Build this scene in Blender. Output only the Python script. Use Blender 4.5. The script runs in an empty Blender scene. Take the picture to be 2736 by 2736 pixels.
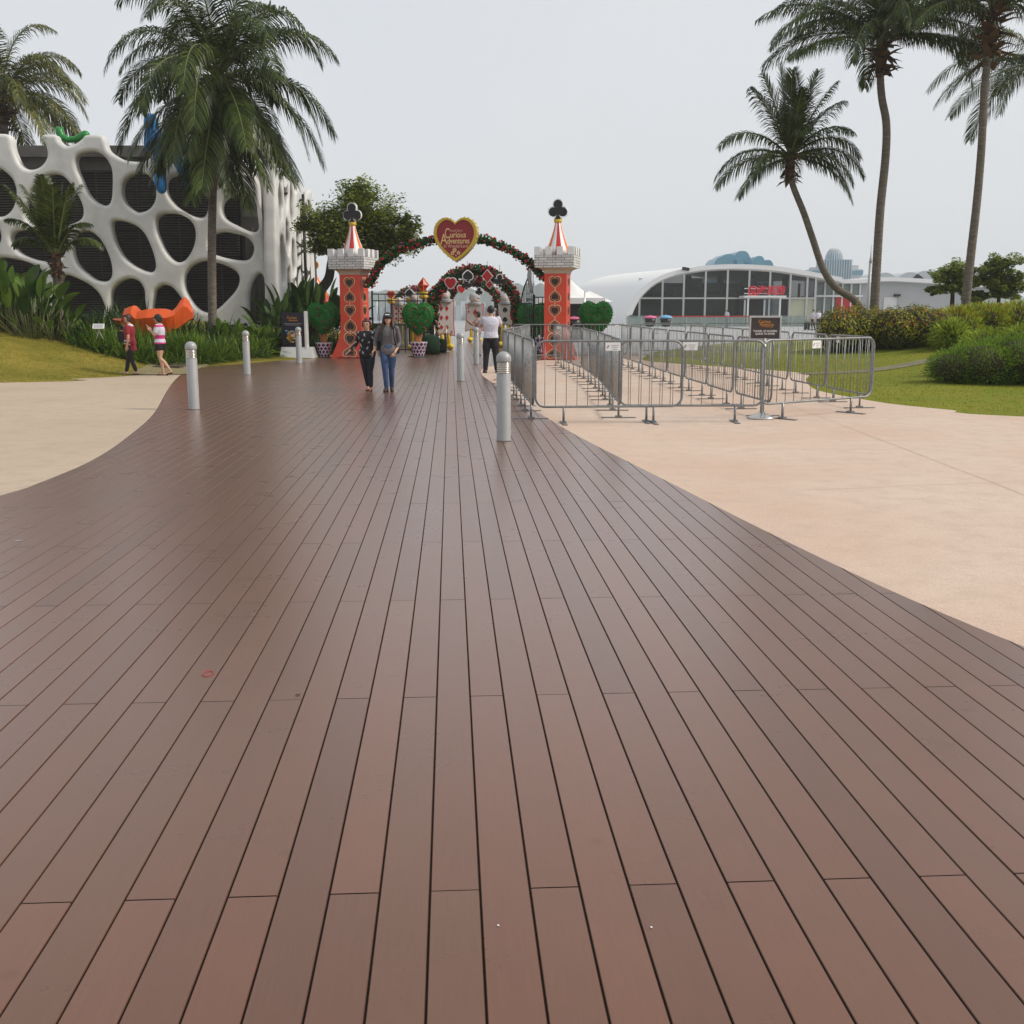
import bpy, math, random
from math import sin, cos, pi, radians, tan, atan2, sqrt
from mathutils import Vector, Matrix
from mathutils.geometry import tessellate_polygon
SC = bpy.context.scene
COL = SC.collection
R = radians
# ------------------------------------------------------------ camera
F_PX, HALF, PITCH, EYE = 2845.0, 1368.0, R(10.73), 1.6
cam = bpy.data.cameras.new('camera')
cam.sensor_width = 36.0
cam.lens = 36.0 * F_PX / 2736.0
cam.clip_end = 6000.0
camo = bpy.data.objects.new('camera', cam)
camo.location = (0, 0, EYE)
camo.rotation_euler = (R(90) - PITCH, 0, 0)
COL.objects.link(camo)
SC.camera = camo
# ------------------------------------------------------------ sky and sun
SUN_AZ, SUN_EL = R(98), R(42)          # measured from +Y towards +X
world = bpy.data.worlds.new('World')
SC.world = world
world.use_nodes = True
wn, wl = world.node_tree.nodes, world.node_tree.links
wn.clear()
wout = wn.new('ShaderNodeOutputWorld')
bg = wn.new('ShaderNodeBackground')
bg.inputs['Strength'].default_value = 0.1
sky = wn.new('ShaderNodeTexSky')
sky.sky_type = 'NISHITA'
sky.sun_disc = False
sky.sun_elevation = SUN_EL
sky.sun_rotation = SUN_AZ
sky.air_density = 1.0
sky.dust_density = 4.0
sky.ozone_density = 1.0
mixn = wn.new('ShaderNodeMix')
mixn.data_type = 'RGBA'
mixn.inputs['Factor'].default_value = 0.80
tcn = wn.new('ShaderNodeTexCoord')
nzn = wn.new('ShaderNodeTexNoise')
nzn.inputs['Scale'].default_value = 1.6
nzn.inputs['Detail'].default_value = 4.0
rmp = wn.new('ShaderNodeValToRGB')
rmp.color_ramp.elements[0].position = 0.3
rmp.color_ramp.elements[0].color = (0.65, 0.68, 0.72, 1)
rmp.color_ramp.elements[1].position = 0.7
rmp.color_ramp.elements[1].color = (0.76, 0.755, 0.75, 1)
scl = wn.new('ShaderNodeVectorMath')
scl.operation = 'SCALE'
scl.inputs['Scale'].default_value = 9.2
wl.new(tcn.outputs['Generated'], nzn.inputs['Vector'])
wl.new(nzn.outputs['Fac'], rmp.inputs['Fac'])
wl.new(rmp.outputs['Color'], scl.inputs[0])
wl.new(sky.outputs['Color'], mixn.inputs['A'])
wl.new(scl.outputs['Vector'], mixn.inputs['B'])
wl.new(mixn.outputs['Result'], bg.inputs['Color'])
wl.new(bg.outputs['Background'], wout.inputs['Surface'])
sun = bpy.data.lights.new('sun', 'SUN')
sun.energy = 2.2
sun.angle = R(10)
sun.color = (1.0, 0.93, 0.82)
suno = bpy.data.objects.new('sun', sun)
COL.objects.link(suno)
sd = Vector((sin(SUN_AZ) * cos(SUN_EL), cos(SUN_AZ) * cos(SUN_EL), sin(SUN_EL)))
suno.rotation_euler = sd.to_track_quat('Z', 'Y').to_euler()
suno.location = (20, 10, 40)
SC.view_settings.view_transform = 'Standard'
SC.view_settings.look = 'None'
SC.view_settings.gamma = 1
SC.view_settings.use_curve_mapping = False
SC.view_settings.exposure = 0.36
SC.cycles.volume_bounces = 3
SC.cycles.max_bounces = 8
SC.cycles.transparent_max_bounces = 16

# ------------------------------------------------------------ survey: sight lines of the photograph turned into metres
def ray(px, py):
    v = (HALF - py) / F_PX
    return Vector(((px - HALF) / F_PX, cos(PITCH) + v * sin(PITCH), -sin(PITCH) + v * cos(PITCH)))
def GP(px, py, z=0.0):
    d = ray(px, py)
    t = (z - EYE) / d.z
    return (d.x * t, d.y * t)
def AT(px, py, Y):
    d = ray(px, py)
    t = Y / d.y
    return Vector((d.x * t, Y, EYE + d.z * t))
def sstep(a, b, x):
    t = max(0.0, min(1.0, (x - a) / (b - a)))
    return t * t * (3 - 2 * t)
def lerp(a, b, t): return a + (b - a) * t

# ------------------------------------------------------------ materials
def mat(name, col, rough=0.6, metal=0.0, var=0.0, vscale=8.0, bump=0.0, bscale=40.0, island=0.0, col2=None,
        spec=0.5, trans=0.0, alpha=1.0, stretch=(1, 1, 1), sss=0.0, ior=1.45):
    m = bpy.data.materials.new(name)
    m.use_nodes = True
    nt = m.node_tree
    n, l = nt.nodes, nt.links
    b = n['Principled BSDF']
    b.inputs['Roughness'].default_value = rough
    b.inputs['Metallic'].default_value = metal
    b.inputs['Specular IOR Level'].default_value = spec
    b.inputs['Transmission Weight'].default_value = trans
    b.inputs['Alpha'].default_value = alpha
    b.inputs['IOR'].default_value = ior
    c = (*col, 1)
    if col2 is None:
        col2 = tuple(x * (1 - var) for x in col)
    c2 = (*col2, 1)
    src = None
    tc = n.new('ShaderNodeTexCoord')
    mp = n.new('ShaderNodeMapping')
    mp.inputs['Scale'].default_value = stretch
    l.new(tc.outputs['Object'], mp.inputs['Vector'])
    if var > 0 or island == 0 and tuple(col2) != tuple(col):
        nz = n.new('ShaderNodeTexNoise')
        nz.inputs['Scale'].default_value = vscale
        nz.inputs['Detail'].default_value = 6
        nz.inputs['Roughness'].default_value = 0.6
        l.new(mp.outputs['Vector'], nz.inputs['Vector'])
        r = n.new('ShaderNodeValToRGB')
        r.color_ramp.elements[0].position = 0.32
        r.color_ramp.elements[1].position = 0.68
        r.color_ramp.elements[0].color = c2
        r.color_ramp.elements[1].color = c
        l.new(nz.outputs['Fac'], r.inputs['Fac'])
        src = r.outputs['Color']
    if island > 0:
        g = n.new('ShaderNodeNewGeometry')
        r = n.new('ShaderNodeValToRGB')
        r.color_ramp.elements[0].color = c2
        r.color_ramp.elements[1].color = c
        l.new(g.outputs['Random Per Island'], r.inputs['Fac'])
        if src is None:
            src = r.outputs['Color']
        else:
            mx = n.new('ShaderNodeMix')
            mx.data_type = 'RGBA'
            mx.inputs['Factor'].default_value = 0.5
            l.new(src, mx.inputs['A'])
            l.new(r.outputs['Color'], mx.inputs['B'])
            src = mx.outputs['Result']
    if src is None:
        b.inputs['Base Color'].default_value = c
    else:
        l.new(src, b.inputs['Base Color'])
    if bump > 0:
        nz2 = n.new('ShaderNodeTexNoise')
        nz2.inputs['Scale'].default_value = bscale
        nz2.inputs['Detail'].default_value = 4
        l.new(mp.outputs['Vector'], nz2.inputs['Vector'])
        bp = n.new('ShaderNodeBump')
        bp.inputs['Strength'].default_value = bump
        bp.inputs['Distance'].default_value = 0.02
        l.new(nz2.outputs['Fac'], bp.inputs['Height'])
        l.new(bp.outputs['Normal'], b.inputs['Normal'])
    return m

def leafmat(name, c1, c2, rough=0.45, transl=0.25):
    m = bpy.data.materials.new(name)
    m.use_nodes = True
    n, l = m.node_tree.nodes, m.node_tree.links
    b = n['Principled BSDF']
    b.inputs['Roughness'].default_value = rough
    b.inputs['Specular IOR Level'].default_value = 0.22
    g = n.new('ShaderNodeNewGeometry')
    tc = n.new('ShaderNodeTexCoord')
    nz = n.new('ShaderNodeTexNoise')
    nz.inputs['Scale'].default_value = 1.3
    nz.inputs['Detail'].default_value = 3
    l.new(tc.outputs['Object'], nz.inputs['Vector'])
    ad = n.new('ShaderNodeMath')
    ad.operation = 'ADD'
    sb = n.new('ShaderNodeMath')
    sb.operation = 'MULTIPLY_ADD'
    sb.inputs[1].default_value = 1.6
    sb.inputs[2].default_value = -0.8
    l.new(nz.outputs['Fac'], sb.inputs[0])
    l.new(g.outputs['Random Per Island'], ad.inputs[0])
    l.new(sb.outputs[0], ad.inputs[1])
    r = n.new('ShaderNodeValToRGB')
    r.color_ramp.elements[0].color = (*c1, 1)
    r.color_ramp.elements[1].color = (*c2, 1)
    l.new(ad.outputs[0], r.inputs['Fac'])
    l.new(r.outputs['Color'], b.inputs['Base Color'])
    tr = n.new('ShaderNodeBsdfTranslucent')
    l.new(r.outputs['Color'], tr.inputs['Color'])
    mx = n.new('ShaderNodeMixShader')
    mx.inputs['Fac'].default_value = transl
    l.new(b.outputs['BSDF'], mx.inputs[1])
    l.new(tr.outputs['BSDF'], mx.inputs[2])
    l.new(mx.outputs['Shader'], n['Material Output'].inputs['Surface'])
    return m

M = {}
M['steel'] = mat('galvanised_steel', (0.27, 0.28, 0.285), 0.45, 0.7, var=0.35, vscale=14)
M['paint_grey'] = mat('bollard_paint', (0.36, 0.365, 0.365), 0.42, 0.15, var=0.12, vscale=9, bump=0.08, bscale=60)
M['bare_metal'] = mat('brushed_metal', (0.62, 0.60, 0.56), 0.25, 1.0, var=0.1)
M['chrome'] = mat('stainless_steel', (0.55, 0.54, 0.52), 0.28, 1.0, var=0.1)
M['lens_cream'] = mat('lamp_lens', (0.75, 0.70, 0.45), 0.35)
M['dark_slot'] = mat('dark_recess', (0.03, 0.03, 0.03), 0.6)
M['white_paint'] = mat('white_paint', (0.74, 0.735, 0.71), 0.5, var=0.10, vscale=1.2, bump=0.05, bscale=20)
M['white_shell'] = mat('white_shell_paint', (0.68, 0.675, 0.65), 0.45, var=0.26, vscale=1.1, bump=0.06, bscale=6, stretch=(1, 1, 0.35))
M['white_plastic'] = mat('white_plastic', (0.78, 0.78, 0.77), 0.4, var=0.05)
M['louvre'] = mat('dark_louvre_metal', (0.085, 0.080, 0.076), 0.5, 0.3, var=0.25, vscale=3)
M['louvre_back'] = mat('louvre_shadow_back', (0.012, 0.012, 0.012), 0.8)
M['concrete'] = mat('weathered_concrete', (0.13, 0.125, 0.115), 0.85, var=0.3, vscale=1.5, bump=0.2, bscale=12)
M['concrete_lt'] = mat('grey_render', (0.46, 0.47, 0.47), 0.8, var=0.07, vscale=0.8)
M['red'] = mat('tower_red_vinyl', (0.70, 0.065, 0.026), 0.36, var=0.14, vscale=2.5)
M['red2'] = mat('deep_red_vinyl', (0.27, 0.020, 0.014), 0.4, var=0.1)
M['cream'] = mat('cream_outline', (0.72, 0.50, 0.30), 0.4, var=0.12, vscale=12)
M['gold_line'] = mat('gold_line', (0.62, 0.30, 0.06), 0.35, var=0.1)
M['maroon_dark'] = mat('dark_brown_heart', (0.028, 0.012, 0.010), 0.45)
M['orange_stripe'] = mat('orange_stripe', (0.80, 0.17, 0.03), 0.3)
M['stripe_red'] = mat('stripe_red', (0.50, 0.025, 0.03), 0.3)
M['yellow'] = mat('yellow_paint', (0.72, 0.50, 0.03), 0.35, var=0.08)
M['gold'] = mat('gold_paint', (0.60, 0.40, 0.04), 0.33, 0.1, var=0.2, vscale=14)
M['sign_red'] = mat('sign_red_face', (0.26, 0.014, 0.020), 0.45, var=0.06)
M['text_gold'] = mat('gold_lettering', (0.74, 0.52, 0.24), 0.45)
M['text_pink'] = mat('pale_pink_lettering', (0.68, 0.38, 0.26), 0.45)
M['black'] = mat('black_paint', (0.012, 0.012, 0.013), 0.4)
M['black_iron'] = mat('black_iron', (0.014, 0.015, 0.017), 0.45, 0.3)
M['suit_red'] = mat('suit_red', (0.50, 0.018, 0.018), 0.4)
M['brickpaint'] = None
M['neck'] = mat('tan_neck', (0.55, 0.46, 0.36), 0.6, var=0.2)
M['turf_green'] = mat('topiary_green', (0.015, 0.16, 0.022), 0.7, col2=(0.006, 0.07, 0.010), vscale=9)
M['turf_leaf'] = leafmat('topiary_blades', (0.012, 0.13, 0.016), (0.05, 0.40, 0.05), 0.6, 0.15)
M['orange_trunk'] = mat('painted_trunk', (0.44, 0.17, 0.06), 0.6, var=0.35, vscale=10)
M['pot_white'] = mat('pot_white', (0.70, 0.62, 0.68), 0.45)
M['pot_purple'] = mat('pot_purple', (0.10, 0.012, 0.09), 0.4)
M['rose'] = mat('rose_red', (0.55, 0.010, 0.018), 0.5, island=1.0, col2=(0.16, 0.004, 0.02))
M['rose_dark'] = mat('rose_crimson', (0.30, 0.006, 0.012), 0.5, island=1.0, col2=(0.12, 0.004, 0.01))
M['rose_purple'] = mat('rose_purple', (0.13, 0.01, 0.14), 0.5)
M['vine'] = leafmat('vine_leaves', (0.006, 0.034, 0.006), (0.040, 0.16, 0.025), 0.5, 0.2)
M['skin'] = mat('skin', (0.52, 0.30, 0.20), 0.5, var=0.1, vscale=12)
M['hair'] = mat('black_hair', (0.012, 0.009, 0.008), 0.45, bump=0.3, bscale=80)
M['hair_red'] = mat('dyed_hair', (0.10, 0.016, 0.012), 0.5, var=0.3, vscale=25, bump=0.3, bscale=60)
M['hair_brown'] = mat('brown_hair', (0.055, 0.018, 0.012), 0.45, var=0.3, vscale=25, bump=0.3, bscale=60)
M['lips'] = mat('lips', (0.36, 0.09, 0.08), 0.5)
M['eye'] = mat('eye_dark', (0.03, 0.02, 0.018), 0.4)
def leathery(n, c): return mat(n, c, 0.7, var=0.28, vscale=22, bump=0.25, bscale=26)
M['cloth_black'] = leathery('black_cloth', (0.012, 0.012, 0.014))
M['cloth_navy'] = leathery('navy_cloth', (0.012, 0.016, 0.026))
M['cloth_maroon'] = leathery('maroon_cloth', (0.27, 0.012, 0.026))
M['cloth_white'] = leathery('white_cloth', (0.66, 0.65, 0.74))
M['cloth_pink'] = leathery('pink_cloth', (0.62, 0.03, 0.21))
M['cloth_grey'] = leathery('grey_cloth', (0.145, 0.135, 0.14))
M['cloth_ltpink'] = leathery('pale_pink_cloth', (0.55, 0.38, 0.38))
M['jeans'] = mat('blue_denim', (0.055, 0.105, 0.23), 0.75, col2=(0.022, 0.045, 0.11), vscale=7, bump=0.2, bscale=30)
M['leather_dark'] = mat('dark_leather', (0.03, 0.015, 0.012), 0.4)
M['leather_tan'] = mat('tan_leather', (0.24, 0.09, 0.045), 0.5)
M['trunk'] = mat('palm_trunk', (0.20, 0.17, 0.14), 0.9, col2=(0.09, 0.075, 0.06), vscale=5, bump=0.6, bscale=18, stretch=(1, 1, 5))
M['husk'] = mat('palm_husk', (0.16, 0.085, 0.04), 0.9, island=1.0, col2=(0.05, 0.028, 0.015))
M['bark'] = mat('dark_bark', (0.05, 0.042, 0.034), 0.9, var=0.4, vscale=6, bump=0.5, bscale=20)
M['palm_leaf'] = leafmat('palm_leaflets', (0.010, 0.024, 0.006), (0.085, 0.115, 0.020), 0.34, 0.2)
M['palm_leaf_y'] = leafmat('yellowing_leaflets', (0.02, 0.04, 0.008), (0.16, 0.155, 0.030), 0.4, 0.25)
M['palm_rib'] = mat('palm_rib', (0.14, 0.16, 0.05), 0.5, var=0.3)
M['tree_leaf'] = leafmat('tree_leaves', (0.022, 0.055, 0.006), (0.32, 0.38, 0.06), 0.35, 0.5)  # bright end of the colour range stands in for sunlit leaves
M['dark_leaf'] = leafmat('dark_leaves', (0.010, 0.028, 0.008), (0.060, 0.11, 0.022), 0.4, 0.2)
M['lily'] = leafmat('strap_leaves', (0.030, 0.085, 0.010), (0.20, 0.31, 0.035), 0.35, 0.3)
M['bigleaf'] = leafmat('broad_leaves', (0.020, 0.055, 0.010), (0.12, 0.20, 0.03), 0.3, 0.3)
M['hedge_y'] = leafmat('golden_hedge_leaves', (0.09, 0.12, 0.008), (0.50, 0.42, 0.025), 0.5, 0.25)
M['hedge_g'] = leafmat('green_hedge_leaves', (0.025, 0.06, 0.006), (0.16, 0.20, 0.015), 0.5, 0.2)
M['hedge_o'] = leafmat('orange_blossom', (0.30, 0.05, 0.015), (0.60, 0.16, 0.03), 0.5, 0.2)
M['mound_leaf'] = leafmat('juniper_leaves', (0.04, 0.10, 0.008), (0.23, 0.38, 0.030), 0.5, 0.35)
M['lime_leaf'] = leafmat('lime_leaves', (0.12, 0.19, 0.010), (0.42, 0.50, 0.06), 0.5, 0.35)
M['grass_blade'] = leafmat('grass_blades', (0.14, 0.18, 0.010), (0.24, 0.26, 0.02), 0.9, 0.5)
M['orange_sculpt'] = mat('orange_fibreglass', (0.70, 0.10, 0.015), 0.3, var=0.15, vscale=3)
M['green_sculpt'] = mat('green_fibreglass', (0.01, 0.20, 0.03), 0.35)
M['blue_sculpt'] = mat('blue_fibreglass', (0.012, 0.16, 0.42), 0.35, var=0.2)
M['poster'] = mat('poster_dark', (0.016, 0.010, 0.022), 0.35)
M['grey_card'] = mat('grey_print', (0.35, 0.34, 0.36), 0.5)
M['tent'] = mat('tent_fabric', (0.78, 0.77, 0.75), 0.6, var=0.08, vscale=1)
M['umb_pink'] = mat('pink_umbrella_fabric', (0.62, 0.12, 0.25), 0.6)
M['umb_blue'] = mat('blue_umbrella_fabric', (0.15, 0.38, 0.60), 0.6)
M['glass'] = mat('dark_glass', (0.012, 0.017, 0.017), 0.06, 0.0, alpha=0.80, spec=0.4)
M['glass_lt'] = mat('pale_glass', (0.28, 0.36, 0.33), 0.12, 0.0, alpha=0.5)
M['curtain'] = mat('green_curtain', (0.24, 0.38, 0.16), 0.7, var=0.2, vscale=2, stretch=(6, 1, 1))
M['cream_panel'] = mat('cream_blind', (0.50, 0.52, 0.38), 0.6, var=0.1, vscale=0.7)
M['interior'] = mat('dark_interior', (0.035, 0.04, 0.04), 0.8)
M['sign_letters'] = mat('red_sign_letters', (0.62, 0.02, 0.05), 0.4)
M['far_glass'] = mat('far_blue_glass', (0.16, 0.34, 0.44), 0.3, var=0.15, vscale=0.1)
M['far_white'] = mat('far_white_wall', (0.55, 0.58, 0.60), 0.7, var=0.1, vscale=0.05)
M['sign_brown'] = mat('sign_brown_face', (0.050, 0.036, 0.034), 0.4)
M['text_white'] = mat('white_lettering', (0.75, 0.73, 0.70), 0.5)
M['text_amber'] = mat('amber_lettering', (0.70, 0.30, 0.04), 0.5)
M['rope'] = mat('gold_rope', (0.55, 0.33, 0.10), 0.6)
M['ruff'] = mat('grey_ruff', (0.40, 0.40, 0.41), 0.6, var=0.2)
M['ball_pale'] = mat('pale_ball_paint', (0.58, 0.47, 0.44), 0.45, var=0.06)
M['card_face'] = mat('card_face', (0.66, 0.60, 0.57), 0.45, var=0.05)
M['turf_dark'] = mat('artificial_turf_dark', (0.010, 0.05, 0.018), 0.9, var=0.4, vscale=30, bump=0.8, bscale=80)
M['bin_grey'] = mat('grey_metal_panel', (0.22, 0.23, 0.22), 0.6, var=0.15)
M['brown_step'] = mat('brown_stone', (0.10, 0.075, 0.05), 0.9, var=0.4, vscale=3, bump=0.5, bscale=20)

# ------------------------------------------------------------ mesh builder
def frames(pts):
    out, up = [], None
    n = len(pts)
    for i in range(n):
        a, b = pts[max(0, i - 1)], pts[min(n - 1, i + 1)]
        t = (b - a)
        t = t.normalized() if t.length > 1e-9 else Vector((0, 0, 1))
        if up is None:
            ref = Vector((0, 0, 1)) if abs(t.z) < 0.9 else Vector((1, 0, 0))
            s = t.cross(ref).normalized()
        else:
            s = up - t * up.dot(t)
            s = s.normalized() if s.length > 1e-6 else t.orthogonal().normalized()
        up = s
        out.append((s, t.cross(s).normalized(), t))
    return out

class MB:
    def __init__(self):
        self.v, self.f, self.m, self.s = [], [], [], []
        self.X = None
    def add(self, vs, fs, mi=0, sm=False):
        o = len(self.v)
        if self.X is not None:
            vs = [self.X @ Vector(p) for p in vs]
        self.v += [tuple(p) for p in vs]
        self.f += [tuple(i + o for i in f) for f in fs]
        self.m += [mi] * len(fs)
        self.s += [sm] * len(fs)
        return self
    def box(self, c, d, mi=0, rz=0.0, rx=0.0, ry=0.0, taper=1.0):
        hx, hy, hz = d[0] / 2, d[1] / 2, d[2] / 2
        mt = Matrix.Translation(Vector(c)) @ Matrix.Rotation(rz, 4, 'Z') @ Matrix.Rotation(ry, 4, 'Y') @ Matrix.Rotation(rx, 4, 'X')
        vs = []
        for z in (-1, 1):
            k = taper if z > 0 else 1.0
            for x, y in ((-1, -1), (1, -1), (1, 1), (-1, 1)):
                vs.append(mt @ Vector((x * hx * k, y * hy * k, z * hz)))
        return self.add(vs, [(3, 2, 1, 0), (4, 5, 6, 7), (0, 1, 5, 4), (1, 2, 6, 5), (2, 3, 7, 6), (3, 0, 4, 7)], mi)
    def tube(self, pts, r, seg=8, mi=0, cap=True, closed=False, sm=True, flat=1.0):
        pts = [Vector(p) for p in pts]
        n = len(pts)
        if closed:
            fr = []
            up = None
            for i in range(n):
                t = (pts[(i + 1) % n] - pts[i - 1]).normalized()
                if up is None:
                    up = t.orthogonal().normalized()
                s = (up - t * up.dot(t)).normalized()
                up = s
                fr.append((s, t.cross(s), t))
        else:
            fr = frames(pts)
        vs, fs = [], []
        for i, p in enumerate(pts):
            ri = r[i] if isinstance(r, (list, tuple)) else r
            for k in range(seg):
                a = 2 * pi * k / seg
                vs.append(p + fr[i][0] * (cos(a) * ri) + fr[i][1] * (sin(a) * ri * flat))
        m = n if closed else n - 1
        for i in range(m):
            j = (i + 1) % n
            for k in range(seg):
                k2 = (k + 1) % seg
                fs.append((i * seg + k, i * seg + k2, j * seg + k2, j * seg + k))
        if cap and not closed:
            fs.append(tuple(range(seg - 1, -1, -1)))
            fs.append(tuple((n - 1) * seg + k for k in range(seg)))
        return self.add(vs, fs, mi, sm)
    def lathe(self, prof, seg=24, c=(0, 0, 0), mi=0, sm=True, sx=1.0, sy=1.0, mfun=None, rot=0.0):
        vs, fs = [], []
        for r, z in prof:
            for k in range(seg):
                a = 2 * pi * k / seg + rot
                vs.append((c[0] + cos(a) * r * sx, c[1] + sin(a) * r * sy, c[2] + z))
        ms = []
        for i in range(len(prof) - 1):
            for k in range(seg):
                k2 = (k + 1) % seg
                fs.append((i * seg + k, i * seg + k2, (i + 1) * seg + k2, (i + 1) * seg + k))
                ms.append(mfun(i, k) if mfun else mi)
        o = len(self.f)
        self.add(vs, fs, mi, sm)
        self.m[o:] = ms
        if prof[0][0] > 1e-4:
            self.f.append(tuple(len(self.v) - len(vs) + k for k in range(seg - 1, -1, -1)))
            self.m.append(mi); self.s.append(False)
        if prof[-1][0] > 1e-4:
            self.f.append(tuple(len(self.v) - seg + k for k in range(seg)))
            self.m.append(mi); self.s.append(False)
        return self
    def ball(self, c, r, seg=12, rings=8, mi=0, sx=1, sy=1, sz=1):
        prof = [(max(1e-5, sin(pi * i / rings)) * r, -cos(pi * i / rings) * r * sz) for i in range(rings + 1)]
        return self.lathe(prof, seg, c, mi, True, sx, sy)
    def prism(self, poly, y0, y1, mi=0, side=None, fmap=None):
        """polygon in (x, z) given depth along y, front face at y0"""
        n = len(poly)
        tr = tessellate_polygon([[Vector((p[0], p[1], 0)) for p in poly]])
        vs = [(p[0], y0, p[1]) for p in poly] + [(p[0], y1, p[1]) for p in poly]
        if fmap: vs = [fmap(q) for q in vs]
        a = sum(poly[i][0] * poly[(i + 1) % n][1] - poly[(i + 1) % n][0] * poly[i][1] for i in range(n))
        o = len(self.v)
        fs, fb = [], []
        for t in tr:
            q = [poly[i] for i in t]
            ar = (q[1][0] - q[0][0]) * (q[2][1] - q[0][1]) - (q[2][0] - q[0][0]) * (q[1][1] - q[0][1])
            t = tuple(t) if ar > 0 else tuple(reversed(t))
            fs.append(t)                               # seen from -y : x right, z up -> ccw
            fb.append(tuple(n + i for i in reversed(t)))
        self.add(vs, fs + fb, mi)
        sf = []
        for i in range(n):
            j = (i + 1) % n
            sf.append((o + i, o + n + i, o + n + j, o + j) if a > 0 else (o + j, o + n + j, o + n + i, o + i))
        self.f += sf
        self.m += [mi if side is None else side] * n
        self.s += [False] * n
        return self
    def build(self, name, mats, parent=None, loc=None, rz=0.0):
        me = bpy.data.meshes.new(name)
        me.from_pydata(self.v, [], self.f)
        if not isinstance(mats, (list, tuple)): mats = [mats]
        for m_ in mats: me.materials.append(M[m_] if isinstance(m_, str) else m_)
        me.polygons.foreach_set('material_index', self.m)
        me.polygons.foreach_set('use_smooth', self.s)
        me.validate()
        me.update()
        o = bpy.data.objects.new(name, me)
        COL.objects.link(o)
        if parent is not None: o.parent = parent
        if loc is not None: o.location = loc
        o.rotation_euler.z = rz
        return o

def tag(o, label, cat, group=None, kind=None):
    if label: o['label'] = label
    if cat: o['category'] = cat
    if group: o['group'] = group
    if kind: o['kind'] = kind
    return o
def thing(name, label, cat, loc=(0, 0, 0), rz=0.0, group=None):
    o = bpy.data.objects.new(name, None)
    o.empty_display_size = 0.2
    COL.objects.link(o)
    o.location = loc
    o.rotation_euler = (0, 0, rz)
    return tag(o, label, cat, group)
def struct(o):
    o['kind'] = 'structure'
    return o
def kids(o): return [c for c in bpy.data.objects if c.parent == o]
def dup(root, loc, rz, label, group=None, children=None):
    r = root.copy()
    COL.objects.link(r)
    r.location = loc
    r.rotation_euler = (0, 0, rz)
    r['label'] = label
    if group: r['group'] = group
    for ch in (children if children is not None else kids(root)):
        c = ch.copy()
        COL.objects.link(c)
        c.parent = r
        for g in kids(ch):
            d = g.copy()
            COL.objects.link(d)
            d.parent = c
    return r
def evaluated(o, name, mats=None, parent=None):
    """turn a curve / text / modified mesh into a plain mesh object"""
    dg = bpy.context.evaluated_depsgraph_get()
    dg.update()
    me = bpy.data.meshes.new_from_object(o.evaluated_get(dg), depsgraph=dg)
    me.name = name
    mw = o.matrix_basis.copy()
    n = bpy.data.objects.new(name, me)
    COL.objects.link(n)
    n.matrix_basis = mw
    data = o.data
    bpy.data.objects.remove(o)
    if mats is not None:
        me.materials.clear()
        for m_ in mats: me.materials.append(M[m_] if isinstance(m_, str) else m_)
    if parent is not None: n.parent = parent
    return n
def text(name, body, size, mt, parent, loc, rz=0.0, ext=0.004, sx=1.0, bold=0.0, align='CENTER', rx=R(90), sp=1.0):
    c = bpy.data.curves.new(name, 'FONT')
    c.body = body
    c.size = size
    c.extrude = ext
    c.offset = bold
    c.align_x = align
    c.align_y = 'CENTER'
    c.space_character = sp
    c.resolution_u = 3
    o = bpy.data.objects.new(name, c)
    COL.objects.link(o)
    o.location = loc
    o.rotation_euler = (rx, 0, rz)
    o.scale = (sx, 1, 1)
    return evaluated(o, name, [mt], parent)

# ------------------------------------------------------------ outlines
def heart(w, h, n=28):
    """heart outline centred on its box, point down"""
    K = [(0, .76), (.17, .91), (.41, 1.0), (.66, .94), (.89, .73), (1.0, .43), (.98, .10), (.83, -.24), (.55, -.58), (.26, -.84), (0, -1)]
    S_ = smooth_open([(a_, b_, 0) for a_, b_ in K], 8)
    m_ = n // 2
    half = [S_[round(i * (len(S_) - 1) / m_)] for i in range(m_ + 1)]
    pts = [(p.x * w / 2, p.y * h / 2) for p in half]
    return pts + [(-x, z) for x, z in pts[1:-1][::-1]]
def flip(poly): return [(x, -z) for x, z in reversed(poly)]
def diamond(w, h):
    return [(0, h / 2), (-w / 2, 0), (0, -h / 2), (w / 2, 0)][::-1]
def club_parts(s):
    """club of overall height s made of three lobes and a flared stem, one closed outline"""
    r = 0.235 * s
    C = [(0, 0.265 * s), (-0.26 * s, -0.12 * s), (0.26 * s, -0.12 * s)]
    pts = []
    def arc(c, a0, a1, n=12):
        for i in range(n + 1):
            a = R(lerp(a0, a1, i / n))
            pts.append((c[0] + cos(a) * r, c[1] + sin(a) * r))
    pts.append((0.15 * s, -0.5 * s))
    pts.append((0.045 * s, -0.25 * s))
    arc(C[2], -150, 120)
    arc(C[0], -50, 230)
    arc(C[1], 60, 330)
    pts.append((-0.045 * s, -0.25 * s))
    pts.append((-0.15 * s, -0.5 * s))
    return pts
def spade(w, h):
    pts = []
    for (x, z) in heart(w, h * 0.82, 28):
        pts.append((x, -z + h * 0.07))
    pts = pts[::-1]
    # open the notch at the bottom for a stem
    k = min(range(len(pts)), key=lambda i: (abs(pts[i][0]) + (10 if pts[i][1] > 0 else 0)))
    q = pts[k + 1:] + pts[:k]
    a = sum(q[i][0] * q[(i + 1) % len(q)][1] - q[(i + 1) % len(q)][0] * q[i][1] for i in range(len(q)))
    if a > 0:   # ccw: path ends left of the notch
        return q + [(-0.03 * w, -0.28 * h), (-0.16 * w, -0.5 * h), (0.16 * w, -0.5 * h), (0.03 * w, -0.28 * h)]
    return q + [(0.03 * w, -0.28 * h), (0.16 * w, -0.5 * h), (-0.16 * w, -0.5 * h), (-0.03 * w, -0.28 * h)]
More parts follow.
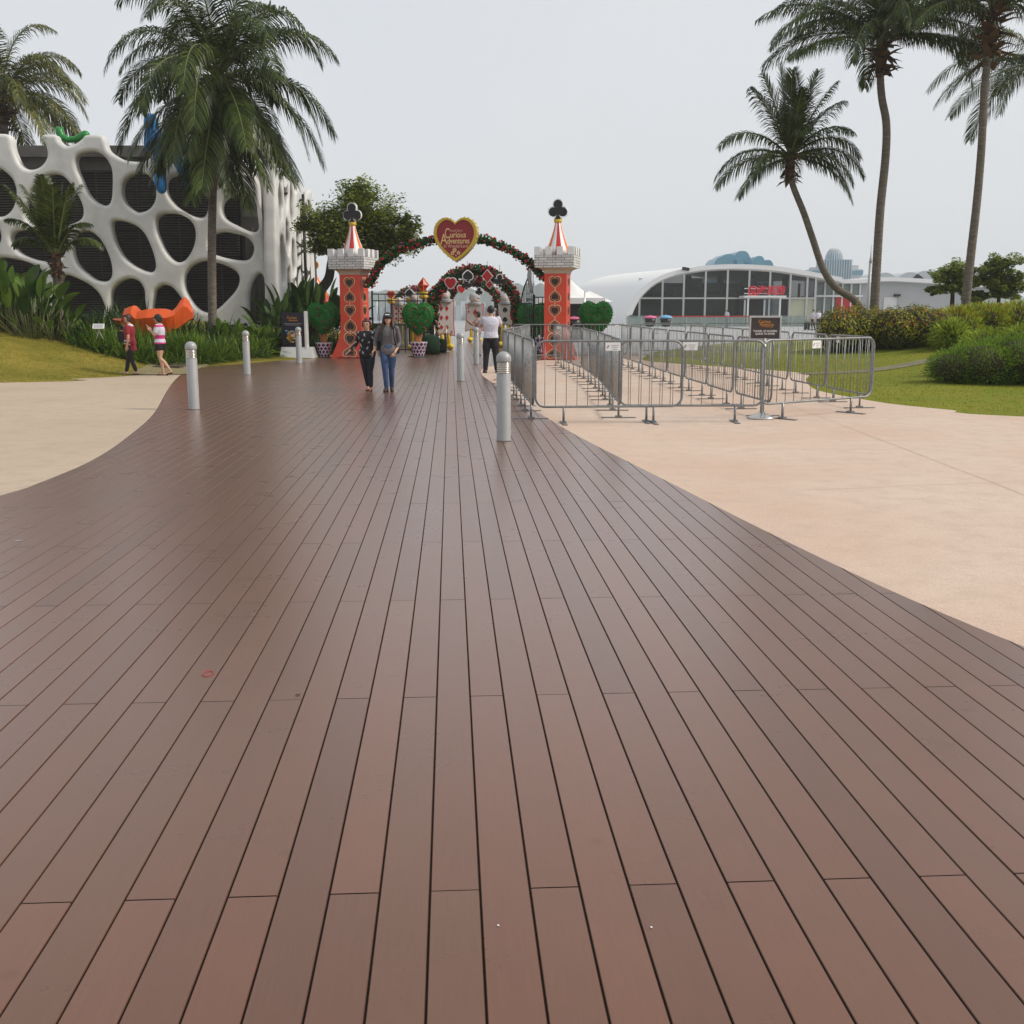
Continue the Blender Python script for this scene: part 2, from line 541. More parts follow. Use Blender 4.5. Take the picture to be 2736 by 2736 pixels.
def grow(poly, d):
    """move an outline outwards by d along its normals"""
    n = len(poly)
    a = sum(poly[i][0] * poly[(i + 1) % n][1] - poly[(i + 1) % n][0] * poly[i][1] for i in range(n))
    s = 1 if a > 0 else -1
    out = []
    for i in range(n):
        p, q, r_ = poly[i - 1], poly[i], poly[(i + 1) % n]
        t = Vector((r_[0] - p[0], r_[1] - p[1]))
        if t.length < 1e-9: out.append(q); continue
        t.normalize()
        out.append((q[0] + t.y * d * s, q[1] - t.x * d * s))
    return out
def smooth_closed(pts, k=4):
    n = len(pts)
    out = []
    for i in range(n):
        p0, p1, p2, p3 = pts[i - 1], pts[i], pts[(i + 1) % n], pts[(i + 2) % n]
        for j in range(k):
            t = j / k
            out.append(tuple(0.5 * ((2 * p1[c]) + (-p0[c] + p2[c]) * t + (2 * p0[c] - 5 * p1[c] + 4 * p2[c] - p3[c]) * t * t
                       + (-p0[c] + 3 * p1[c] - 3 * p2[c] + p3[c]) * t ** 3) for c in range(2)))
    return out
def smooth_open(pts, k=6):
    pts = [Vector(p) for p in pts]
    n = len(pts)
    out = []
    for i in range(n - 1):
        p0, p1, p2, p3 = pts[max(0, i - 1)], pts[i], pts[i + 1], pts[min(n - 1, i + 2)]
        for j in range(k):
            t = j / k
            out.append(0.5 * ((2 * p1) + (-p0 + p2) * t + (2 * p0 - 5 * p1 + 4 * p2 - p3) * t * t + (-p0 + 3 * p1 - 3 * p2 + p3) * t ** 3))
    out.append(pts[-1])
    return out
# ============================================================ GROUND
DA = R(3.26)                                    # the boards run this far left of straight ahead
def to_uv(x, y): return (x * cos(DA) + y * sin(DA), -x * sin(DA) + y * cos(DA))
def to_xy(u, v): return (u * cos(DA) - v * sin(DA), u * sin(DA) + v * cos(DA))
def interp(tab, v):
    if v <= tab[0][0]: return tab[0][1]
    for (a, b), (c, d) in zip(tab, tab[1:]):
        if v <= c: return b + (d - b) * (v - a) / (c - a)
    return tab[-1][1]
def edge(pix, ext):
    t = []
    for p in pix:
        u, v = to_uv(*GP(*p))
        t.append((v, u))
    t += ext
    t.sort()
    # smooth resample
    pts = smooth_open([(a, b, 0) for a, b in t], 6)
    return [(p.x, p.y) for p in pts]
L_EDGE = edge([(0, 1324), (142, 1275), (255, 1225), (340, 1168), (411, 1105), (446, 1045), (470, 1013), (500, 993), (566, 978),
               (666, 969), (750, 963), (850, 957)], [(0.0, -5.2), (6.0, -4.75), (38.5, -4.6), (48, -4.4), (58, -4.2)])
R_EDGE = edge([(1318, 1024), (1290, 1004), (1284, 990), (1306, 979), (1350, 972), (1400, 967), (1440, 963)],
              [(0.0, 4.05), (3.0, 3.20), (4.78, 2.76), (5.8, 2.55), (6.75, 2.41), (8.06, 2.25), (9.7, 2.07), (11.3, 1.89), (12.8, 1.72), (14.6, 1.55), (17.2, 1.36), (20.6, 1.14), (38.0, 4.4), (48, 5.2), (58, 5.4)])
V0, V1 = 0.5, 57.0
BW, GAP, BL = 0.1403, 0.0056, 3.06
V_J = None
_, vj = to_uv(*GP(1213, 2379))                  # a row of butt joints
U_L = to_uv(*GP(1149, 2380))[0]                 # a gap line
# gapped boards, each clipped to the curved edges
random.seed(5)
mb = MB()
bl_i = 0
for i in range(-75, 75):
    u0 = U_L + i * BW + GAP / 2
    u1 = U_L + (i + 1) * BW - GAP / 2
    off = 0.0 if i % 2 == 0 else BL / 2
    k0 = math.floor((V0 - vj - off) / BL)
    for k in range(k0, int((V1 - vj) / BL) + 2):
        a = max(V0, vj + off + k * BL + 0.0026)
        b = min(V1, vj + off + (k + 1) * BL - 0.0026)
        if b <= a: continue
        inside = all(interp(L_EDGE, t) < u0 and interp(R_EDGE, t) > u1 for t in [lerp(a, b, j / 6) for j in range(7)])
        n = 1 if inside else 70
        rows = []
        for j in range(n + 1):
            t = lerp(a, b, j / n)
            lo, hi = max(u0, interp(L_EDGE, t)), min(u1, interp(R_EDGE, t))
            rows.append((t, lo, hi) if hi > lo + 0.0005 else None)
        vs, fs = [], []
        dz = random.uniform(-0.0008, 0.0)
        j = 0
        while j < len(rows):
            if rows[j] is None: j += 1; continue
            st = j
            while j < len(rows) and rows[j] is not None: j += 1
            if j - st < 2: continue
            o = len(vs)
            ch = 0.0018
            for t, lo, hi in rows[st:j]:
                for uu, zz in ((lo, dz - 0.006), (lo + ch * 0, dz - 0.0025), (min(lo + ch, hi), dz), (max(hi - ch, lo), dz), (hi, dz - 0.0025), (hi, dz - 0.006)):
                    x, y = to_xy(uu, t)
                    vs.append((x, y, zz))
            for r_ in range(j - st - 1):
                for q in range(5):
                    A = o + r_ * 6 + q
                    fs.append((A, A + 1, A + 7, A + 6))
        if fs:
            mb.add(vs, [tuple(reversed(f)) for f in fs], 0)
deck_m = bpy.data.materials.new('composite_deck_boards')
deck_m.use_nodes = True
n, l = deck_m.node_tree.nodes, deck_m.node_tree.links
b = n['Principled BSDF']
g = n.new('ShaderNodeNewGeometry')
tc = n.new('ShaderNodeTexCoord')
mp = n.new('ShaderNodeMapping')
mp.inputs['Rotation'].default_value = (0, 0, -DA)
l.new(tc.outputs['Object'], mp.inputs['Vector'])
rp = n.new('ShaderNodeValToRGB')
els = rp.color_ramp.elements
els[0].position, els[0].color = 0.0, (0.1289, 0.0599, 0.0355, 1)
els[1].position, els[1].color = 1.0, (0.1465, 0.0678, 0.0390, 1)
for ps, cc in ((0.10, (0.1479, 0.0641, 0.0378, 1)), (0.22, (0.1383, 0.0648, 0.0378, 1)), (0.35, (0.1451, 0.0636, 0.0378, 1)), (0.5, (0.1344, 0.0648, 0.0390, 1)), (0.62, (0.1573, 0.0708, 0.0424, 1)), (0.72, (0.1209, 0.0563, 0.0344, 1)), (0.78, (0.1424, 0.0653, 0.0390, 1)), (0.9, (0.1518, 0.0672, 0.0407, 1))):
    e = els.new(ps); e.color = cc
b.inputs['Coat Weight'].default_value = 1.0
b.inputs['Coat Roughness'].default_value = 0.31
b.inputs['Coat IOR'].default_value = 1.32
l.new(g.outputs['Random Per Island'], rp.inputs['Fac'])
# brushed grain along the boards
mp2 = n.new('ShaderNodeMapping')
mp2.inputs['Scale'].default_value = (260, 5, 1)
l.new(mp.outputs['Vector'], mp2.inputs['Vector'])
gr = n.new('ShaderNodeTexNoise')
gr.inputs['Scale'].default_value = 1.0
gr.inputs['Detail'].default_value = 5
l.new(mp2.outputs['Vector'], gr.inputs['Vector'])
# scuffs and stains
st = n.new('ShaderNodeTexNoise')
st.inputs['Scale'].default_value = 2.3
st.inputs['Detail'].default_value = 8
st.inputs['Roughness'].default_value = 0.65
l.new(mp.outputs['Vector'], st.inputs['Vector'])
big = n.new('ShaderNodeTexNoise')
big.inputs['Scale'].default_value = 0.22
big.inputs['Detail'].default_value = 3
l.new(mp.outputs['Vector'], big.inputs['Vector'])
def mathn(nn, ll, op, a, bb, c=None):
    q = nn.new('ShaderNodeMath'); q.operation = op
    for i_, x in enumerate((a, bb, c)):
        if x is None: continue
        if isinstance(x, (int, float)): q.inputs[i_].default_value = x
        else: ll.new(x, q.inputs[i_])
    return q.outputs[0]
m1 = mathn(n, l, 'MULTIPLY_ADD', gr.outputs['Fac'], 0.34, 0.83)
m2 = mathn(n, l, 'MULTIPLY_ADD', st.outputs['Fac'], 0.26, 0.87)
m3 = mathn(n, l, 'MULTIPLY_ADD', big.outputs['Fac'], 0.16, 0.92)
# small round drip stains
vo = n.new('ShaderNodeTexVoronoi')
vo.inputs['Scale'].default_value = 3.1
l.new(mp.outputs['Vector'], vo.inputs['Vector'])
dr = n.new('ShaderNodeMapRange')
dr.inputs['From Min'].default_value = 0.03
dr.inputs['From Max'].default_value = 0.09
dr.inputs['To Min'].default_value = 0.86
dr.inputs['To Max'].default_value = 1.0
l.new(vo.outputs['Distance'], dr.inputs['Value'])
mm = mathn(n, l, 'MULTIPLY', mathn(n, l, 'MULTIPLY', mathn(n, l, 'MULTIPLY', m1, m2), m3), dr.outputs['Result'])
vm = n.new('ShaderNodeVectorMath'); vm.operation = 'SCALE'
l.new(rp.outputs['Color'], vm.inputs[0]); l.new(mm, vm.inputs['Scale'])
l.new(vm.outputs['Vector'], b.inputs['Base Color'])
rr = n.new('ShaderNodeMapRange')
rr.inputs['To Min'].default_value = 0.22
rr.inputs['To Max'].default_value = 0.36
l.new(st.outputs['Fac'], rr.inputs['Value'])
l.new(rr.outputs['Result'], b.inputs['Roughness'])
b.inputs['Specular IOR Level'].default_value = 0.2
bp = n.new('ShaderNodeBump')
bp.inputs['Strength'].default_value = 0.06
bp.inputs['Distance'].default_value = 0.002
l.new(gr.outputs['Fac'], bp.inputs['Height'])
l.new(bp.outputs['Normal'], b.inputs['Normal'])
struct(mb.build('boardwalk', deck_m))
# near-black sheet under the boards, painting the shade in the gaps
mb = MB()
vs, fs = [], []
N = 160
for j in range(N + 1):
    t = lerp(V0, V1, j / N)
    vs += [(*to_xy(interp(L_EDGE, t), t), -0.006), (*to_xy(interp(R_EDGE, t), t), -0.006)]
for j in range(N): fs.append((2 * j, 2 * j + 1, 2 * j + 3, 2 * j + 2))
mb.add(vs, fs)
M['void'] = mat('under_deck_shade', (0.006, 0.005, 0.005), 0.95)
struct(mb.build('boardwalk_gap_shade', 'void'))

def ground_mat(name, c1, c2, c3, speck=0.25, big=0.35, sc=1.0, rough=0.75):
    m = bpy.data.materials.new(name)
    m.use_nodes = True
    n, l = m.node_tree.nodes, m.node_tree.links
    b = n['Principled BSDF']
    b.inputs['Roughness'].default_value = rough
    b.inputs['Specular IOR Level'].default_value = 0.15 if 'lawn' in name else 0.35
    tc = n.new('ShaderNodeTexCoord')
    a = n.new('ShaderNodeTexNoise'); a.inputs['Scale'].default_value = big; a.inputs['Detail'].default_value = 6
    c = n.new('ShaderNodeTexNoise'); c.inputs['Scale'].default_value = 3.5 * sc; c.inputs['Detail'].default_value = 8; c.inputs['Roughness'].default_value = 0.7
    s = n.new('ShaderNodeTexNoise'); s.inputs['Scale'].default_value = 90 * sc; s.inputs['Detail'].default_value = 2
    for q in (a, c, s): l.new(tc.outputs['Object'], q.inputs['Vector'])
    r = n.new('ShaderNodeValToRGB')
    r.color_ramp.elements[0].position, r.color_ramp.elements[0].color = 0.36, (*c1, 1)
    r.color_ramp.elements[1].position, r.color_ramp.elements[1].color = 0.62, (*c2, 1)
    l.new(a.outputs['Fac'], r.inputs['Fac'])
    mx = n.new('ShaderNodeMix'); mx.data_type = 'RGBA'
    r2 = n.new('ShaderNodeMapRange'); r2.inputs['From Min'].default_value = 0.45; r2.inputs['From Max'].default_value = 0.75
    l.new(c.outputs['Fac'], r2.inputs['Value']); l.new(r2.outputs['Result'], mx.inputs['Factor'])
    l.new(r.outputs['Color'], mx.inputs['A']); mx.inputs['B'].default_value = (*c3, 1)
    k = mathn(n, l, 'MULTIPLY_ADD', s.outputs['Fac'], speck * 2, 1 - speck)
    vm = n.new('ShaderNodeVectorMath'); vm.operation = 'SCALE'
    l.new(mx.outputs['Result'], vm.inputs[0]); l.new(k, vm.inputs['Scale'])
    l.new(vm.outputs['Vector'], b.inputs['Base Color'])
    bp = n.new('ShaderNodeBump'); bp.inputs['Strength'].default_value = 0.35; bp.inputs['Distance'].default_value = 0.004
    l.new(s.outputs['Fac'], bp.inputs['Height']); l.new(bp.outputs['Normal'], b.inputs['Normal'])
    return m
M['paving'] = ground_mat('exposed_aggregate_paving', (0.525, 0.38, 0.288), (0.56, 0.445, 0.36), (0.465, 0.35, 0.275), 0.32)
M['grey_paving'] = ground_mat('grey_paving', (0.30, 0.31, 0.32), (0.38, 0.38, 0.38), (0.27, 0.28, 0.29), 0.15)
M['lawn'] = ground_mat('lawn_turf', (0.115, 0.155, 0.010), (0.165, 0.180, 0.014), (0.22, 0.18, 0.03), 0.3, 0.35, 1.0, 1.0)
M['lawn_l'] = ground_mat('dry_lawn_turf', (0.16, 0.140, 0.018), (0.25, 0.19, 0.035), (0.11, 0.105, 0.012), 0.5, 0.6, 1.0, 1.0)
M['sea'] = mat('sea_water', (0.10, 0.14, 0.15), 0.25, bump=0.5, bscale=0.3)
M['hedge_core'] = mat('hedge_core_shade', (0.045, 0.032, 0.02), 0.95, var=0.4, vscale=3, bump=0.6, bscale=15)
# pale paving each side of the boards (sheet with its inner edge on the boards' curve)
def side_sheet(name, tab, sgn, far_u, v0, v1, z, mt):
    vs, fs = [], []
    N = 130
    for j in range(N + 1):
        t = lerp(v0, v1, j / N)
        e_ = interp(tab, t) + sgn * 0.004
        vs += [(*to_xy(e_, t), z), (*to_xy(far_u, t), z)]
    for j in range(N):
        q = (2 * j, 2 * j + 1, 2 * j + 3, 2 * j + 2)
        fs.append(q if sgn > 0 else q[::-1])
    return struct(MB().add(vs, fs).build(name, mt))
M['paving_l'] = ground_mat('duller_aggregate_paving', (0.41, 0.32, 0.235), (0.45, 0.365, 0.27), (0.37, 0.29, 0.22), 0.3)  # duller, yellower copy of the paving colour for the left side
side_sheet('paving', L_EDGE, -1, -30, V0, 56, -0.003, 'paving_l')
side_sheet('paving', R_EDGE, 1, 30, V0, 40, -0.003, 'paving')
# expansion joints and hairline cracks in the paving
mb = MB()
random.seed(3)
for p0, p1 in (((2.6, 9.5), (14, 12.2)), ((4.4, 5.0), (5.1, 30)), ((1.6, 21.5), (6.4, 22.3)), ((-14, 15.2), (-5.0, 16.6)), ((-9.5, 8), (-7.4, 24)),
               ((0.9, 27), (6.6, 28.0))):
    pts = []
    for j in range(31):
        t = j / 30
        pts.append((lerp(p0[0], p1[0], t) + random.uniform(-.015, .015), lerp(p0[1], p1[1], t) + random.uniform(-.015, .015)))
    for q in range(30):
        a, c = Vector((*pts[q], 0.0015)), Vector((*pts[q + 1], 0.0015))
        d = (c - a).normalized().cross(Vector((0, 0, 1))) * 0.003
        mb.add([a - d, a + d, c + d, c - d], [(0, 1, 2, 3)])
M['crack'] = mat('paving_joint', (0.43, 0.33, 0.26), 0.9)
struct(mb.build('paving_joints', 'crack'))
struct(MB().add([(-160, -8, -0.03), (160, -8, -0.03), (160, 150, -0.03), (-160, 150, -0.03)], [(0, 1, 2, 3)]).build('ground', 'grey_paving'))
struct(MB().add([(-3000, -100, -2.5), (3000, -100, -2.5), (3000, 2500, -2.5), (-3000, 2500, -2.5)], [(0, 1, 2, 3)]).build('sea', 'sea'))
struct(MB().box((0, 150.2, -1.3), (320, 0.4, 2.5)).build('terrace_edge', 'concrete_lt'))

# lawns: height fields that swell up from the paving
def poly_dist(P, x, y):
    """signed distance to a polyline boundary (positive to its left, walking along it)"""
    best, sg = 1e9, 1
    for (ax, ay), (bx, by) in zip(P, P[1:]):
        dx, dy = bx - ax, by - ay
        t = max(0, min(1, ((x - ax) * dx + (y - ay) * dy) / (dx * dx + dy * dy)))
        d = sqrt((x - ax - t * dx) ** 2 + (y - ay - t * dy) ** 2)
        if d < best - 1e-9:
            best = d
            sg = 1 if dx * (y - ay) - dy * (x - ax) > 0 else -1
    far = 400.0 if P[0][0] > 0 else -400.0          # close the outline far away on its own side
    Q = list(P) + [(far, P[-1][1]), (far, P[0][1])]
    ins = False
    for i in range(len(Q)):
        (ax, ay), (bx, by) = Q[i - 1], Q[i]
        if (ay > y) != (by > y) and x < (bx - ax) * (y - ay) / (by - ay) + ax: ins = not ins
    side = -1 if P[0][0] > 0 else 1
    return best * side if ins else -best * side
RB = [GP(*p) for p in ((2736, 1112), (2560, 1096), (2400, 1080), (2321, 1068), (2216, 1049), (2165, 1036), (2150, 1015), (2155, 997), (2028, 987), (1934, 979), (1880, 970), (1801, 966))]
RB = [(16, 12.5)] + RB[:5] + [(6.35, 22.5), (6.9, 25.0), (7.6, 27.6), (6.9, 29.6), (6.0, 31.2), (4.9, 33.2), (4.4, 36), (6.5, 44), (12, 56)]
RB = [(p.x, p.y) for p in smooth_open([(a, c, 0) for a, c in RB], 5)]
def zr(x, y):
    d = -poly_dist(RB, x, y)
    if d < 0.25: return max(-0.05, 0.08 * d)
    return 0.02 + 0.66 * sstep(0.25, 11, d) + 0.10 * sin(x * 0.7) * sin(y * 0.5) * sstep(0.25, 4, d)
LB = [GP(*p) for p in ((0, 1022), (184, 1012), (354, 1003), (495, 984), (651, 972), (740, 964))]
LB = [(-30, 20.0)] + LB + [(-6.2, 38.0), (-6.0, 48), (-6, 60)]
LB = [(p.x, p.y) for p in smooth_open([(a, c, 0) for a, c in LB], 5)]
def zl(x, y):
    d = poly_dist(LB, x, y)
    if d < 0.25: return max(-0.05, 0.08 * d)
    h = lerp(1.15, 0.35, sstep(-11, -7, x))
    return 0.02 + h * sstep(0.25, 6.5, d) + 0.04 * sin(x * 0.9 + y * .6) * sstep(0.25, 3, d)
def field(name, zf, x0, x1, y0, y1, st, mt, inside):
    nx, ny = int((x1 - x0) / st) + 1, int((y1 - y0) / st) + 1
    idx, vs, fs = {}, [], []
    P = {}
    for i in range(nx):
        for j in range(ny):
            x, y = x0 + i * st, y0 + j * st
            P[i, j] = (x, y, inside(x, y))
    for i in range(nx):
        for j in range(ny):
            if P[i, j][2] > -0.9:
                x, y, d = P[i, j]
                idx[i, j] = len(vs)
                vs.append((x, y, zf(x, y)))
    for i in range(nx - 1):
        for j in range(ny - 1):
            k = [(i, j), (i + 1, j), (i + 1, j + 1), (i, j + 1)]
            if all(q in idx for q in k): fs.append(tuple(idx[q] for q in k))
    return struct(MB().add(vs, fs, 0, True).build(name, mt))
field('lawn', zr, 3.5, 27, 12, 58, 0.28, 'lawn', lambda x, y: -poly_dist(RB, x, y))
field('lawn', zl, -32, -5, 19, 58, 0.28, 'lawn_l', lambda x, y: poly_dist(LB, x, y))
# stepping paths worn across the two lawns
def path_sheet(pts, w, zf, mt, name):
    pts = smooth_open([(a, c, 0) for a, c in pts], 10)
    vs, fs = [], []
    for i, p in enumerate(pts):
        t = (pts[min(i + 1, len(pts) - 1)] - pts[max(0, i - 1)]).normalized()
        s = Vector((t.y, -t.x, 0)) * (w / 2)
        for q in (-1, -0.33, 0.33, 1):
            a = p + s * q
            vs.append((a.x, a.y, max(zf(a.x, a.y), 0) + 0.012))
    for i in range(len(pts) - 1):
        for q in range(3): fs.append((i * 4 + q, i * 4 + q + 1, (i + 1) * 4 + q + 1, (i + 1) * 4 + q))
    return struct(MB().add(vs, fs).build(name, mt))
M['mesh_path'] = mat('worn_mesh_path', (0.27, 0.215, 0.12), 0.9, col2=(0.13, 0.12, 0.04), vscale=3.0, bump=0.8, bscale=7, stretch=(0.6, 4.0, 1))
M['stone_path'] = mat('stone_path', (0.22, 0.20, 0.12), 0.9, col2=(0.09, 0.085, 0.03), vscale=3.5, bump=0.8, bscale=7, stretch=(1, 2.5, 1))
path_sheet([(-8.9, 27.0), (-9.3, 29), (-9.6, 31), (-9.9, 34)], 1.5, zl, 'mesh_path', 'path')
path_sheet([(7.45, 27.2), (9.0, 27.7), (11, 28.6), (13.4, 30.2), (17, 33)], 0.8, zr, 'stone_path', 'path')
# grass blades
def blades(name, zf, dist, n, x0, x1, y0, y1, mt, seed):
    random.seed(seed)
    mb = MB()
    vs, fs = [], []
    while len(fs) < n:
        x, y = random.uniform(x0, x1), random.uniform(y0, y1)
        d = dist(x, y)
        if d < -0.03: continue
        z = max(zf(x, y), 0)
        a = random.uniform(0, 2 * pi)
        h = random.uniform(.008, .022)
        w = random.uniform(.006, .014)
        lx, ly = random.uniform(-.02, .02), random.uniform(-.02, .02)
        o = len(vs)
        vs += [(x - cos(a) * w, y - sin(a) * w, z), (x + cos(a) * w, y + sin(a) * w, z), (x + lx, y + ly, z + h)]
        fs.append((o, o + 1, o + 2))
    mb.add(vs, fs)
    return tag(mb.build(name, mt), 'short green grass blades growing on the lawn', 'grass', kind='stuff')
blades('grass', zr, lambda x, y: -poly_dist(RB, x, y), 26000, 5, 16, 15, 33, 'grass_blade', 11)
blades('grass', zl, lambda x, y: poly_dist(LB, x, y), 16000, -15, -5.5, 23, 32, 'grass_blade', 12)['label'] = 'dry short grass on the berm at the left'

# ============================================================ FAR HILLS AND AIR
random.seed(21)
def hill(name, x0, x1, Y, zmax, seed, depth=120):
    random.seed(seed)
    ph = [random.uniform(0, 6.28) for _ in range(6)]
    nx, ny = 260, 10
    vs, fs = [], []
    for i in range(nx + 1):
        x = lerp(x0, x1, i / nx)
        e = sstep(0, .12, i / nx) * (1 - sstep(.9, 1, i / nx))
        top = zmax * e * (0.75 + 0.18 * sin(i * .045 + ph[0]) + 0.08 * sin(i * .13 + ph[1])) + 1.6 * sin(i * 1.3 + ph[2]) * e + random.uniform(-1.1, 1.5) * e
        for j in range(ny + 1):
            t = j / ny
            vs.append((x, Y + depth * t, -3 + (top + 3) * sin(min(1, t * 1.25) * pi / 2) + (random.uniform(-.9, .9) if 0 < j else 0)))
    for i in range(nx):
        for j in range(ny):
            a = i * (ny + 1) + j
            fs.append((a, a + ny + 1, a + ny + 2, a + 1))
    return struct(MB().add(vs, fs, 0, False).build(name, 'far_green'))
M['far_green'] = mat('far_woodland', (0.05, 0.08, 0.045), 0.9, var=0.5, vscale=0.06)
hill('hills', -400, 330, 1150, 31, 4)
hill('hills', -800, 900, 1600, 32, 9)
hz = MB().box((0, 1240, 60), (6200, 2760, 140)).build('haze', 'white_plastic')
hm = bpy.data.materials.new('thin_haze')
hm.use_nodes = True
hm.node_tree.nodes.clear()
ho = hm.node_tree.nodes.new('ShaderNodeOutputMaterial')
hv = hm.node_tree.nodes.new('ShaderNodeVolumePrincipled')
hv.inputs['Color'].default_value = (0.93, 0.96, 1.0, 1)
hv.inputs['Density'].default_value = 0.0004
hv.inputs['Anisotropy'].default_value = 0.0
hm.node_tree.links.new(hv.outputs['Volume'], ho.inputs['Volume'])
hz.data.materials.clear()
hz.data.materials.append(hm)
tag(hz, 'pale even haze in the humid air over the terrace and the strait', 'haze', kind='stuff')
# ============================================================ LATTICE BUILDING (left)
WY = 42.0
def wpt(cx, cy):                                 # a point of the facade, surveyed on the enlargement
    p = AT(cx / 2.356, 300 + cy / 2.356, WY)
    return (p.x, p.z)
lat = thing('lattice_building', 'white cell lattice screen building with dark louvres behind the big coconut palm', 'building', (0, WY, 0))
outer = [(-420, 148), (-300, 148), (-270, 260), (-190, 330), (-110, 300), (-70, 200), (-50, 148), (72, 148), (100, 240), (130, 312), (160, 350), (210, 365), (262, 350), (300, 310), (312, 262),
         (300, 205), (280, 148), (362, 148), (385, 185), (430, 216), (490, 200), (530, 170), (556, 148), (655, 150), (690, 235), (735, 275), (790, 303), (850, 314), (920, 312), (958, 285),
         (975, 240), (982, 150), (1050, 150), (1075, 240), (1130, 310), (1210, 330), (1290, 300), (1325, 220), (1335, 150), (1420, 150), (1440, 260), (1490, 350), (1560, 390), (1600, 380),
         (1640, 470), (1655, 640), (1672, 780), (1690, 1000), (1712, 1180), (1725, 1330), (-420, 1400)]
holes = [
 [(490, 300), (520, 265), (590, 250), (645, 265), (690, 310), (715, 370), (718, 470), (712, 550), (692, 585), (655, 586), (600, 555), (555, 500), (520, 420), (495, 360)],
 [(230, 465), (290, 412), (350, 392), (410, 408), (460, 460), (510, 540), (535, 610), (525, 670), (460, 705), (360, 715), (250, 715), (190, 690), (172, 620), (185, 540)],
 [(0, 358), (45, 378), (92, 425), (115, 490), (110, 560), (85, 620), (40, 655), (-10, 655), (-65, 620), (-90, 500), (-60, 400)],
 [(790, 440), (830, 402), (880, 388), (930, 394), (970, 430), (990, 490), (985, 560), (950, 610), (900, 632), (860, 625), (800, 575), (780, 510)],
 [(1060, 430), (1130, 395), (1220, 395), (1290, 425), (1318, 500), (1318, 600), (1300, 655), (1260, 665), (1190, 640), (1110, 585), (1060, 510)],
 [(1000, 665), (1060, 640), (1150, 650), (1212, 690), (1238, 750), (1232, 830), (1200, 900), (1160, 940), (1112, 940), (1060, 892), (1020, 815), (993, 735)],
 [(715, 705), (740, 683), (800, 692), (870, 720), (922, 770), (960, 850), (985, 930), (988, 980), (970, 1005), (925, 1000), (860, 970), (800, 925), (755, 860), (725, 785)],
 [(470, 800), (508, 757), (570, 750), (630, 788), (672, 850), (702, 920), (716, 990), (710, 1040), (680, 1065), (620, 1058), (560, 1020), (500, 962), (472, 890)],
 [(82, 790), (110, 752), (180, 742), (280, 748), (370, 748), (425, 790), (430, 860), (400, 915), (330, 940), (240, 930), (150, 895), (98, 845)],
 [(-85, 1000), (0, 922), (100, 925), (200, 952), (280, 1000), (302, 1060), (292, 1130), (285, 1300), (-90, 1300)],
 [(398, 1050), (430, 1025), (500, 1048), (580, 1090), (640, 1150), (672, 1230), (690, 1330), (420, 1330), (392, 1150)],
 [(714, 1120), (760, 1070), (820, 1048), (880, 1062), (915, 1110), (922, 1180), (922, 1330), (712, 1330), (706, 1200)],
 [(980, 1150), (1008, 1102), (1050, 1088), (1100, 1110), (1150, 1170), (1195, 1240), (1215, 1330), (985, 1330)],
 [(1170, 1030), (1210, 970), (1290, 938), (1370, 948), (1440, 972), (1500, 1010), (1514, 1060), (1492, 1120), (1430, 1190), (1370, 1243), (1310, 1262), (1250, 1235), (1205, 1180), (1172, 1110)],
 [(1330, 790), (1400, 757), (1480, 765), (1560, 790), (1602, 840), (1596, 900), (1560, 932), (1480, 928), (1400, 910), (1340, 880)],
 [(1405, 620), (1420, 560), (1490, 520), (1580, 540), (1625, 600), (1640, 690), (1625, 750), (1580, 750), (1500, 715), (1430, 675)],
 [(1570, 1180), (1590, 1070), (1640, 1015), (1676, 1060), (1688, 1160), (1696, 1330), (1590, 1330)],
 [(-300, 400), (-220, 380), (-150, 430), (-140, 560), (-190, 640), (-270, 640), (-330, 540)],
 [(-350, 760), (-250, 720), (-150, 740), (-60, 700), (0, 720), (20, 800), (-20, 860), (-120, 900), (-250, 930), (-350, 880)]]
def lattice(name, outer_xy, holes_xy, thick, bev, mt, parent, Y=0):
    c = bpy.data.curves.new(name, 'CURVE')
    c.dimensions = '2D'
    c.fill_mode = 'BOTH'
    c.extrude = thick / 2 - bev
    c.bevel_depth = bev
    c.bevel_resolution = 4
    c.offset = -bev
    for ring in [outer_xy] + holes_xy:
        s = c.splines.new('POLY')
        s.points.add(len(ring) - 1)
        for i, q in enumerate(ring): s.points[i].co = (q[0], q[1], 0, 1)
        s.use_cyclic_u = True
    o = bpy.data.objects.new(name, c)
    COL.objects.link(o)
    o.rotation_euler = (R(90), 0, 0)
    o.location = (0, Y, 0)
    r = evaluated(o, name, [mt], parent)
    for p in r.data.polygons: p.use_smooth = True
    try:
        r.data.set_sharp_from_angle(angle=R(50))
    except Exception: pass
    return r
O2 = smooth_closed([wpt(*p) for p in outer], 4)
H2 = [smooth_closed([wpt(*p) for p in h], 5) for h in holes]
lattice('lattice_screen', O2, H2, 0.52, 0.14, 'white_shell', lat, 0.0)
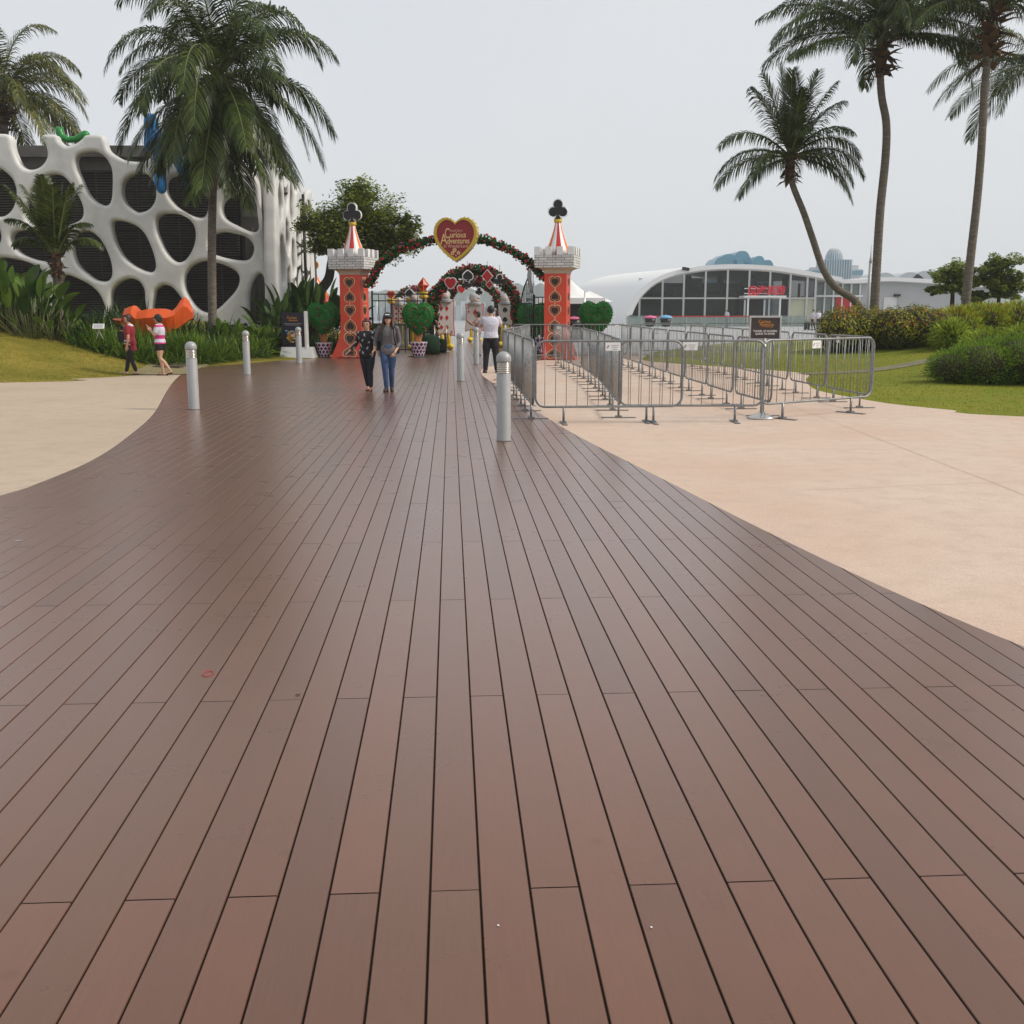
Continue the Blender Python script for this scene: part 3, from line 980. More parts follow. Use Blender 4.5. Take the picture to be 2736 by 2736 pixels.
# louvres and walls behind the screen
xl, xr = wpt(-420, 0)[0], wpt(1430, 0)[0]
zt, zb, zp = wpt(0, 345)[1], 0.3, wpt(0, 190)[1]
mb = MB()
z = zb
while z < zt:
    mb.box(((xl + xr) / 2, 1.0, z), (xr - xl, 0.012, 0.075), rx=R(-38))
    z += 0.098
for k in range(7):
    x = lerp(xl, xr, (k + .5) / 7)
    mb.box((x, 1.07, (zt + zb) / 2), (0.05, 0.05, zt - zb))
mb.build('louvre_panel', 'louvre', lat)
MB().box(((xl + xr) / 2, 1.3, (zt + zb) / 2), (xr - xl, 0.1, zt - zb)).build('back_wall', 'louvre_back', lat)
mb = MB()
mb.box(((xl + xr) / 2, 1.25, (zt + zp) / 2), (xr - xl + 0.3, 0.5, zp - zt))
mb.box(((xl + xr) / 2, 1.2, zp - 0.2), (xr - xl + 0.5, 0.8, 0.42))
mb.box(((xl + xr) / 2, 5.2, (zp + zb) / 2 - .2), (xr - xl, 7.4, zp - zb - .6))
mb.build('parapet', 'concrete', lat)
mb = MB()
mb.box((xr + 0.35, 1.6, 2.6), (0.7, 0.6, 5.2))
mb.box((xr + 1.1, 2.6, 1.3), (1.0, 0.3, 2.8))
mb.box((xr + 0.75, 1.3, 3.6), (0.35, 0.25, 0.9))
mb.build('service_column', 'concrete', lat)
mb = MB()
for k in range(5):
    mb.tube([(xr + 0.6, 3 + k * .1, 1.0 + k * 1.1), (xr + 1.5, 6.5, 2.0 + k * 1.1)], 0.05, 6)
    mb.tube([(xr + 0.6, 3, 2.0 + k * 1.1), (xr + 1.5, 6.5, 1.0 + k * 1.1)], 0.04, 6)
    mb.tube([(xr + 0.6, 3, 1.9 + k * 1.1), (xr + 1.5, 3.2, 1.9 + k * 1.1)], 0.05, 6)
for x_, y_ in ((xr + .7, 3), (xr + 1.5, 6.5)): mb.tube([(x_, y_, 0.2), (x_, y_, 6.6)], 0.07, 6)
mb.build('steel_bracing', 'black_iron', lat)
# the return side: tall narrow cells seen edge-on
random.seed(8)
SX, SZ0, SZ1 = 11.0, 0.3, 7.2
def ring_cell(cx, cz, rx, rz, n=14):
    return [(cx + cos(2 * pi * i / n) * rx * (1 + .12 * sin(i * 2.3 + cx)), cz + sin(2 * pi * i / n) * rz * (1 + .1 * cos(i * 1.7 + cz))) for i in range(n)]
cells = []
for i in range(7):
    x = 0.95 + i * 1.5
    z = 0.6 + (0.9 if i % 2 else 0)
    while z < 6.6:
        h_ = random.uniform(.75, 1.05)
        if z + h_ * 2 > 7.4: break
        cells.append(smooth_closed(ring_cell(x, z + h_, 0.60, h_ * .95), 3))
        z += h_ * 2 + .28
op = []
for i in range(12):
    x = SX * i / 11
    op.append((x, SZ1 - 0.35 + 0.35 * sin(i * 2.1)))
side_o = smooth_closed([(0, -0.3)] + [(SX, -0.3)] + op[::-1], 3)
sd_ = lattice('side_screen', side_o, cells, 0.5, 0.13, 'white_shell', lat)
cxr = wpt(1690, 900)[0]
sd_.rotation_euler = (R(90), 0, R(90) + R(3.2))
sd_.location = (cxr + 0.15, 0.1, 0)
MB().box((cxr - 1.0, 6.0, 2.4), (0.3, 9.6, 4.8)).build('side_wall', 'concrete', lat)

# play sculptures
def sculpt(name, label, blobs, mt, vox=0.05, loc=(0, 0, 0), rz=0, cat='sculpture'):
    mb = MB()
    for pts, rad in blobs: mb.tube(pts, rad, 10)
    for pts, rad in blobs:
        for p, r_ in zip(pts, rad if isinstance(rad, (list, tuple)) else [rad] * len(pts)): mb.ball(p, r_ * 0.98, 10, 6)
    o = mb.build(name, mt)
    md = o.modifiers.new('r', 'REMESH'); md.mode = 'VOXEL'; md.voxel_size = vox
    s_ = o.modifiers.new('s', 'SMOOTH'); s_.iterations = 6
    r = evaluated(o, name, [mt])
    for p in r.data.polygons: p.use_smooth = True
    r.location = loc
    r.rotation_euler.z = rz
    return tag(r, label, cat)
a = lambda x, y: AT(x, y, 43.2)
G = [a(158, 350), a(165, 366), a(182, 374), a(205, 371), a(228, 362)]
sculpt('green_sculpture', 'bright green crawling play figure on the roof edge of the lattice building',
       [([tuple(p) for p in G], [0.16, 0.16, 0.12, 0.13, 0.2]), ([tuple(a(158, 350)), tuple(a(153, 340))], [.1, .06]), ([tuple(a(160, 350)), tuple(a(168, 342))], [.08, .05])], 'green_sculpt', 0.035)
b_ = lambda x, y: tuple(AT(x, y, 41.3))
sculpt('blue_sculpture', 'tall bright blue climbing figure hidden behind the coconut palm fronds', [
    ([b_(403, 322), b_(405, 345), b_(408, 375)], [.28, .26, .33]), ([b_(482, 322), b_(478, 350), b_(470, 385)], [.24, .22, .3]),
    ([b_(405, 385), b_(440, 375), b_(475, 390)], [.32, .34, .32]), ([b_(425, 400), b_(425, 440), b_(428, 490), b_(432, 505)], [.26, .2, .24, .2]),
    ([b_(465, 400), b_(490, 450), b_(510, 500)], [.28, .26, .2])], 'blue_sculpt', 0.06)
# orange play sculpture among the lilies: angular head, saddle back and upswept tail
def osc():
    Y = 32.6
    def q(x, y, dy=0): p = AT(300 + x / 8.05, 800 + y / 8.05, Y); return (p.x, Y + dy, p.z)
    mb = MB()
    secs = [  # (x, top, bottom, halfwidth)
        (20, 415, 445, .06), (120, 405, 520, .18), (250, 400, 560, .25), (300, 190, 600, .28), (400, 150, 620, .34), (480, 130, 640, .36), (540, 200, 700, .40), (600, 245, 740, .42), (700, 225, 760, .44),
        (820, 195, 770, .46), (960, 185, 770, .46), (1100, 190, 760, .46), (1240, 225, 720, .43), (1330, 235, 620, .38), (1400, 170, 640, .32), (1450, 90, 610, .28),
        (1500, 0, 570, .24), (1570, -55, 520, .20), (1640, 20, 460, .14), (1740, 235, 400, .05)]
    vs, fs = [], []
    for x, t, bt, hw in secs:
        m_ = lerp(t, bt, .35)
        dip = 45 if 700 <= x <= 1250 else 0
        for xx, yy, dd in ((x, t + dip, 0), (x, t + 12, -hw * .55), (x, m_, -hw), (x, bt, -hw * .6), (x, bt, hw * .6), (x, m_, hw), (x, t + 12, hw * .55)):
            vs.append(q(xx, yy, dd))
    n = 7
    for i in range(len(secs) - 1):
        for k in range(n):
            k2 = (k + 1) % n
            fs.append((i * n + k, i * n + k2, (i + 1) * n + k2, (i + 1) * n + k))
    fs.append(tuple(range(n))[::-1]); fs.append(tuple((len(secs) - 1) * n + k for k in range(n)))
    mb.add(vs, [f[::-1] for f in fs], 0, False)
    return tag(mb.build('orange_sculpture', 'orange_sculpt'), 'angular orange play sculpture with raised tail among the lilies', 'sculpture')
osc()

# ============================================================ PAVILION RESTAURANT (right, far)
PY = 115.0
def q6(x, y, Y=PY): return AT(1540 + x / 2.2465, 600 + y / 2.2465, Y)
rest = thing('pavilion', 'white vaulted pavilion restaurant with dark glazed front and red lettering', 'building', (0, PY, 0))
rim = [(288, 606), (300, 545), (320, 492), (355, 430), (400, 380), (450, 338), (510, 305), (580, 280), (660, 262), (780, 245), (920, 238), (1050, 240), (1200, 250), (1350, 272), (1450, 290), (1540, 306), (1600, 318)]
rimp = smooth_open([(q6(x, y).x, 0, q6(x, y).z) for x, y in rim], 4)
DEPTH, SHX = 26.0, -6.0
mb = MB()
vs, fs = [], []
n = len(rimp)
for i, p in enumerate(rimp):
    back = sstep(0, 1, 1 - i / n)
    nx_ = 0.55
    # outer face, front lip, inner lip
    vs += [(p.x, 0, p.z), (p.x + SHX, DEPTH, max(p.z - 0.0, 0)), ]
for i in range(n - 1): fs.append((2 * i, 2 * i + 1, 2 * i + 3, 2 * i + 2))
mb.add(vs, [f[::-1] for f in fs], 0, True)
fr = frames(rimp)
vs, fs = [], []
for i, p in enumerate(rimp):
    t = fr[i][2]
    nrm = Vector((t.z, 0, -t.x))               # towards the inside
    w_ = 0.62 if i > 4 else 0.3
    a_, b2, c_ = p + nrm * 0.0, p + nrm * w_ * .75, p + nrm * w_
    vs += [(a_.x, -.05, a_.z), (b2.x, -.05, b2.z), (c_.x, 0.35, c_.z), (c_.x, 1.2, c_.z)]
for i in range(n - 1):
    for k in range(3): fs.append((4 * i + k, 4 * i + k + 1, 4 * i + 5 + k, 4 * i + 4 + k))
mb.add(vs, fs, 0, False)
mb.build('roof', 'white_plastic', rest)
# glazing
def roof_z(x):
    for a_, b2 in zip(rimp, rimp[1:]):
        if a_.x <= x <= b2.x and b2.x > a_.x: return lerp(a_.z, b2.z, (x - a_.x) / (b2.x - a_.x))
    return rimp[0].z if x < rimp[0].x else rimp[-1].z
gy = 0.5
xs = [q6(v, 400).x for v in (300, 383, 520, 648, 778, 910, 1040, 1165, 1288, 1390, 1440)]
zmid = q6(700, 442).z
z0 = 0.0
for i in range(len(xs) - 1):
    a_, b2 = xs[i], xs[i + 1]
    pl = MB()
    t1, t2 = roof_z(a_) - .55, roof_z(b2) - .55
    lo = q6(0, 562).z if i < 7 else 0.1
    if t1 > zmid + .2 and t2 > zmid + .2:
        pl.add([(a_, gy, zmid), (b2, gy, zmid), (b2, gy, t2), (a_, gy, t1)], [(0, 1, 2, 3)])
    elif t2 > zmid:
        pl.add([(a_ + .8, gy, zmid), (b2, gy, zmid), (b2, gy, t2)], [(0, 1, 2)])
    pl.build('window', 'glass', rest)
    lowm = 'cream_panel' if i in (8, 9, 7) and i != 6 else 'glass'
    if i == 7: lowm = 'glass'
    m2_ = MB().add([(a_ if i else a_ + .6, gy, lo), (b2, gy, lo), (b2, gy, zmid), (a_ + (.9 if i == 0 else 0), gy, zmid)], [(0, 1, 2, 3)])
    m2_.build('window', lowm, rest)
mb = MB()
for x in xs[1:]:
    zt_ = roof_z(x) - .4
    mb.box((x, gy - .06, zt_ / 2), (0.2, 0.22, zt_))
mb.box(((xs[1] + xs[-1]) / 2, gy - .1, zmid), (xs[-1] - xs[1], 0.16, 0.16))
mb.box(((xs[1] + xs[-1]) / 2, gy - .1, q6(0, 562).z), (xs[-1] - xs[1], 0.16, 0.10))
mb.build('mullions', 'chrome', rest)
mb = MB()
mb.box(((xs[0] + xs[7]) / 2, gy + .1, q6(0, 585).z), (xs[7] - xs[0], 0.2, 1.0))
mb.build('low_wall', 'concrete_lt', rest)
mb = MB()
mb.box(((xs[0] + xs[-1]) / 2, 14, 0.05), (xs[-1] - xs[0], 26, 0.1))
mb.box(((xs[0] + xs[-1]) / 2, 24, 2.5), (xs[-1] - xs[0], 0.3, 5))
for k in range(5): mb.tube([(xs[2] + k * 3.6, 6, 0), (xs[2] + k * 3.6, 6, 5.4)], 0.35, 10)
mb.build('interior', 'interior', rest)
MB().box((q6(868, 500).x, 1.5, 2.0), (3.4, 0.1, 2.6)).build('curtain', 'curtain', rest)
MB().box((q6(470, 500).x, 2.5, 1.9), (2.6, .1, 2.4)).build('curtain', 'curtain', rest)
mb = MB()
for k in range(9): mb.box((xs[1] + 1 + k * 1.9, 4.5, 4.6 - (k % 3) * .5), (1.3, 0.1, 0.9))
mb.build('hanging_panels', 'concrete_lt', rest)
# entrance canopy and lettering
mb = MB()
ca, cb = q6(980, 434), q6(1228, 434)
mb.box(((ca.x + cb.x) / 2, -1.0, ca.z), (cb.x - ca.x, 2.6, 0.2))
for x in (q6(1006, 434).x, q6(1195, 434).x): mb.box((x, -2.1, ca.z / 2), (0.16, 0.16, ca.z))
mb.build('canopy', 'white_plastic', rest)
mb = MB()
mb.box(((q6(1033, 0).x + q6(1153, 0).x) / 2, gy - .15, (ca.z - .3) / 2), (q6(1153, 0).x - q6(1033, 0).x, 0.1, ca.z - .3))
mb.build('doorway', 'black', rest)
for x in (1033, 1153):
    MB().box((q6(x, 0).x, gy - .22, (ca.z - .3) / 2), (0.2, 0.12, ca.z - .3)).build('door_frame', 'chrome', rest)
lm = q6(1042, 401)
mb = MB()
mb.tube([(lm.x + cos(2 * pi * k / 24) * .46, -1.6, lm.z + sin(2 * pi * k / 24) * .46) for k in range(24)], 0.075, 8, closed=True)
mb.box((lm.x, -1.6, lm.z + .16), (.46, .08, .09)).box((lm.x - .13, -1.6, lm.z - .1), (.09, .08, .46), ry=R(-25)).box((lm.x + .13, -1.6, lm.z - .1), (.09, .08, .46), ry=R(25)).box((lm.x, -1.6, lm.z - .06), (.09, .08, .28)).box((lm.x - .42, -1.6, lm.z), (.09, .1, .9)).box((lm.x + .42, -1.6, lm.z - .02), (.07, .1, .8))
mb.build('round_emblem', 'sign_letters', rest)
tx = q6(1150, 401)
text('lettering', '海底捞', .98, 'sign_letters', rest, (tx.x, -1.6, tx.z + .02), ext=.05, bold=0.022, sp=0.95)
mb = MB()
for z_ in (.27, -.24): mb.box((q6(1118, 0).x, -1.5, lm.z + z_), (3.9, .06, .09))
mb.build('sign_rails', 'white_plastic', rest)
MB().box((q6(655, 266).x, -.15, q6(655, 266).z), (.75, .2, .32), ry=R(8)).build('dark_roof_plate', 'black', rest)
# right wing
wing = thing('terrace_wing', 'low grey wing with wavy white roof joining the pavilion on the right', 'building', (0, PY + 3, 0))
WX0, WX1 = q6(1445, 0, PY + 3).x, AT(2660, 760, PY + 3).x
wv = [(2184, 737), (2215, 741), (2249, 746), (2300, 746), (2345, 742), (2385, 741), (2430, 743), (2480, 746), (2560, 752), (2670, 760)]
wvp = smooth_open([(AT(x, y, PY + 3).x, 0, AT(x, y, PY + 3).z) for x, y in wv], 5)
mb = MB()
vs, fs = [], []
for p in wvp: vs += [(p.x, -.4, p.z), (p.x, 16, p.z + .2), (p.x, -.4, p.z - .42), (p.x, 0.6, p.z - .5)]
for i in range(len(wvp) - 1):
    a_ = 4 * i
    fs += [(a_, a_ + 4, a_ + 5, a_ + 1), (a_ + 2, a_ + 6, a_ + 4, a_), (a_ + 3, a_ + 7, a_ + 6, a_ + 2)]
mb.add(vs, fs, 0, False)
mb.build('roof', 'white_plastic', wing)
vs, fs = [], []
for p in wvp: vs += [(p.x, .5, 0), (p.x, .5, p.z - .44)]
for i in range(len(wvp) - 1): fs.append((2 * i, 2 * i + 2, 2 * i + 3, 2 * i + 1))
MB().add(vs, fs).build('wall', 'concrete_lt', wing)
gx0, gx1 = AT(2245, 0, PY).x, AT(2372, 0, PY).x
zc = AT(0, 790, PY).z
MB().box(((gx0 + gx1) / 2, .42, (zc + AT(0, 754, PY).z) / 2), (gx1 - gx0, .08, AT(0, 754, PY).z - zc)).build('window', 'glass_lt', wing)
mb = MB()
mb.box(((gx0 + gx1) / 2, .40, zc / 2 - .05), (gx1 - gx0, .08, zc - .3))
mb.build('window', 'glass_lt', wing)
mb = MB()
for k in range(6): mb.box((lerp(gx0, gx1, k / 5), .3, 2.3), (.16, .16, 4.6))
mb.box(((gx0 + gx1) / 2, .2, zc), (gx1 - gx0 + .5, .5, .2))
mb.build('window_frame', 'white_plastic', wing)
MB().box((AT(2330, 0, PY).x, .28, 1.7), (2.0, .06, 2.6)).build('red_panel', 'suit_red', wing)
mb = MB()
for k in range(4): mb.box((AT(2196 + k * 11, 0, PY).x, .35, 1.6), (.25, .1, 3.0))
mb.build('dark_slots', 'black_iron', wing)
MB().box((AT(2462, 0, PY).x, .42, 1.5), (1.4, .08, 3.0)).build('door', 'white_paint', wing)
MB().box((AT(2480, 0, PY).x, .3, AT(0, 788, PY).z), (.6, .5, .25)).build('wall_lamp', 'black', wing)
MB().box((AT(2187, 0, PY - 1).x, -2, 2.2), (.22, .22, 4.4)).build('red_post', 'suit_red', wing)
# glass balustrade in front of the pavilion
bal = thing('glass_balustrade', 'low pale glass balustrade along the terrace in front of the pavilion', 'railing', (0, 100, 0))
bx0, bx1 = AT(1690, 0, 100).x, AT(2200, 0, 100).x
for k in range(12):
    a_, b2 = lerp(bx0, bx1, k / 12) + .05, lerp(bx0, bx1, (k + 1) / 12) - .05
    MB().box(((a_ + b2) / 2, 0, .6), (b2 - a_, .03, 1.0)).build('glass_pane', 'glass_lt', bal)
mb = MB()
for k in range(13): MB().box((lerp(bx0, bx1, k / 12), 0, .55), (.06, .08, 1.1)).build('post', 'chrome', bal)
MB().box((q6(850, 0, 99).x, -.3, 1.05), (10.5, .04, .09)).build('red_belt', 'suit_red', bal)

# blue ribbed roofs behind the pavilion
ribs = thing('ribbed_roof_hall', 'pale blue cluster of rounded vault roofs rising behind the pavilion', 'building', (0, 190, 0))
def dome_slab(x0, x1, top, bot, lean, y):
    P = []
    for k in range(13):
        t = k / 12
        u_ = .5 - .5 * cos(pi * t)
        P.append((lerp(x0, x1, u_), bot + (top - bot) * (.70 + .30 * max(0, 1 - abs(2 * u_ - 1.05) ** 3) ** .5) if 0 < k < 12 else bot))
    return P
for (x0, x1, ty, ln, yy, dp) in ((812, 952, 192, 1.5, 0, 9), (846, 975, 176, 1.6, 4, 9), (930, 1050, 158, 1.7, 8, 9), (960, 1010, 200, 1.5, 1, 8), (1045, 1090, 206, 1.5, 1, 8), (1050, 1138, 188, 1.7, 5, 8), (1100, 1190, 212, 1.7, 9, 8)):
    y_ = 190 + yy
    X0, X1 = q6(x0, 240, y_).x, q6(x1, 240, y_).x
    P = dome_slab(X0, X1, q6(0, ty, y_).z, 0.0, ln, yy)
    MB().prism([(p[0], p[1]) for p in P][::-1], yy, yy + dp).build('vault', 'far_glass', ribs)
# hotel with egg-shaped glass dome
hot = thing('domed_hotel', 'distant hotel with pale blue glass egg dome above low white wings', 'building', (0, 420, 0))
hc = AT(1540 + 1592 / 2.2465, 700, 420)
def hx(v): return AT(1540 + v / 2.2465, 700, 420).x
def hzz(v): return AT(2248, 600 + v / 2.2465, 420).z
zt_, zb_ = hzz(133), hzz(235)
mb = MB()
rad = (hx(1646) - hx(1538)) / 2
prof = [(rad * 1.0, 0)] + [(rad * max(1e-3, cos((k / 10) * pi / 2)) ** .75, zb_ + (zt_ - zb_) * sin((k / 10) * pi / 2)) for k in range(11)]
mb.lathe(prof, 32, (hc.x, 10, 0))
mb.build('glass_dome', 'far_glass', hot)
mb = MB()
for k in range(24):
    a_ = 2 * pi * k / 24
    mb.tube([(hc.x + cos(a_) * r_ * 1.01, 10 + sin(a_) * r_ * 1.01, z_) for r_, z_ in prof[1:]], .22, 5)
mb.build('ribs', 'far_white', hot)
mb = MB()
mb.box(((hx(1510) + hx(1668)) / 2, 10, hzz(208) / 2), (hx(1668) - hx(1510), 12, hzz(208)))
mb.build('drum', 'far_glass', hot)
mb = MB()
for k in range(12):
    x_ = lerp(hx(1505), hx(1672), k / 11)
    mb.box((x_, 3.8, hzz(206) / 2), (.28, .5, hzz(206)))
mb.box(((hx(1432) + hx(1745)) / 2, 9, hzz(266) / 2), (hx(1745) - hx(1432), 9, hzz(266)))
mb.box(((hx(1676) + hx(1725)) / 2, 9, hzz(240) / 2), (hx(1725) - hx(1676), 6, hzz(240)))
mb.box(((hx(1448) + hx(1478)) / 2, 9, hzz(252) / 2), (hx(1478) - hx(1448), 6, hzz(252)))
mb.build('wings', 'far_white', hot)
mb = MB()
for k in range(22): mb.box((lerp(hx(1440), hx(1740), k / 21), 4.4, hzz(285)), (.9, .2, 1.6))
mb.build('windows', 'far_glass', hot)
# far low curved roofs right of the hotel
fr_ = thing('distant_curved_roofs', 'faint row of low curved white roofs on the far right skyline', 'building', (0, 260, 0))
for (x0, x1, ty) in ((2330, 2400, 728), (2395, 2470, 727), (2440, 2505, 723), (2490, 2560, 728), (2560, 2640, 722)):
    X0, X1 = AT(x0, 740, 260).x, AT(x1, 740, 260).x
    zt_ = AT(0, ty, 260).z
    P = [(lerp(X0, X1, k / 10), zt_ - 1.6 * (2 * k / 10 - 1) ** 2) for k in range(11)]
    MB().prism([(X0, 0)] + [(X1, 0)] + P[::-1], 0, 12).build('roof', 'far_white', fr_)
# distant skyline bits between the towers
sk = thing('distant_ferry_hall', 'hazy grey white waterfront buildings across the strait behind the arches', 'building', (0, 380, 0))
mb = MB()
random.seed(31)
for x in range(985, 1560, 16):
    p = AT(x, 829, 380)
    hgt = random.uniform(1.5, 6.5)
    mb.box((p.x, random.uniform(0, 6), hgt / 2 - 1), (random.uniform(1.6, 3.0), 5, hgt + 2))
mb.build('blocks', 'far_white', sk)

# white event tent
tp = AT(1522, 860, 62)
tent = thing('event_tent', 'white peaked event tent with black scalloped valance beside the right tower', 'tent', (tp.x, 62, 0))
tz, ez, vz = AT(0, 745, 62).z, AT(0, 797, 62).z, AT(0, 812, 62).z
vs, fs = [(0, 0, tz)], []
W_ = 1.85
ringpts = []
for lv in range(1, 7):
    t = lv / 6
    zz = ez + (tz - ez) * (1 - t) ** 1.9
    for k in range(16):
        a_ = 2 * pi * k / 16 + pi / 16
        s_ = 1 / max(abs(cos(a_)), abs(sin(a_)))
        vs.append((cos(a_) * s_ * W_ * t, sin(a_) * s_ * W_ * t, zz))
for k in range(16): fs.append((0, 1 + k, 1 + (k + 1) % 16))
for lv in range(5):
    for k in range(16):
        a_ = 1 + lv * 16
        fs.append((a_ + k, a_ + 16 + k, a_ + 16 + (k + 1) % 16, a_ + (k + 1) % 16))
MB().add(vs, fs, 0, True).build('canopy', 'tent', tent)
mb = MB()
for sx_, sy_, ln in ((0, -1, 'x'), (1, 0, 'y'), (-1, 0, 'y')):
    if ln == 'x': mb.box((0, -W_, (ez + vz) / 2), (2 * W_, .03, ez - vz))
    else: mb.box((sx_ * W_, 0, (ez + vz) / 2), (.03, 2 * W_, ez - vz))
mb.build('skirt', 'tent', tent)
mb = MB()
for k in range(9):
    x = -W_ + (k + .5) * 2 * W_ / 9
    P = [(x + cos(pi + pi * j / 8) * .21, vz + .05 + sin(pi + pi * j / 8) * .2) for j in range(9)]
    mb.prism(P, -W_ + .03, -W_ + .05)
mb.box((0, .3, vz / 2), (2 * W_ - .3, 2.6, vz))  # solid black block colours in the shade under the canopy
mb.build('valance_and_shade', 'black', tent)
mb = MB()
for sx_ in (-1, 1):
    for sy_ in (-1, 1): MB().box((sx_ * (W_ - .05), sy_ * (W_ - .05), ez / 2), (.09, .09, ez)).build('leg', 'white_plastic', tent)
t2 = thing('small_tent', 'lower white awning just right of the peaked event tent', 'tent', (AT(1585, 0, 80).x, 80, 0))
MB().add([(-1.6, -1.5, 2.2), (1.6, -1.5, 2.2), (1.6, 1.5, 2.2), (-1.6, 1.5, 2.2), (0, 0, 3.0)], [(0, 1, 4), (1, 2, 4), (2, 3, 4), (3, 0, 4)]).build('canopy', 'tent', t2)
mb = MB()
for sx_ in (-1, 1):
    for sy_ in (-1, 1): MB().box((sx_ * 1.5, sy_ * 1.4, 1.1), (.08, .08, 2.2)).build('leg', 'white_plastic', t2)
# lamp mast and thin pole
pm = AT(2318, 829, 70)
mast = thing('lamp_mast', 'tall slim grey mast standing between the leaning palm and the straight palm', 'mast', (pm.x, 70, 0))
zt_ = AT(0, 653, 70).z
MB().tube([(0, 0, 0), (0, 0, zt_ * .8)], [.12, .09], 10).build('pole', 'paint_grey', mast)
MB().tube([(0, 0, zt_ * .8), (0, 0, zt_ * .86), (0, 0, zt_)], [.11, .05, .015], 8).build('spike', 'paint_grey', mast)
pm = AT(1562, 829, 58)
mast = thing('flag_pole', 'short thin bare pole beside the event tent', 'pole', (pm.x, 58, 0))
MB().tube([(0, 0, 0), (0, 0, AT(0, 778, 58).z)], [.05, .035], 8).build('pole', 'chrome', mast)
# umbrellas
def umbrella(px, py, Y, top, mt, label):
    p = AT(px, py, Y)
    zb = p.z
    hgt = AT(0, top, Y).z
    w = 0.46
    t = thing('umbrella', label, 'umbrella', (p.x, Y, 0), group='open umbrellas on the far terrace')
    prof = [(w * sin(k / 8 * pi / 2), zb + (hgt - zb) * cos(k / 8 * pi / 2) ** .8) for k in range(8, -1, -1)]
    prof[-1] = (1e-4, hgt)
    MB().lathe(prof, 16).build('canopy', mt, t)
    MB().lathe([(w * .92, zb - .02), (.3, zb - .55), (.12, zb - .6)], 16).build('lining', 'black', t)
    MB().tube([(0, 0, 0.0), (0, 0, hgt + .05)], .02, 6).build('pole', 'chrome', t)
umbrella(1737, 850, 76, 843, 'umb_pink', 'pink topped black umbrella before the pavilion glazing')
umbrella(1779, 850, 76, 842, 'umb_blue', 'blue topped black umbrella before the pavilion glazing')
umbrella(1534, 853, 60, 846, 'umb_pink', 'pink umbrella half hidden behind the right red tower')
# ============================================================ CARD TOWERS
bm_ = bpy.data.materials.new('painted_stone_blocks')
bm_.use_nodes = True
n, l = bm_.node_tree.nodes, bm_.node_tree.links
b = n['Principled BSDF']
b.inputs['Roughness'].default_value = 0.6
tc = n.new('ShaderNodeTexCoord')
sp_ = n.new('ShaderNodeSeparateXYZ'); l.new(tc.outputs['Object'], sp_.inputs[0])
ad = mathn(n, l, 'ADD', sp_.outputs['X'], sp_.outputs['Y'])
cb = n.new('ShaderNodeCombineXYZ'); l.new(ad, cb.inputs[0]); l.new(sp_.outputs['Z'], cb.inputs[1])
bt = n.new('ShaderNodeTexBrick')
bt.inputs['Color1'].default_value = (0.70, 0.69, 0.67, 1)
bt.inputs['Color2'].default_value = (0.52, 0.51, 0.50, 1)
bt.inputs['Mortar'].default_value = (0.07, 0.07, 0.07, 1)
bt.inputs['Scale'].default_value = 1.0
bt.inputs['Mortar Size'].default_value = 0.008
bt.inputs['Mortar Smooth'].default_value = 0.2
bt.inputs['Brick Width'].default_value = 0.30
bt.inputs['Row Height'].default_value = 0.085
bt.offset = 0.37
nz = n.new('ShaderNodeTexNoise'); nz.inputs['Scale'].default_value = 5
l.new(cb.outputs[0], nz.inputs['Vector'])
vmx = n.new('ShaderNodeVectorMath'); vmx.operation = 'MULTIPLY_ADD'
vmx.inputs[1].default_value = (0.03, 0.012, 0)
l.new(nz.outputs['Color'], vmx.inputs[0]); l.new(cb.outputs[0], vmx.inputs[2])
l.new(vmx.outputs[0], bt.inputs['Vector'])
l.new(bt.outputs['Color'], b.inputs['Base Color'])
M['brickpaint'] = bm_

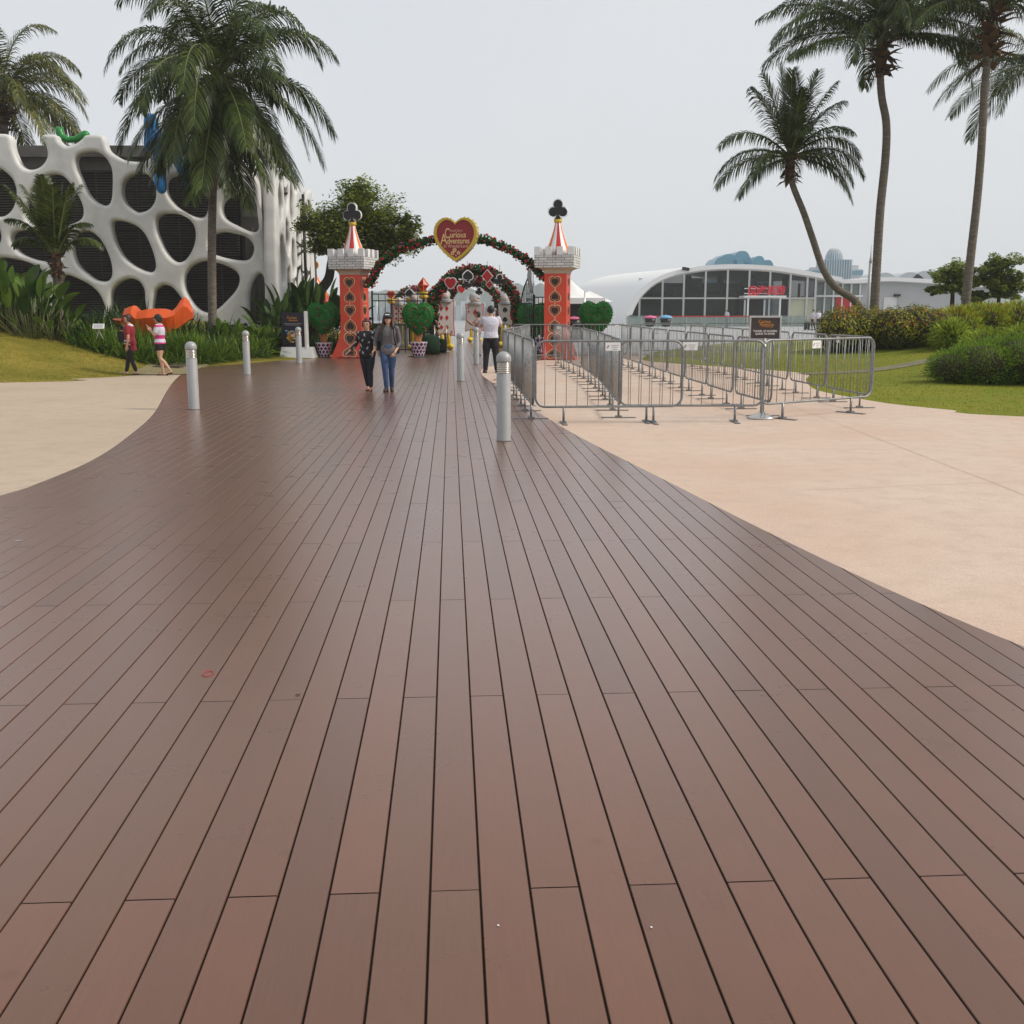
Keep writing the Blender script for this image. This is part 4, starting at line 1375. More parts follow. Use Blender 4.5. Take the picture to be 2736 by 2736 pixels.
def tower(loc, rz, flare, label, scale=1.0):
    """flare: -1 skirt spreads to its left, +1 to its right"""
    t = thing('card_tower', label, 'tower', (loc[0], loc[1], 0), rz, 'red card towers of the gateway')
    HB = 2.88
    t.scale = (.95, .95, .962)
    def fl(z): return max(0.0, 1.15 - z) / 1.15
    def ext(z):
        f = fl(z)
        side = 0.36 * f ** 1.7
        fr_ = 0.17 * f ** 1.5
        l_ = 0.385 + (side if flare < 0 else 0.02 * f)
        r_ = 0.385 + (side if flare > 0 else 0.02 * f)
        return -l_, r_, -0.385 - fr_, 0.385
    mb = MB()
    vs, fs = [], []
    zs = [0, .04, .1, .18, .28, .4, .55, .7, .85, 1.0, 1.15, 1.6, 2.2, HB]
    for z in zs:
        a_, b2, c_, d_ = ext(z)
        vs += [(a_, c_, z), (b2, c_, z), (b2, d_, z), (a_, d_, z)]
    for i in range(len(zs) - 1):
        for k in range(4):
            k2 = (k + 1) % 4
            fs.append((4 * i + k, 4 * i + k2, 4 * i + 4 + k2, 4 * i + 4 + k))
    mb.add(vs, fs)
    mb.build('shaft', 'red', t)
    MB().box((0, -0.03, .018), (.95, 1.1, .036)).build('base_plate', 'red2', t)
    # chains of hearts, right way up and upside down
    hs = [(2.60, .44, .40, 0), (2.13, .44, .40, 1), (1.64, .45, .42, 0), (1.13, .50, .46, 1), (.66, .52, .48, 0), (.22, .58, .36, 1)]
    def put(face):
        for j, (zc_, w, h, dn) in enumerate(hs):
            ww = w * (0.98 if face == 0 else 0.92)
            def mp_(q, lift):
                x, y, z = q
                z = max(z, 0.03)
                a_, b2, c_, d_ = ext(z)
                if face == 0: return (x - 0.01, c_ - lift, z)
                return (b2 + lift, x, z)
            base = heart(ww, h)
            if dn: base = flip(base)
            outl_ = None
            for gi, (mul, m_, lift, nm_) in enumerate(((1.0, 'cream', .004, 'heart_outline'), (.86, 'red2', .009, 'heart_field'), (.66, 'gold_line', .013, 'gold_rim'), (.585, 'maroon_dark', .018, 'heart_centre'))):
                P = [(x * mul, zc_ + z * mul) for x, z in base]
                mb2 = MB()
                n_ = len(P)
                vs, fs = [(0, 0, zc_ + (0.02 if not dn else -0.02))], []
                for t_ in (0.5, 1.0):
                    for x, z in P: vs.append((x * t_, 0, zc_ + (z - zc_) * t_))
                ar = sum(P[i][0] * P[(i + 1) % n_][1] - P[(i + 1) % n_][0] * P[i][1] for i in range(n_))
                for k in range(n_):
                    k2 = (k + 1) % n_
                    q1, q2 = (0, 1 + k, 1 + k2), (1 + k, 1 + n_ + k, 1 + n_ + k2, 1 + k2)
                    if ar < 0: q1, q2 = q1[::-1], q2[::-1]
                    fs += [q1, q2]
                mb2.add([mp_(q, lift) for q in vs], fs)
                ob = mb2.build(nm_, m_, t if gi == 0 else outl_)
                if gi == 0: outl_ = ob
    put(0); put(1)
    for zc_ in (2.365, 1.88, 1.385, .905, .43):
        a_, b2, c_, d_ = ext(zc_)
        MB().box((-.01, c_ - .004, zc_), (.03, .012, .10)).build('heart_link', 'cream', t)
    # neck, crown and merlons
    mb = MB()
    vs, fs = [], []
    pr = [(.40, HB), (.405, HB + .05), (.45, HB + .12), (.55, HB + .17), (.60, HB + .19)]
    for h_, z in pr: vs += [(-h_, -h_, z), (h_, -h_, z), (h_, h_, z), (-h_, h_, z)]
    for i in range(len(pr) - 1):
        for k in range(4):
            k2 = (k + 1) % 4
            fs.append((4 * i + k, 4 * i + k2, 4 * i + 4 + k2, 4 * i + 4 + k))
    mb.add(vs, fs)
    mb.build('neck', 'neck', t)
    zb_, zt_ = HB + .19, HB + .60
    MB().box((0, 0, (zb_ + zt_) / 2), (1.34, 1.34, zt_ - zb_), taper=1.02).build('crown_blocks', 'brickpaint', t)
    W = .685
    def mer(c, d): MB().box(c, d).build('merlon', 'white_plastic', t)
    for k in range(4):
        q = -W + .11 + k * (2 * W - .22) / 3
        for s_ in (-1, 1): mer((q, s_ * (W - .045), zt_ + .135), (.21, .09, .27))
        if 0 < k < 3:
            for s_ in (-1, 1): mer((s_ * (W - .045), q, zt_ + .135), (.09, .21, .27))
    # striped tent roof
    prof = [(.47, zt_ + .002), (.38, zt_ + .22), (.30, zt_ + .42), (.225, zt_ + .62), (.165, zt_ + .80), (.12, zt_ + .98), (.10, zt_ + 1.10)]
    MB().lathe(prof, 24, mfun=lambda i, k: (0, 1, 0, 2)[(k // 2) % 4]).build('striped_roof', ['white_plastic', 'stripe_red', 'orange_stripe'], t)
    MB().lathe([(.09, zt_ + 1.08), (.135, zt_ + 1.10), (.145, zt_ + 1.135), (.13, zt_ + 1.16), (.155, zt_ + 1.19), (.05, zt_ + 1.2)], 20).build('gold_ring', 'yellow', t)
    cp = club_parts(.64)
    zc_ = zt_ + 1.20 + .31
    f = MB().prism([(x, z + zc_) for x, z in grow(cp, .0)], -.045, .045, 0).build('club_finial', 'black', t)
    MB().prism([(x, z + zc_) for x, z in grow(cp, .032)], -.028, .07, 0).build('finial_rim', 'white_plastic', f)
    return t
a_ = AT(949, 957, 36.7); b2_ = AT(1489, 957, 35.4)
TWL, TWR = (a_.x, 36.9), (b2_.x, 35.7)
tower(TWL, R(-15), -1, 'red heart tower with club finial left of the archway, tree behind it')
tower(TWR, R(-13), 1, 'red heart tower with club finial at the queue barriers on the right')
# small far turret with heart finial
p = AT(842, 829, 60)
ft = thing('striped_turret', 'small distant striped turret topped by a red heart, beside the tree trunk', 'turret', (p.x, 60, 0))
za, zb = AT(0, 766, 60).z, AT(0, 727, 60).z
MB().lathe([(.85, za - .6), (.55, za), (.28, lerp(za, zb, .5)), (.08, zb)], 16, mfun=lambda i, k: (0, 1, 0, 2)[(k // 2) % 4]).build('striped_roof', ['white_plastic', 'stripe_red', 'orange_stripe'], ft)
MB().box((0, 0, (za - .6) / 2), (1.5, 1.5, za - .6)).build('shaft', 'red', ft)
P = [(x, z + zb + .32) for x, z in heart(.46, .46)]
h_ = MB().prism(P, -.05, .05).build('heart_finial', 'suit_red', ft)
MB().prism([(x, z + zb + .32) for x, z in grow(heart(.46, .46), .05)], -.03, .08).build('finial_rim', 'yellow', h_)

# ============================================================ ROSE ARCHES
def leaf_quad(vs, fs, c, nrm, up, w, h):
    s_ = nrm.cross(up).normalized()
    u_ = s_.cross(nrm).normalized()
    o = len(vs)
    vs += [c - u_ * h * .5, c + s_ * w * .5 + nrm * w * .12, c + u_ * h * .5, c - s_ * w * .5 + nrm * w * .12]
    fs.append((o, o + 1, o + 2, o + 3))
def rv():
    while True:
        v = Vector((random.uniform(-1, 1), random.uniform(-1, 1), random.uniform(-1, 1)))
        if .01 < v.length < 1: return v
def garland(path, rad, nleaf, nrose, depth=0.0, leaf=.09, rose=.05, purple=0, tube=.05):
    fr_ = MB().tube(path, tube, 8)
    if depth > 0:
        fr_.tube([p + Vector((0, depth, 0)) for p in path], tube, 8)
    lv, lf = [], []
    for _ in range(nleaf):
        i = random.randrange(len(path) - 1)
        c = path[i].lerp(path[i + 1], random.random())
        o = rv() * rad
        c = c + o + Vector((0, random.uniform(0, depth), 0))
        leaf_quad(lv, lf, c, rv().normalized(), rv().normalized(), leaf * random.uniform(.6, 1.2), leaf * random.uniform(.9, 1.7))
    rs, ps = MB(), MB()
    for k in range(nrose):
        i = random.randrange(len(path) - 1)
        c = path[i].lerp(path[i + 1], random.random())
        d = rv().normalized()
        if random.random() < .55: d.y = -abs(d.y)
        c = c + d * rad * random.uniform(.8, 1.35) + Vector((0, random.uniform(0, depth), 0))
        r_ = rose * random.uniform(.7, 1.2)
        tgt = ps if k < purple else rs
        # petals: two nested cups
        ax = (d + rv() * .4).normalized()
        q = ax.to_track_quat('Z', 'Y').to_matrix().to_4x4()
        tgt.X = Matrix.Translation(c) @ q
        tgt.lathe([(r_ * .2, -r_ * .6), (r_ * .8, -r_ * .3), (r_, r_ * .25), (r_ * .75, r_ * .5)], 6, rot=random.random())
        tgt.lathe([(r_ * .1, -r_ * .3), (r_ * .5, r_ * .2), (r_ * .35, r_ * .7)], 5, rot=random.random())
        tgt.X = None
    return fr_, MB().add(lv, lf), rs, ps
def arch_thing(name, label, path, rad, nl, nr, depth=0., leaf=.09, rose=.05, purple=0, tube=.05, loc=None):
    t = thing(name, label, 'flower arch', loc or (path[0].x, path[0].y, 0))
    o = Vector(t.location)
    f, l_, r_, p_ = garland([q - o for q in path], rad, nl, nr, depth, leaf, rose, purple, tube)
    f.build('frame', 'black_iron', t)
    l_.build('foliage', 'vine', t)
    r_.build('roses', 'rose', t)
    if purple: p_.build('purple_flowers', 'rose_purple', t)
    return t
random.seed(77)
big = [(985, 760), (1000, 735), (1017, 706), (1045, 683), (1075, 664), (1110, 651), (1150, 643), (1215, 630), (1280, 639), (1320, 650), (1365, 669), (1400, 692), (1428, 714), (1450, 740)]
P = smooth_open([AT(x, y, lerp(36.6, 35.6, i / 13)) for i, (x, y) in enumerate(big)], 6)
arch_thing('rose_arch', 'wide thin rose garland arch joining the two red towers under the heart sign', P, .155, 2100, 190, 0, .10, .048, 8, .06, loc=(-1.9, 36.2, 0))
def round_arch(cx, top, Rm, zspring, Y, rz=0.0, n=40):
    c = AT(cx, 829, Y)
    pts = []
    for k in range(8): pts.append(Vector((c.x - Rm, Y, zspring * k / 8)))
    for k in range(n + 1):
        a_ = pi - pi * k / n
        pts.append(Vector((c.x + cos(a_) * Rm, Y, zspring + sin(a_) * (top - zspring))))
    for k in range(8): pts.append(Vector((c.x + Rm, Y, zspring * (7 - k) / 8)))
    return pts
Pa = round_arch(1268, AT(0, 722, 41).z, 1.62, 1.5, 41)
arch_thing('rose_arch', 'larger round rose arch over the boardwalk, in front of the card figures', Pa, .22, 5200, 620, .75, .10, .055, 14, .04, loc=(-1.2, 41, 0))
Pb = round_arch(1262, AT(0, 752, 50).z, 1.22, 1.7, 50)
arch_thing('rose_arch', 'smaller round rose arch framed inside the larger one', Pb, .20, 3200, 420, .7, .10, .055, 0, .04, loc=(-1.6, 50, 0))
Pc = round_arch(1104, AT(0, 772, 60).z, 1.05, 1.6, 60)
arch_thing('rose_arch', 'distant rose arch behind the red diamond topped staff', Pc, .18, 1500, 260, .7, .11, .06, 0, .04, loc=(-5.3, 60, 0))

# heart sign
c = AT(1218, 641, 35.9)
sg = thing('heart_sign', 'large red heart sign with gold frame hanging at the crown of the garland arch', 'sign', (c.x, 35.75, c.z), R(-10))
HW, HH = 1.44, 1.40
ho_ = heart(HW, HH, 60)
hi_ = [(x * .85, z * .85 + .012) for x, z in ho_]
MB().prism(ho_, -.02, .26).build('sign_body', 'gold', sg)
# raised gold border ring
mb = MB()
vs, fs = [], []
for (a_, b2_), (c_, d_) in zip(ho_, hi_):
    vs += [(a_, -.02, b2_), (a_ * .99, -.075, b2_ * .99), (c_ * 1.02, -.075, d_ * 1.02), (c_, -.02, d_)]
n_ = len(ho_)
for i in range(n_):
    j = (i + 1) % n_
    for k in range(3): fs.append((4 * i + k, 4 * i + k + 1, 4 * j + k + 1, 4 * j + k))
mb.add(vs, fs)
mb.build('gold_frame', 'gold', sg)
MB().prism(hi_, -.028, -.0205).build('red_face', 'sign_red', sg)
mb = MB()
for yy in (0.03, 0.20):
    for i in range(0, n_, 2):
        x, z = ho_[i]
        mb.ball((x * 1.012, yy, z * 1.012 + .002), .021, 8, 6)
mb.build('bulbs', 'bare_metal', sg)
def st(nm, s, sz, x, z, mt, sx=1., bold=0.0, al='CENTER'):
    return text(nm, s, sz * 1.1, mt, sg, (x * 1.08 - .015, -.034, z * 1.06), ext=.004, sx=sx, bold=bold, align=al)
st('lettering', "VivoCity's", .105, .03, .265, 'text_pink', .95)
st('lettering', 'C', .42, -.235, .175, 'text_gold', .55, .0)
st('lettering', 'urious', .235, .095, .135, 'text_gold', .82, .003)
st('lettering', 'A', .44, -.345, .0, 'text_gold', .72, .0)
st('lettering', 'dventures', .235, .105, -.045, 'text_gold', .72, .003)
st('lettering', 'in WonderLand', .145, .03, -.195, 'text_pink', .80, .001)
mb = MB()
def flower(cx, cz, r_):
    for k in range(5):
        a_ = 2 * pi * k / 5 + .3
        P = [(cx + cos(a_) * r_ * .6 + cos(q * pi / 4) * r_ * .36, cz + sin(a_) * r_ * .6 + sin(q * pi / 4) * r_ * .36) for q in range(8)]
        mb.prism(P, -.034 - k * .0004, -.030)
for cx, cz, r_ in ((-.03, -.33, .075), (-.10, -.43, .07), (.10, -.42, .065), (.01, -.50, .03)): flower(cx, cz, r_)
mb.build('flower_motif', 'text_gold', sg)

# ============================================================ IRON FENCES AND GATE LEAF
def iron_fence(name, label, p0, p1, H, rails, n, loc=None):
    t = thing(name, label, 'fence', (p0[0], p0[1], 0))
    d = Vector((p1[0] - p0[0], p1[1] - p0[1], 0))
    L = d.length
    t.rotation_euler.z = atan2(d.y, d.x)
    mb = MB()
    for z in rails: mb.box((L / 2, 0, z), (L, .035, .04))
    mb.build('rails', 'black_iron', t)
    mb = MB()
    for k in range(n + 1):
        x = L * k / n
        mb.box((x, 0, H / 2), (.022, .022, H))
    mb.build('bars', 'black_iron', t)
    for x in (0, L): MB().box((x, 0, H / 2 + .05), (.06, .06, H + .1)).build('post', 'black_iron', t)
    return t
x0, x1 = AT(975, 0, 41).x, AT(1135, 0, 41).x
iron_fence('iron_fence', 'black iron bar fence beside the left red tower', (x0, 41), (x1, 41.6), 2.22, [.12, 1.06, 1.95, 2.2], 9)
x0, x1 = AT(1430, 0, 38.5).x, AT(1466, 0, 38.2).x
iron_fence('iron_fence', 'black iron bar fence between gate leaf and the right red tower', (x0, 38.5), (x1, 38.2), 2.05, [.1, 1.0, 1.8, 2.05], 3)
g0, g1 = AT(1424, 829, 38.4), AT(1394, 829, 40.6)
gate = thing('gate_leaf', 'tall arched black iron gate leaf standing open by the right tower', 'gate', (g0.x, 38.4, 0), atan2(40.6 - 38.4, g1.x - g0.x))
L = sqrt((g1.x - g0.x) ** 2 + 2.2 ** 2)
def gz(x): return 2.05 + 1.05 * (1 - (x / L)) ** .7
mb = MB()
for k in range(8):
    x = L * k / 7
    mb.tube([(x, 0, .05), (x, 0, gz(x))], .012, 6)
mb.build('bars', 'black_iron', gate)
mb = MB()
for z in (.08, .9, 1.4, 1.85): mb.tube([(0, 0, z), (L, 0, z)], .02, 6)
mb.tube([(L * k / 16, 0, gz(L * k / 16)) for k in range(17)], .026, 6)
for k in range(5):
    for z in (.9, 1.85):
        mb.tube([(L * (k + .5) / 9 + cos(q * pi / 4) * .07, 0, z + .12 + sin(q * pi / 4) * .07) for q in range(8)], .008, 5, closed=True)
mb.build('scroll_rails', 'black_iron', gate)
random.seed(6)
lv, lf = [], []
for _ in range(130):
    x = random.uniform(0, L * .5)
    leaf_quad(lv, lf, Vector((x, random.uniform(-.1, .1), random.uniform(.1, 2.6))), rv().normalized(), rv().normalized(), .03, .10)
MB().add(lv, lf).build('dry_twigs', 'bark', gate)
mb = MB()
for k in range(14):
    x = random.uniform(-.1, .45)
    mb.tube(smooth_open([(x, 0, 2.2), (x + random.uniform(-.1, .15), .1, 2.8), (x + random.uniform(-.1, .3), 0, random.uniform(3.0, 3.45))], 3), [.012] * 6 + [.004], 5)
mb.build('twig_spray', 'ruff', gate)
# low grey railing wall past the fence
lw = thing('deck_railing', 'grey plank railing beyond the iron fence and heart bush', 'railing', (AT(950, 0, 46).x, 46, 0))
LL = AT(1140, 0, 46).x - AT(950, 0, 46).x
mb = MB()
for k in range(26): mb.box((LL * (k + .5) / 26, 0, .5), (LL / 26 - .015, .04, 1.0))
mb.build('boards', 'bin_grey', lw)
MB().box((LL / 2, -.02, 1.04), (LL, .1, .06)).build('rail', 'ruff', lw)

# ============================================================ HEART TOPIARIES
def topiary(px, Y, label, hy=2.16, s=1.0, rz=0.0, seed=1, split=False):
    random.seed(seed)
    p = AT(px, 829, Y)
    t = thing('heart_topiary', label, 'topiary', (p.x, Y, 0), rz, 'heart shaped topiaries with roses')
    W, H, zc_ = 1.08 * s, 1.08 * s, hy - .54 * s
    outl = heart(W, H, 40)
    vs, fs = [], []
    lays = [(-.30, .60), (-.25, .84), (-.13, .98), (0, 1.02), (.13, .98), (.25, .84), (.30, .60)]
    n_ = len(outl)
    for y, k in lays:
        for x, z in outl: vs.append((x * k, y * s, z * k + zc_))
    for i in range(len(lays) - 1):
        for k in range(n_):
            k2 = (k + 1) % n_
            fs.append((i * n_ + k, (i + 1) * n_ + k, (i + 1) * n_ + k2, i * n_ + k2))
    c0 = len(vs)
    vs += [(0, -.32 * s, zc_ + .03), (0, .32 * s, zc_ + .03)]
    for k in range(n_):
        k2 = (k + 1) % n_
        fs += [(c0, k, k2), (c0 + 1, (len(lays) - 1) * n_ + k2, (len(lays) - 1) * n_ + k)]
    bush = MB().add(vs, fs, 0, True).build('heart_bush', 'turf_green', t)
    # curly artificial grass on the surface
    lv, lf = [], []
    for _ in range(4200):
        f = random.choice(fs)
        q = Vector((0, 0, 0))
        ws = [random.random() for _ in f]
        sw = sum(ws)
        for w_, i in zip(ws, f): q += Vector(vs[i]) * (w_ / sw)
        if q.y > .2 * s: continue
        nrm = (q - Vector((0, 0, zc_))).normalized() + Vector((0, -.5, 0))
        o = len(lv)
        d = (nrm.normalized() + rv() * .9).normalized()
        sd2 = d.cross(rv().normalized()).normalized()
        h_ = random.uniform(.03, .065)
        lv += [q - sd2 * .011, q + sd2 * .011, q + d * h_]
        lf.append((o, o + 1, o + 2))
    MB().add(lv, lf).build('turf_pile', 'turf_leaf', bush)
    mb = MB()
    spots = [(-.33, .28), (-.22, .12), (.02, .10), (.20, .30), (.38, .20), (-.40, .02), (.10, -.12), (-.12, -.28), (.30, -.08), (.18, -.34), (-.30, -.16), (-.08, .36), (.42, .0)]
    for x, z in spots:
        if random.random() < .12: continue
        x += random.uniform(-.05, .05); z += random.uniform(-.04, .04)
        q = (x * s, -.31 * s * (1 - (abs(x) / .62) ** 3), zc_ + z * s)
        for k in range(5):
            a_ = 2 * pi * k / 5
            mb.ball((q[0] + cos(a_) * .022, q[1], q[2] + sin(a_) * .022), .022, 6, 4)
        mb.ball((q[0], q[1] - .014, q[2]), .024, 6, 4)
    mb.build('roses', 'rose_dark', bush)
    mb = MB()
    zp = .50 * s
    for sx_, dx in ((-1, .16), (1, .12), (0, 0.0), (.6, .05)):
        mb.tube(smooth_open([(sx_ * .05, 0, zp - .03), (sx_ * .06, 0, zp + .12), (sx_ * .10 + dx * sx_ * .5, 0, zc_ - H * .36), (sx_ * .2 + dx * sx_, 0, zc_ - H * .26)], 4), [.05] * 7 + [.035] * 6, 8)
    mb.tube([(0, 0, zp - .05), (0, 0, zc_ - H * .3)], .06, 8)
    mb.build('trunk', 'orange_trunk', t)
    # pot with harlequin diamonds
    r0, r1 = .20 * s, .31 * s
    N = 24
    prof = [(r0 + (r1 - r0) * (i / 9) ** 1.3, zp * i / 9) for i in range(10)]
    MB().lathe(prof + [(r1 * 1.02, zp + .01), (r1 * .9, zp + .01)], N).build('pot', 'pot_white', t)
    mb = MB()
    cols = 12
    rows = 4
    for r_ in range(rows):
        for k in range(cols):
            off = 0.5 * (r_ % 2)
            zc2 = zp * (r_ + .62) / (rows + .2)
            a0 = 2 * pi * (k + off) / cols
            hh, ha = zp / rows * .56, 2 * pi / cols * .46
            vs2 = []
            for da, dz_ in ((0, -hh), (ha, 0), (0, hh), (-ha, 0)):
                z = min(max(zc2 + dz_, .004), zp)
                rr_ = r0 + (r1 - r0) * (z / zp) ** 1.3 + .004
                vs2.append((cos(a0 + da) * rr_, sin(a0 + da) * rr_, z))
            rr_ = r0 + (r1 - r0) * (zc2 / zp) ** 1.3 + .006
            vs2.append((cos(a0) * rr_, sin(a0) * rr_, zc2))
            mb.add(vs2, [(0, 1, 4), (1, 2, 4), (2, 3, 4), (3, 0, 4)])
    mb.build('pot_diamonds', 'pot_purple', t)
    MB().lathe([(.40 * s, 0.0), (.40 * s, .012), (.001, .012)], 20).build('turf_mat', 'turf_dark', t)
    return t
topiary(862, 37.2, 'heart topiary in harlequin pot beside the dark poster stand', 1.84, .98, R(-8), 1)
topiary(1117, 37.6, 'heart topiary in harlequin pot next to the rose arch, card figure behind', 1.84, 1.0, R(10), 2)
topiary(1592, 39.0, 'heart topiary right of the right red tower, behind the queue barriers', 1.90, 1.1, R(6), 3)
topiary(1428, 40.5, 'heart topiary seen through the iron fence left of the right tower', 1.86, 1.18, R(4), 4)
topiary(1398, 46.0, 'heart topiary deepest in the garden, half behind the gate leaf', 1.86, 1.0, R(-6), 5)

# ============================================================ PLAYING CARD FIGURES (plain ball tops)
def card(px, Y, top, bot, wpx, label, suit, red, num, pips, rz=0.0, headpx=None, colr='yellow'):
    p = AT(px, 829, Y)
    zt_, zb_ = AT(px, top, Y).z, AT(px, bot, Y).z
    k = AT(px + 1, 829, Y).x - p.x
    W = wpx * k
    H = zt_ - zb_
    t = thing('playing_card_figure', label, 'card figure', (p.x, Y, 0), rz, 'giant playing card figures')
    def outl(gr_):
        P = []
        for i in range(9):
            v = i / 8
            w_ = W / 2 * (1 - .10 * sin(pi * v * 1.0) + .06 * (1 - v)) + gr_
            P.append((w_, zb_ - gr_ + (H + 2 * gr_) * v))
        Q = [(-x, z) for x, z in reversed(P)]
        bottom = [(-W / 2 * .55, zb_ + .07 - gr_), (0, zb_ + .12 - gr_), (W / 2 * .55, zb_ + .07 - gr_)]
        return P + Q + bottom
    MB().prism(outl(.035), -.03, .10).build('card_edge', 'suit_red' if red else 'black', t)
    MB().prism(outl(0), -.045, -.031).build('card_front', 'card_face', t)
    MB().prism([(x, z) for x, z in outl(.03)], .101, .16).build('card_back', colr, t)
    sz = W * .23
    fn = {'heart': lambda s_: heart(s_, s_), 'diamond': lambda s_: diamond(s_ * .8, s_ * 1.25), 'spade': lambda s_: spade(s_, s_ * 1.15), 'club': lambda s_: club_parts(s_ * 1.1)}[suit]
    mb = MB()
    for (x, v, q) in pips:
        mb.prism([(a_ + x * W, b_ + zb_ + v * H) for a_, b_ in fn(sz * q)], -.054, -.046)
    mb.build('pips', 'suit_red' if red else 'black', t)
    if num:
        text('numeral', num, sz * 1.15, 'suit_red' if red else 'black', t, (-W * .36, -.05, zb_ + H * .90), bold=.003)
        tn = text('numeral', num, sz * 1.15, 'suit_red' if red else 'black', t, (W * .36, -.05, zb_ + H * .12), bold=.003)
        tn.rotation_euler = (R(90), R(180), 0)
    # ruff collar and plain ball top
    hr = W * .30
    mb = MB()
    for j in range(3):
        mb.tube([(cos(2 * pi * q / 24) * hr * 1.12, -.02 + sin(2 * pi * q / 24) * hr * .8, zt_ + j * .035 - .01 * cos(q * 4.0)) for q in range(24)], .035, 6, closed=True)
    mb.build('ruff', 'ruff', t)
    MB().ball((0, -.02, zt_ + hr * 1.1), hr, 20, 14, sz=1.1).build('ball_top', 'ball_pale', t)
    MB().lathe([(hr * 1.08, zt_ + hr * 1.0), (hr * 1.10, zt_ + hr * 1.35), (hr * .95, zt_ + hr * 1.8), (hr * .5, zt_ + hr * 2.2), (.001, zt_ + hr * 2.3)], 20, (0, .01, 0)).build('grey_cap', 'ruff', t)
    # legs and rounded yellow feet
    mb = MB()
    for s_ in (-1, 1):
        mb.tube([(s_ * W * .22, .05, .12), (s_ * W * .20, .05, zb_ + .15)], .085, 10)
    mb.build('legs', 'yellow', t)
    for s_ in (-1, 1):
        MB().ball((s_ * W * .26, -.08, .13), .16, 14, 8, sx=1.0, sy=1.5, sz=.8).build('foot', 'yellow', t)
    return t
six = [(x, v, 1) for x in (-.22, .22) for v in (.22, .5, .78)]
card(1066, 47.5, 815, 862, 30, 'seven of hearts card figure behind the iron fence', 'heart', True, '7', six + [(0, .64, .8)], R(-8))
card(1108, 43.5, 810, 875, 36, 'card figure mostly hidden behind the heart bush', 'club', False, '', six, R(-6))
card(1190, 44.5, 806, 897, 44, 'nine of diamonds card figure with rope posts in front', 'diamond', True, '9', [(x, v, 1.15) for x in (-.26, .08) for v in (.25, .53, .80)], R(12))
card(1268, 55.0, 813, 884, 46, 'two of diamonds card figure in the middle of the rose arches', 'diamond', True, '2', [(.05, .68, 1.6), (.3, .2, .6), (-.33, .72, .6)], R(-4))
card(1350, 47.0, 811, 872, 38, 'two of spades card figure right of the man in white', 'spade', False, '', [(0, .72, 1.5), (0, .30, 1.5)], R(-10))
# staffs with suit ornaments
def staff(px, Y, ptop, label, kind, szpx, rz=0):
    p = AT(px, ptop, Y)
    k = AT(px + 1, ptop, Y).x - p.x
    s = szpx * k
    t = thing('suit_staff', label, 'staff', (p.x, Y, 0), rz, 'ornamental staffs with card suits')
    MB().tube([(0, 0, 0), (0, 0, p.z - s)], .05, 8).build('pole', 'black', t)
    MB().lathe([(.05, p.z - s * 1.05), (.16, p.z - s * .95), (.19, p.z - s * .78), (.12, p.z - s * .7), (.21, p.z - s * .56), (.21, p.z - s * .50), (.03, p.z - s * .48)], 14).build('cup', 'yellow', t)
    zc_ = p.z
    if kind == 'octa':
        w, d = s * .42, s * .30
        vs = [(0, 0, zc_ + s * .55), (0, 0, zc_ - s * .5), (w, 0, zc_), (-w, 0, zc_), (0, -d, zc_), (0, d, zc_)]
        fs = [(0, 3, 4), (0, 4, 2), (0, 2, 5), (0, 5, 3), (1, 4, 3), (1, 2, 4), (1, 5, 2), (1, 3, 5)]
        MB().add(vs, fs).build('red_diamond', 'suit_red', t)
        mb = MB()
        for a_, b2 in ((0, 4), (4, 1), (3, 4), (4, 2), (0, 2), (0, 3), (1, 2), (1, 3)): mb.tube([vs[a_], vs[b2]], .018, 5)
        mb.build('edges', 'orange_stripe', t)
    else:
        f = heart(s * .8, s * .8) if kind == 'heart' else spade(s * .8, s * .9)
        MB().prism([(x, z + zc_) for x, z in grow(f, .05)], -.05, .07).build('ornament_rim', 'cream' if kind == 'heart' else 'white_plastic', t)
        MB().prism([(x, z + zc_) for x, z in f], -.075, -.052).build('ornament_face', 'suit_red' if kind == 'heart' else 'black', t)
    return t
staff(1131, 43, 762, 'staff topped by a solid red faceted diamond', 'octa', 36)
staff(1045, 48, 788, 'staff topped by a flat red heart behind the iron fence', 'heart', 22)
staff(1094, 44.5, 784, 'staff topped by a black spade on a white shield', 'spade', 24)
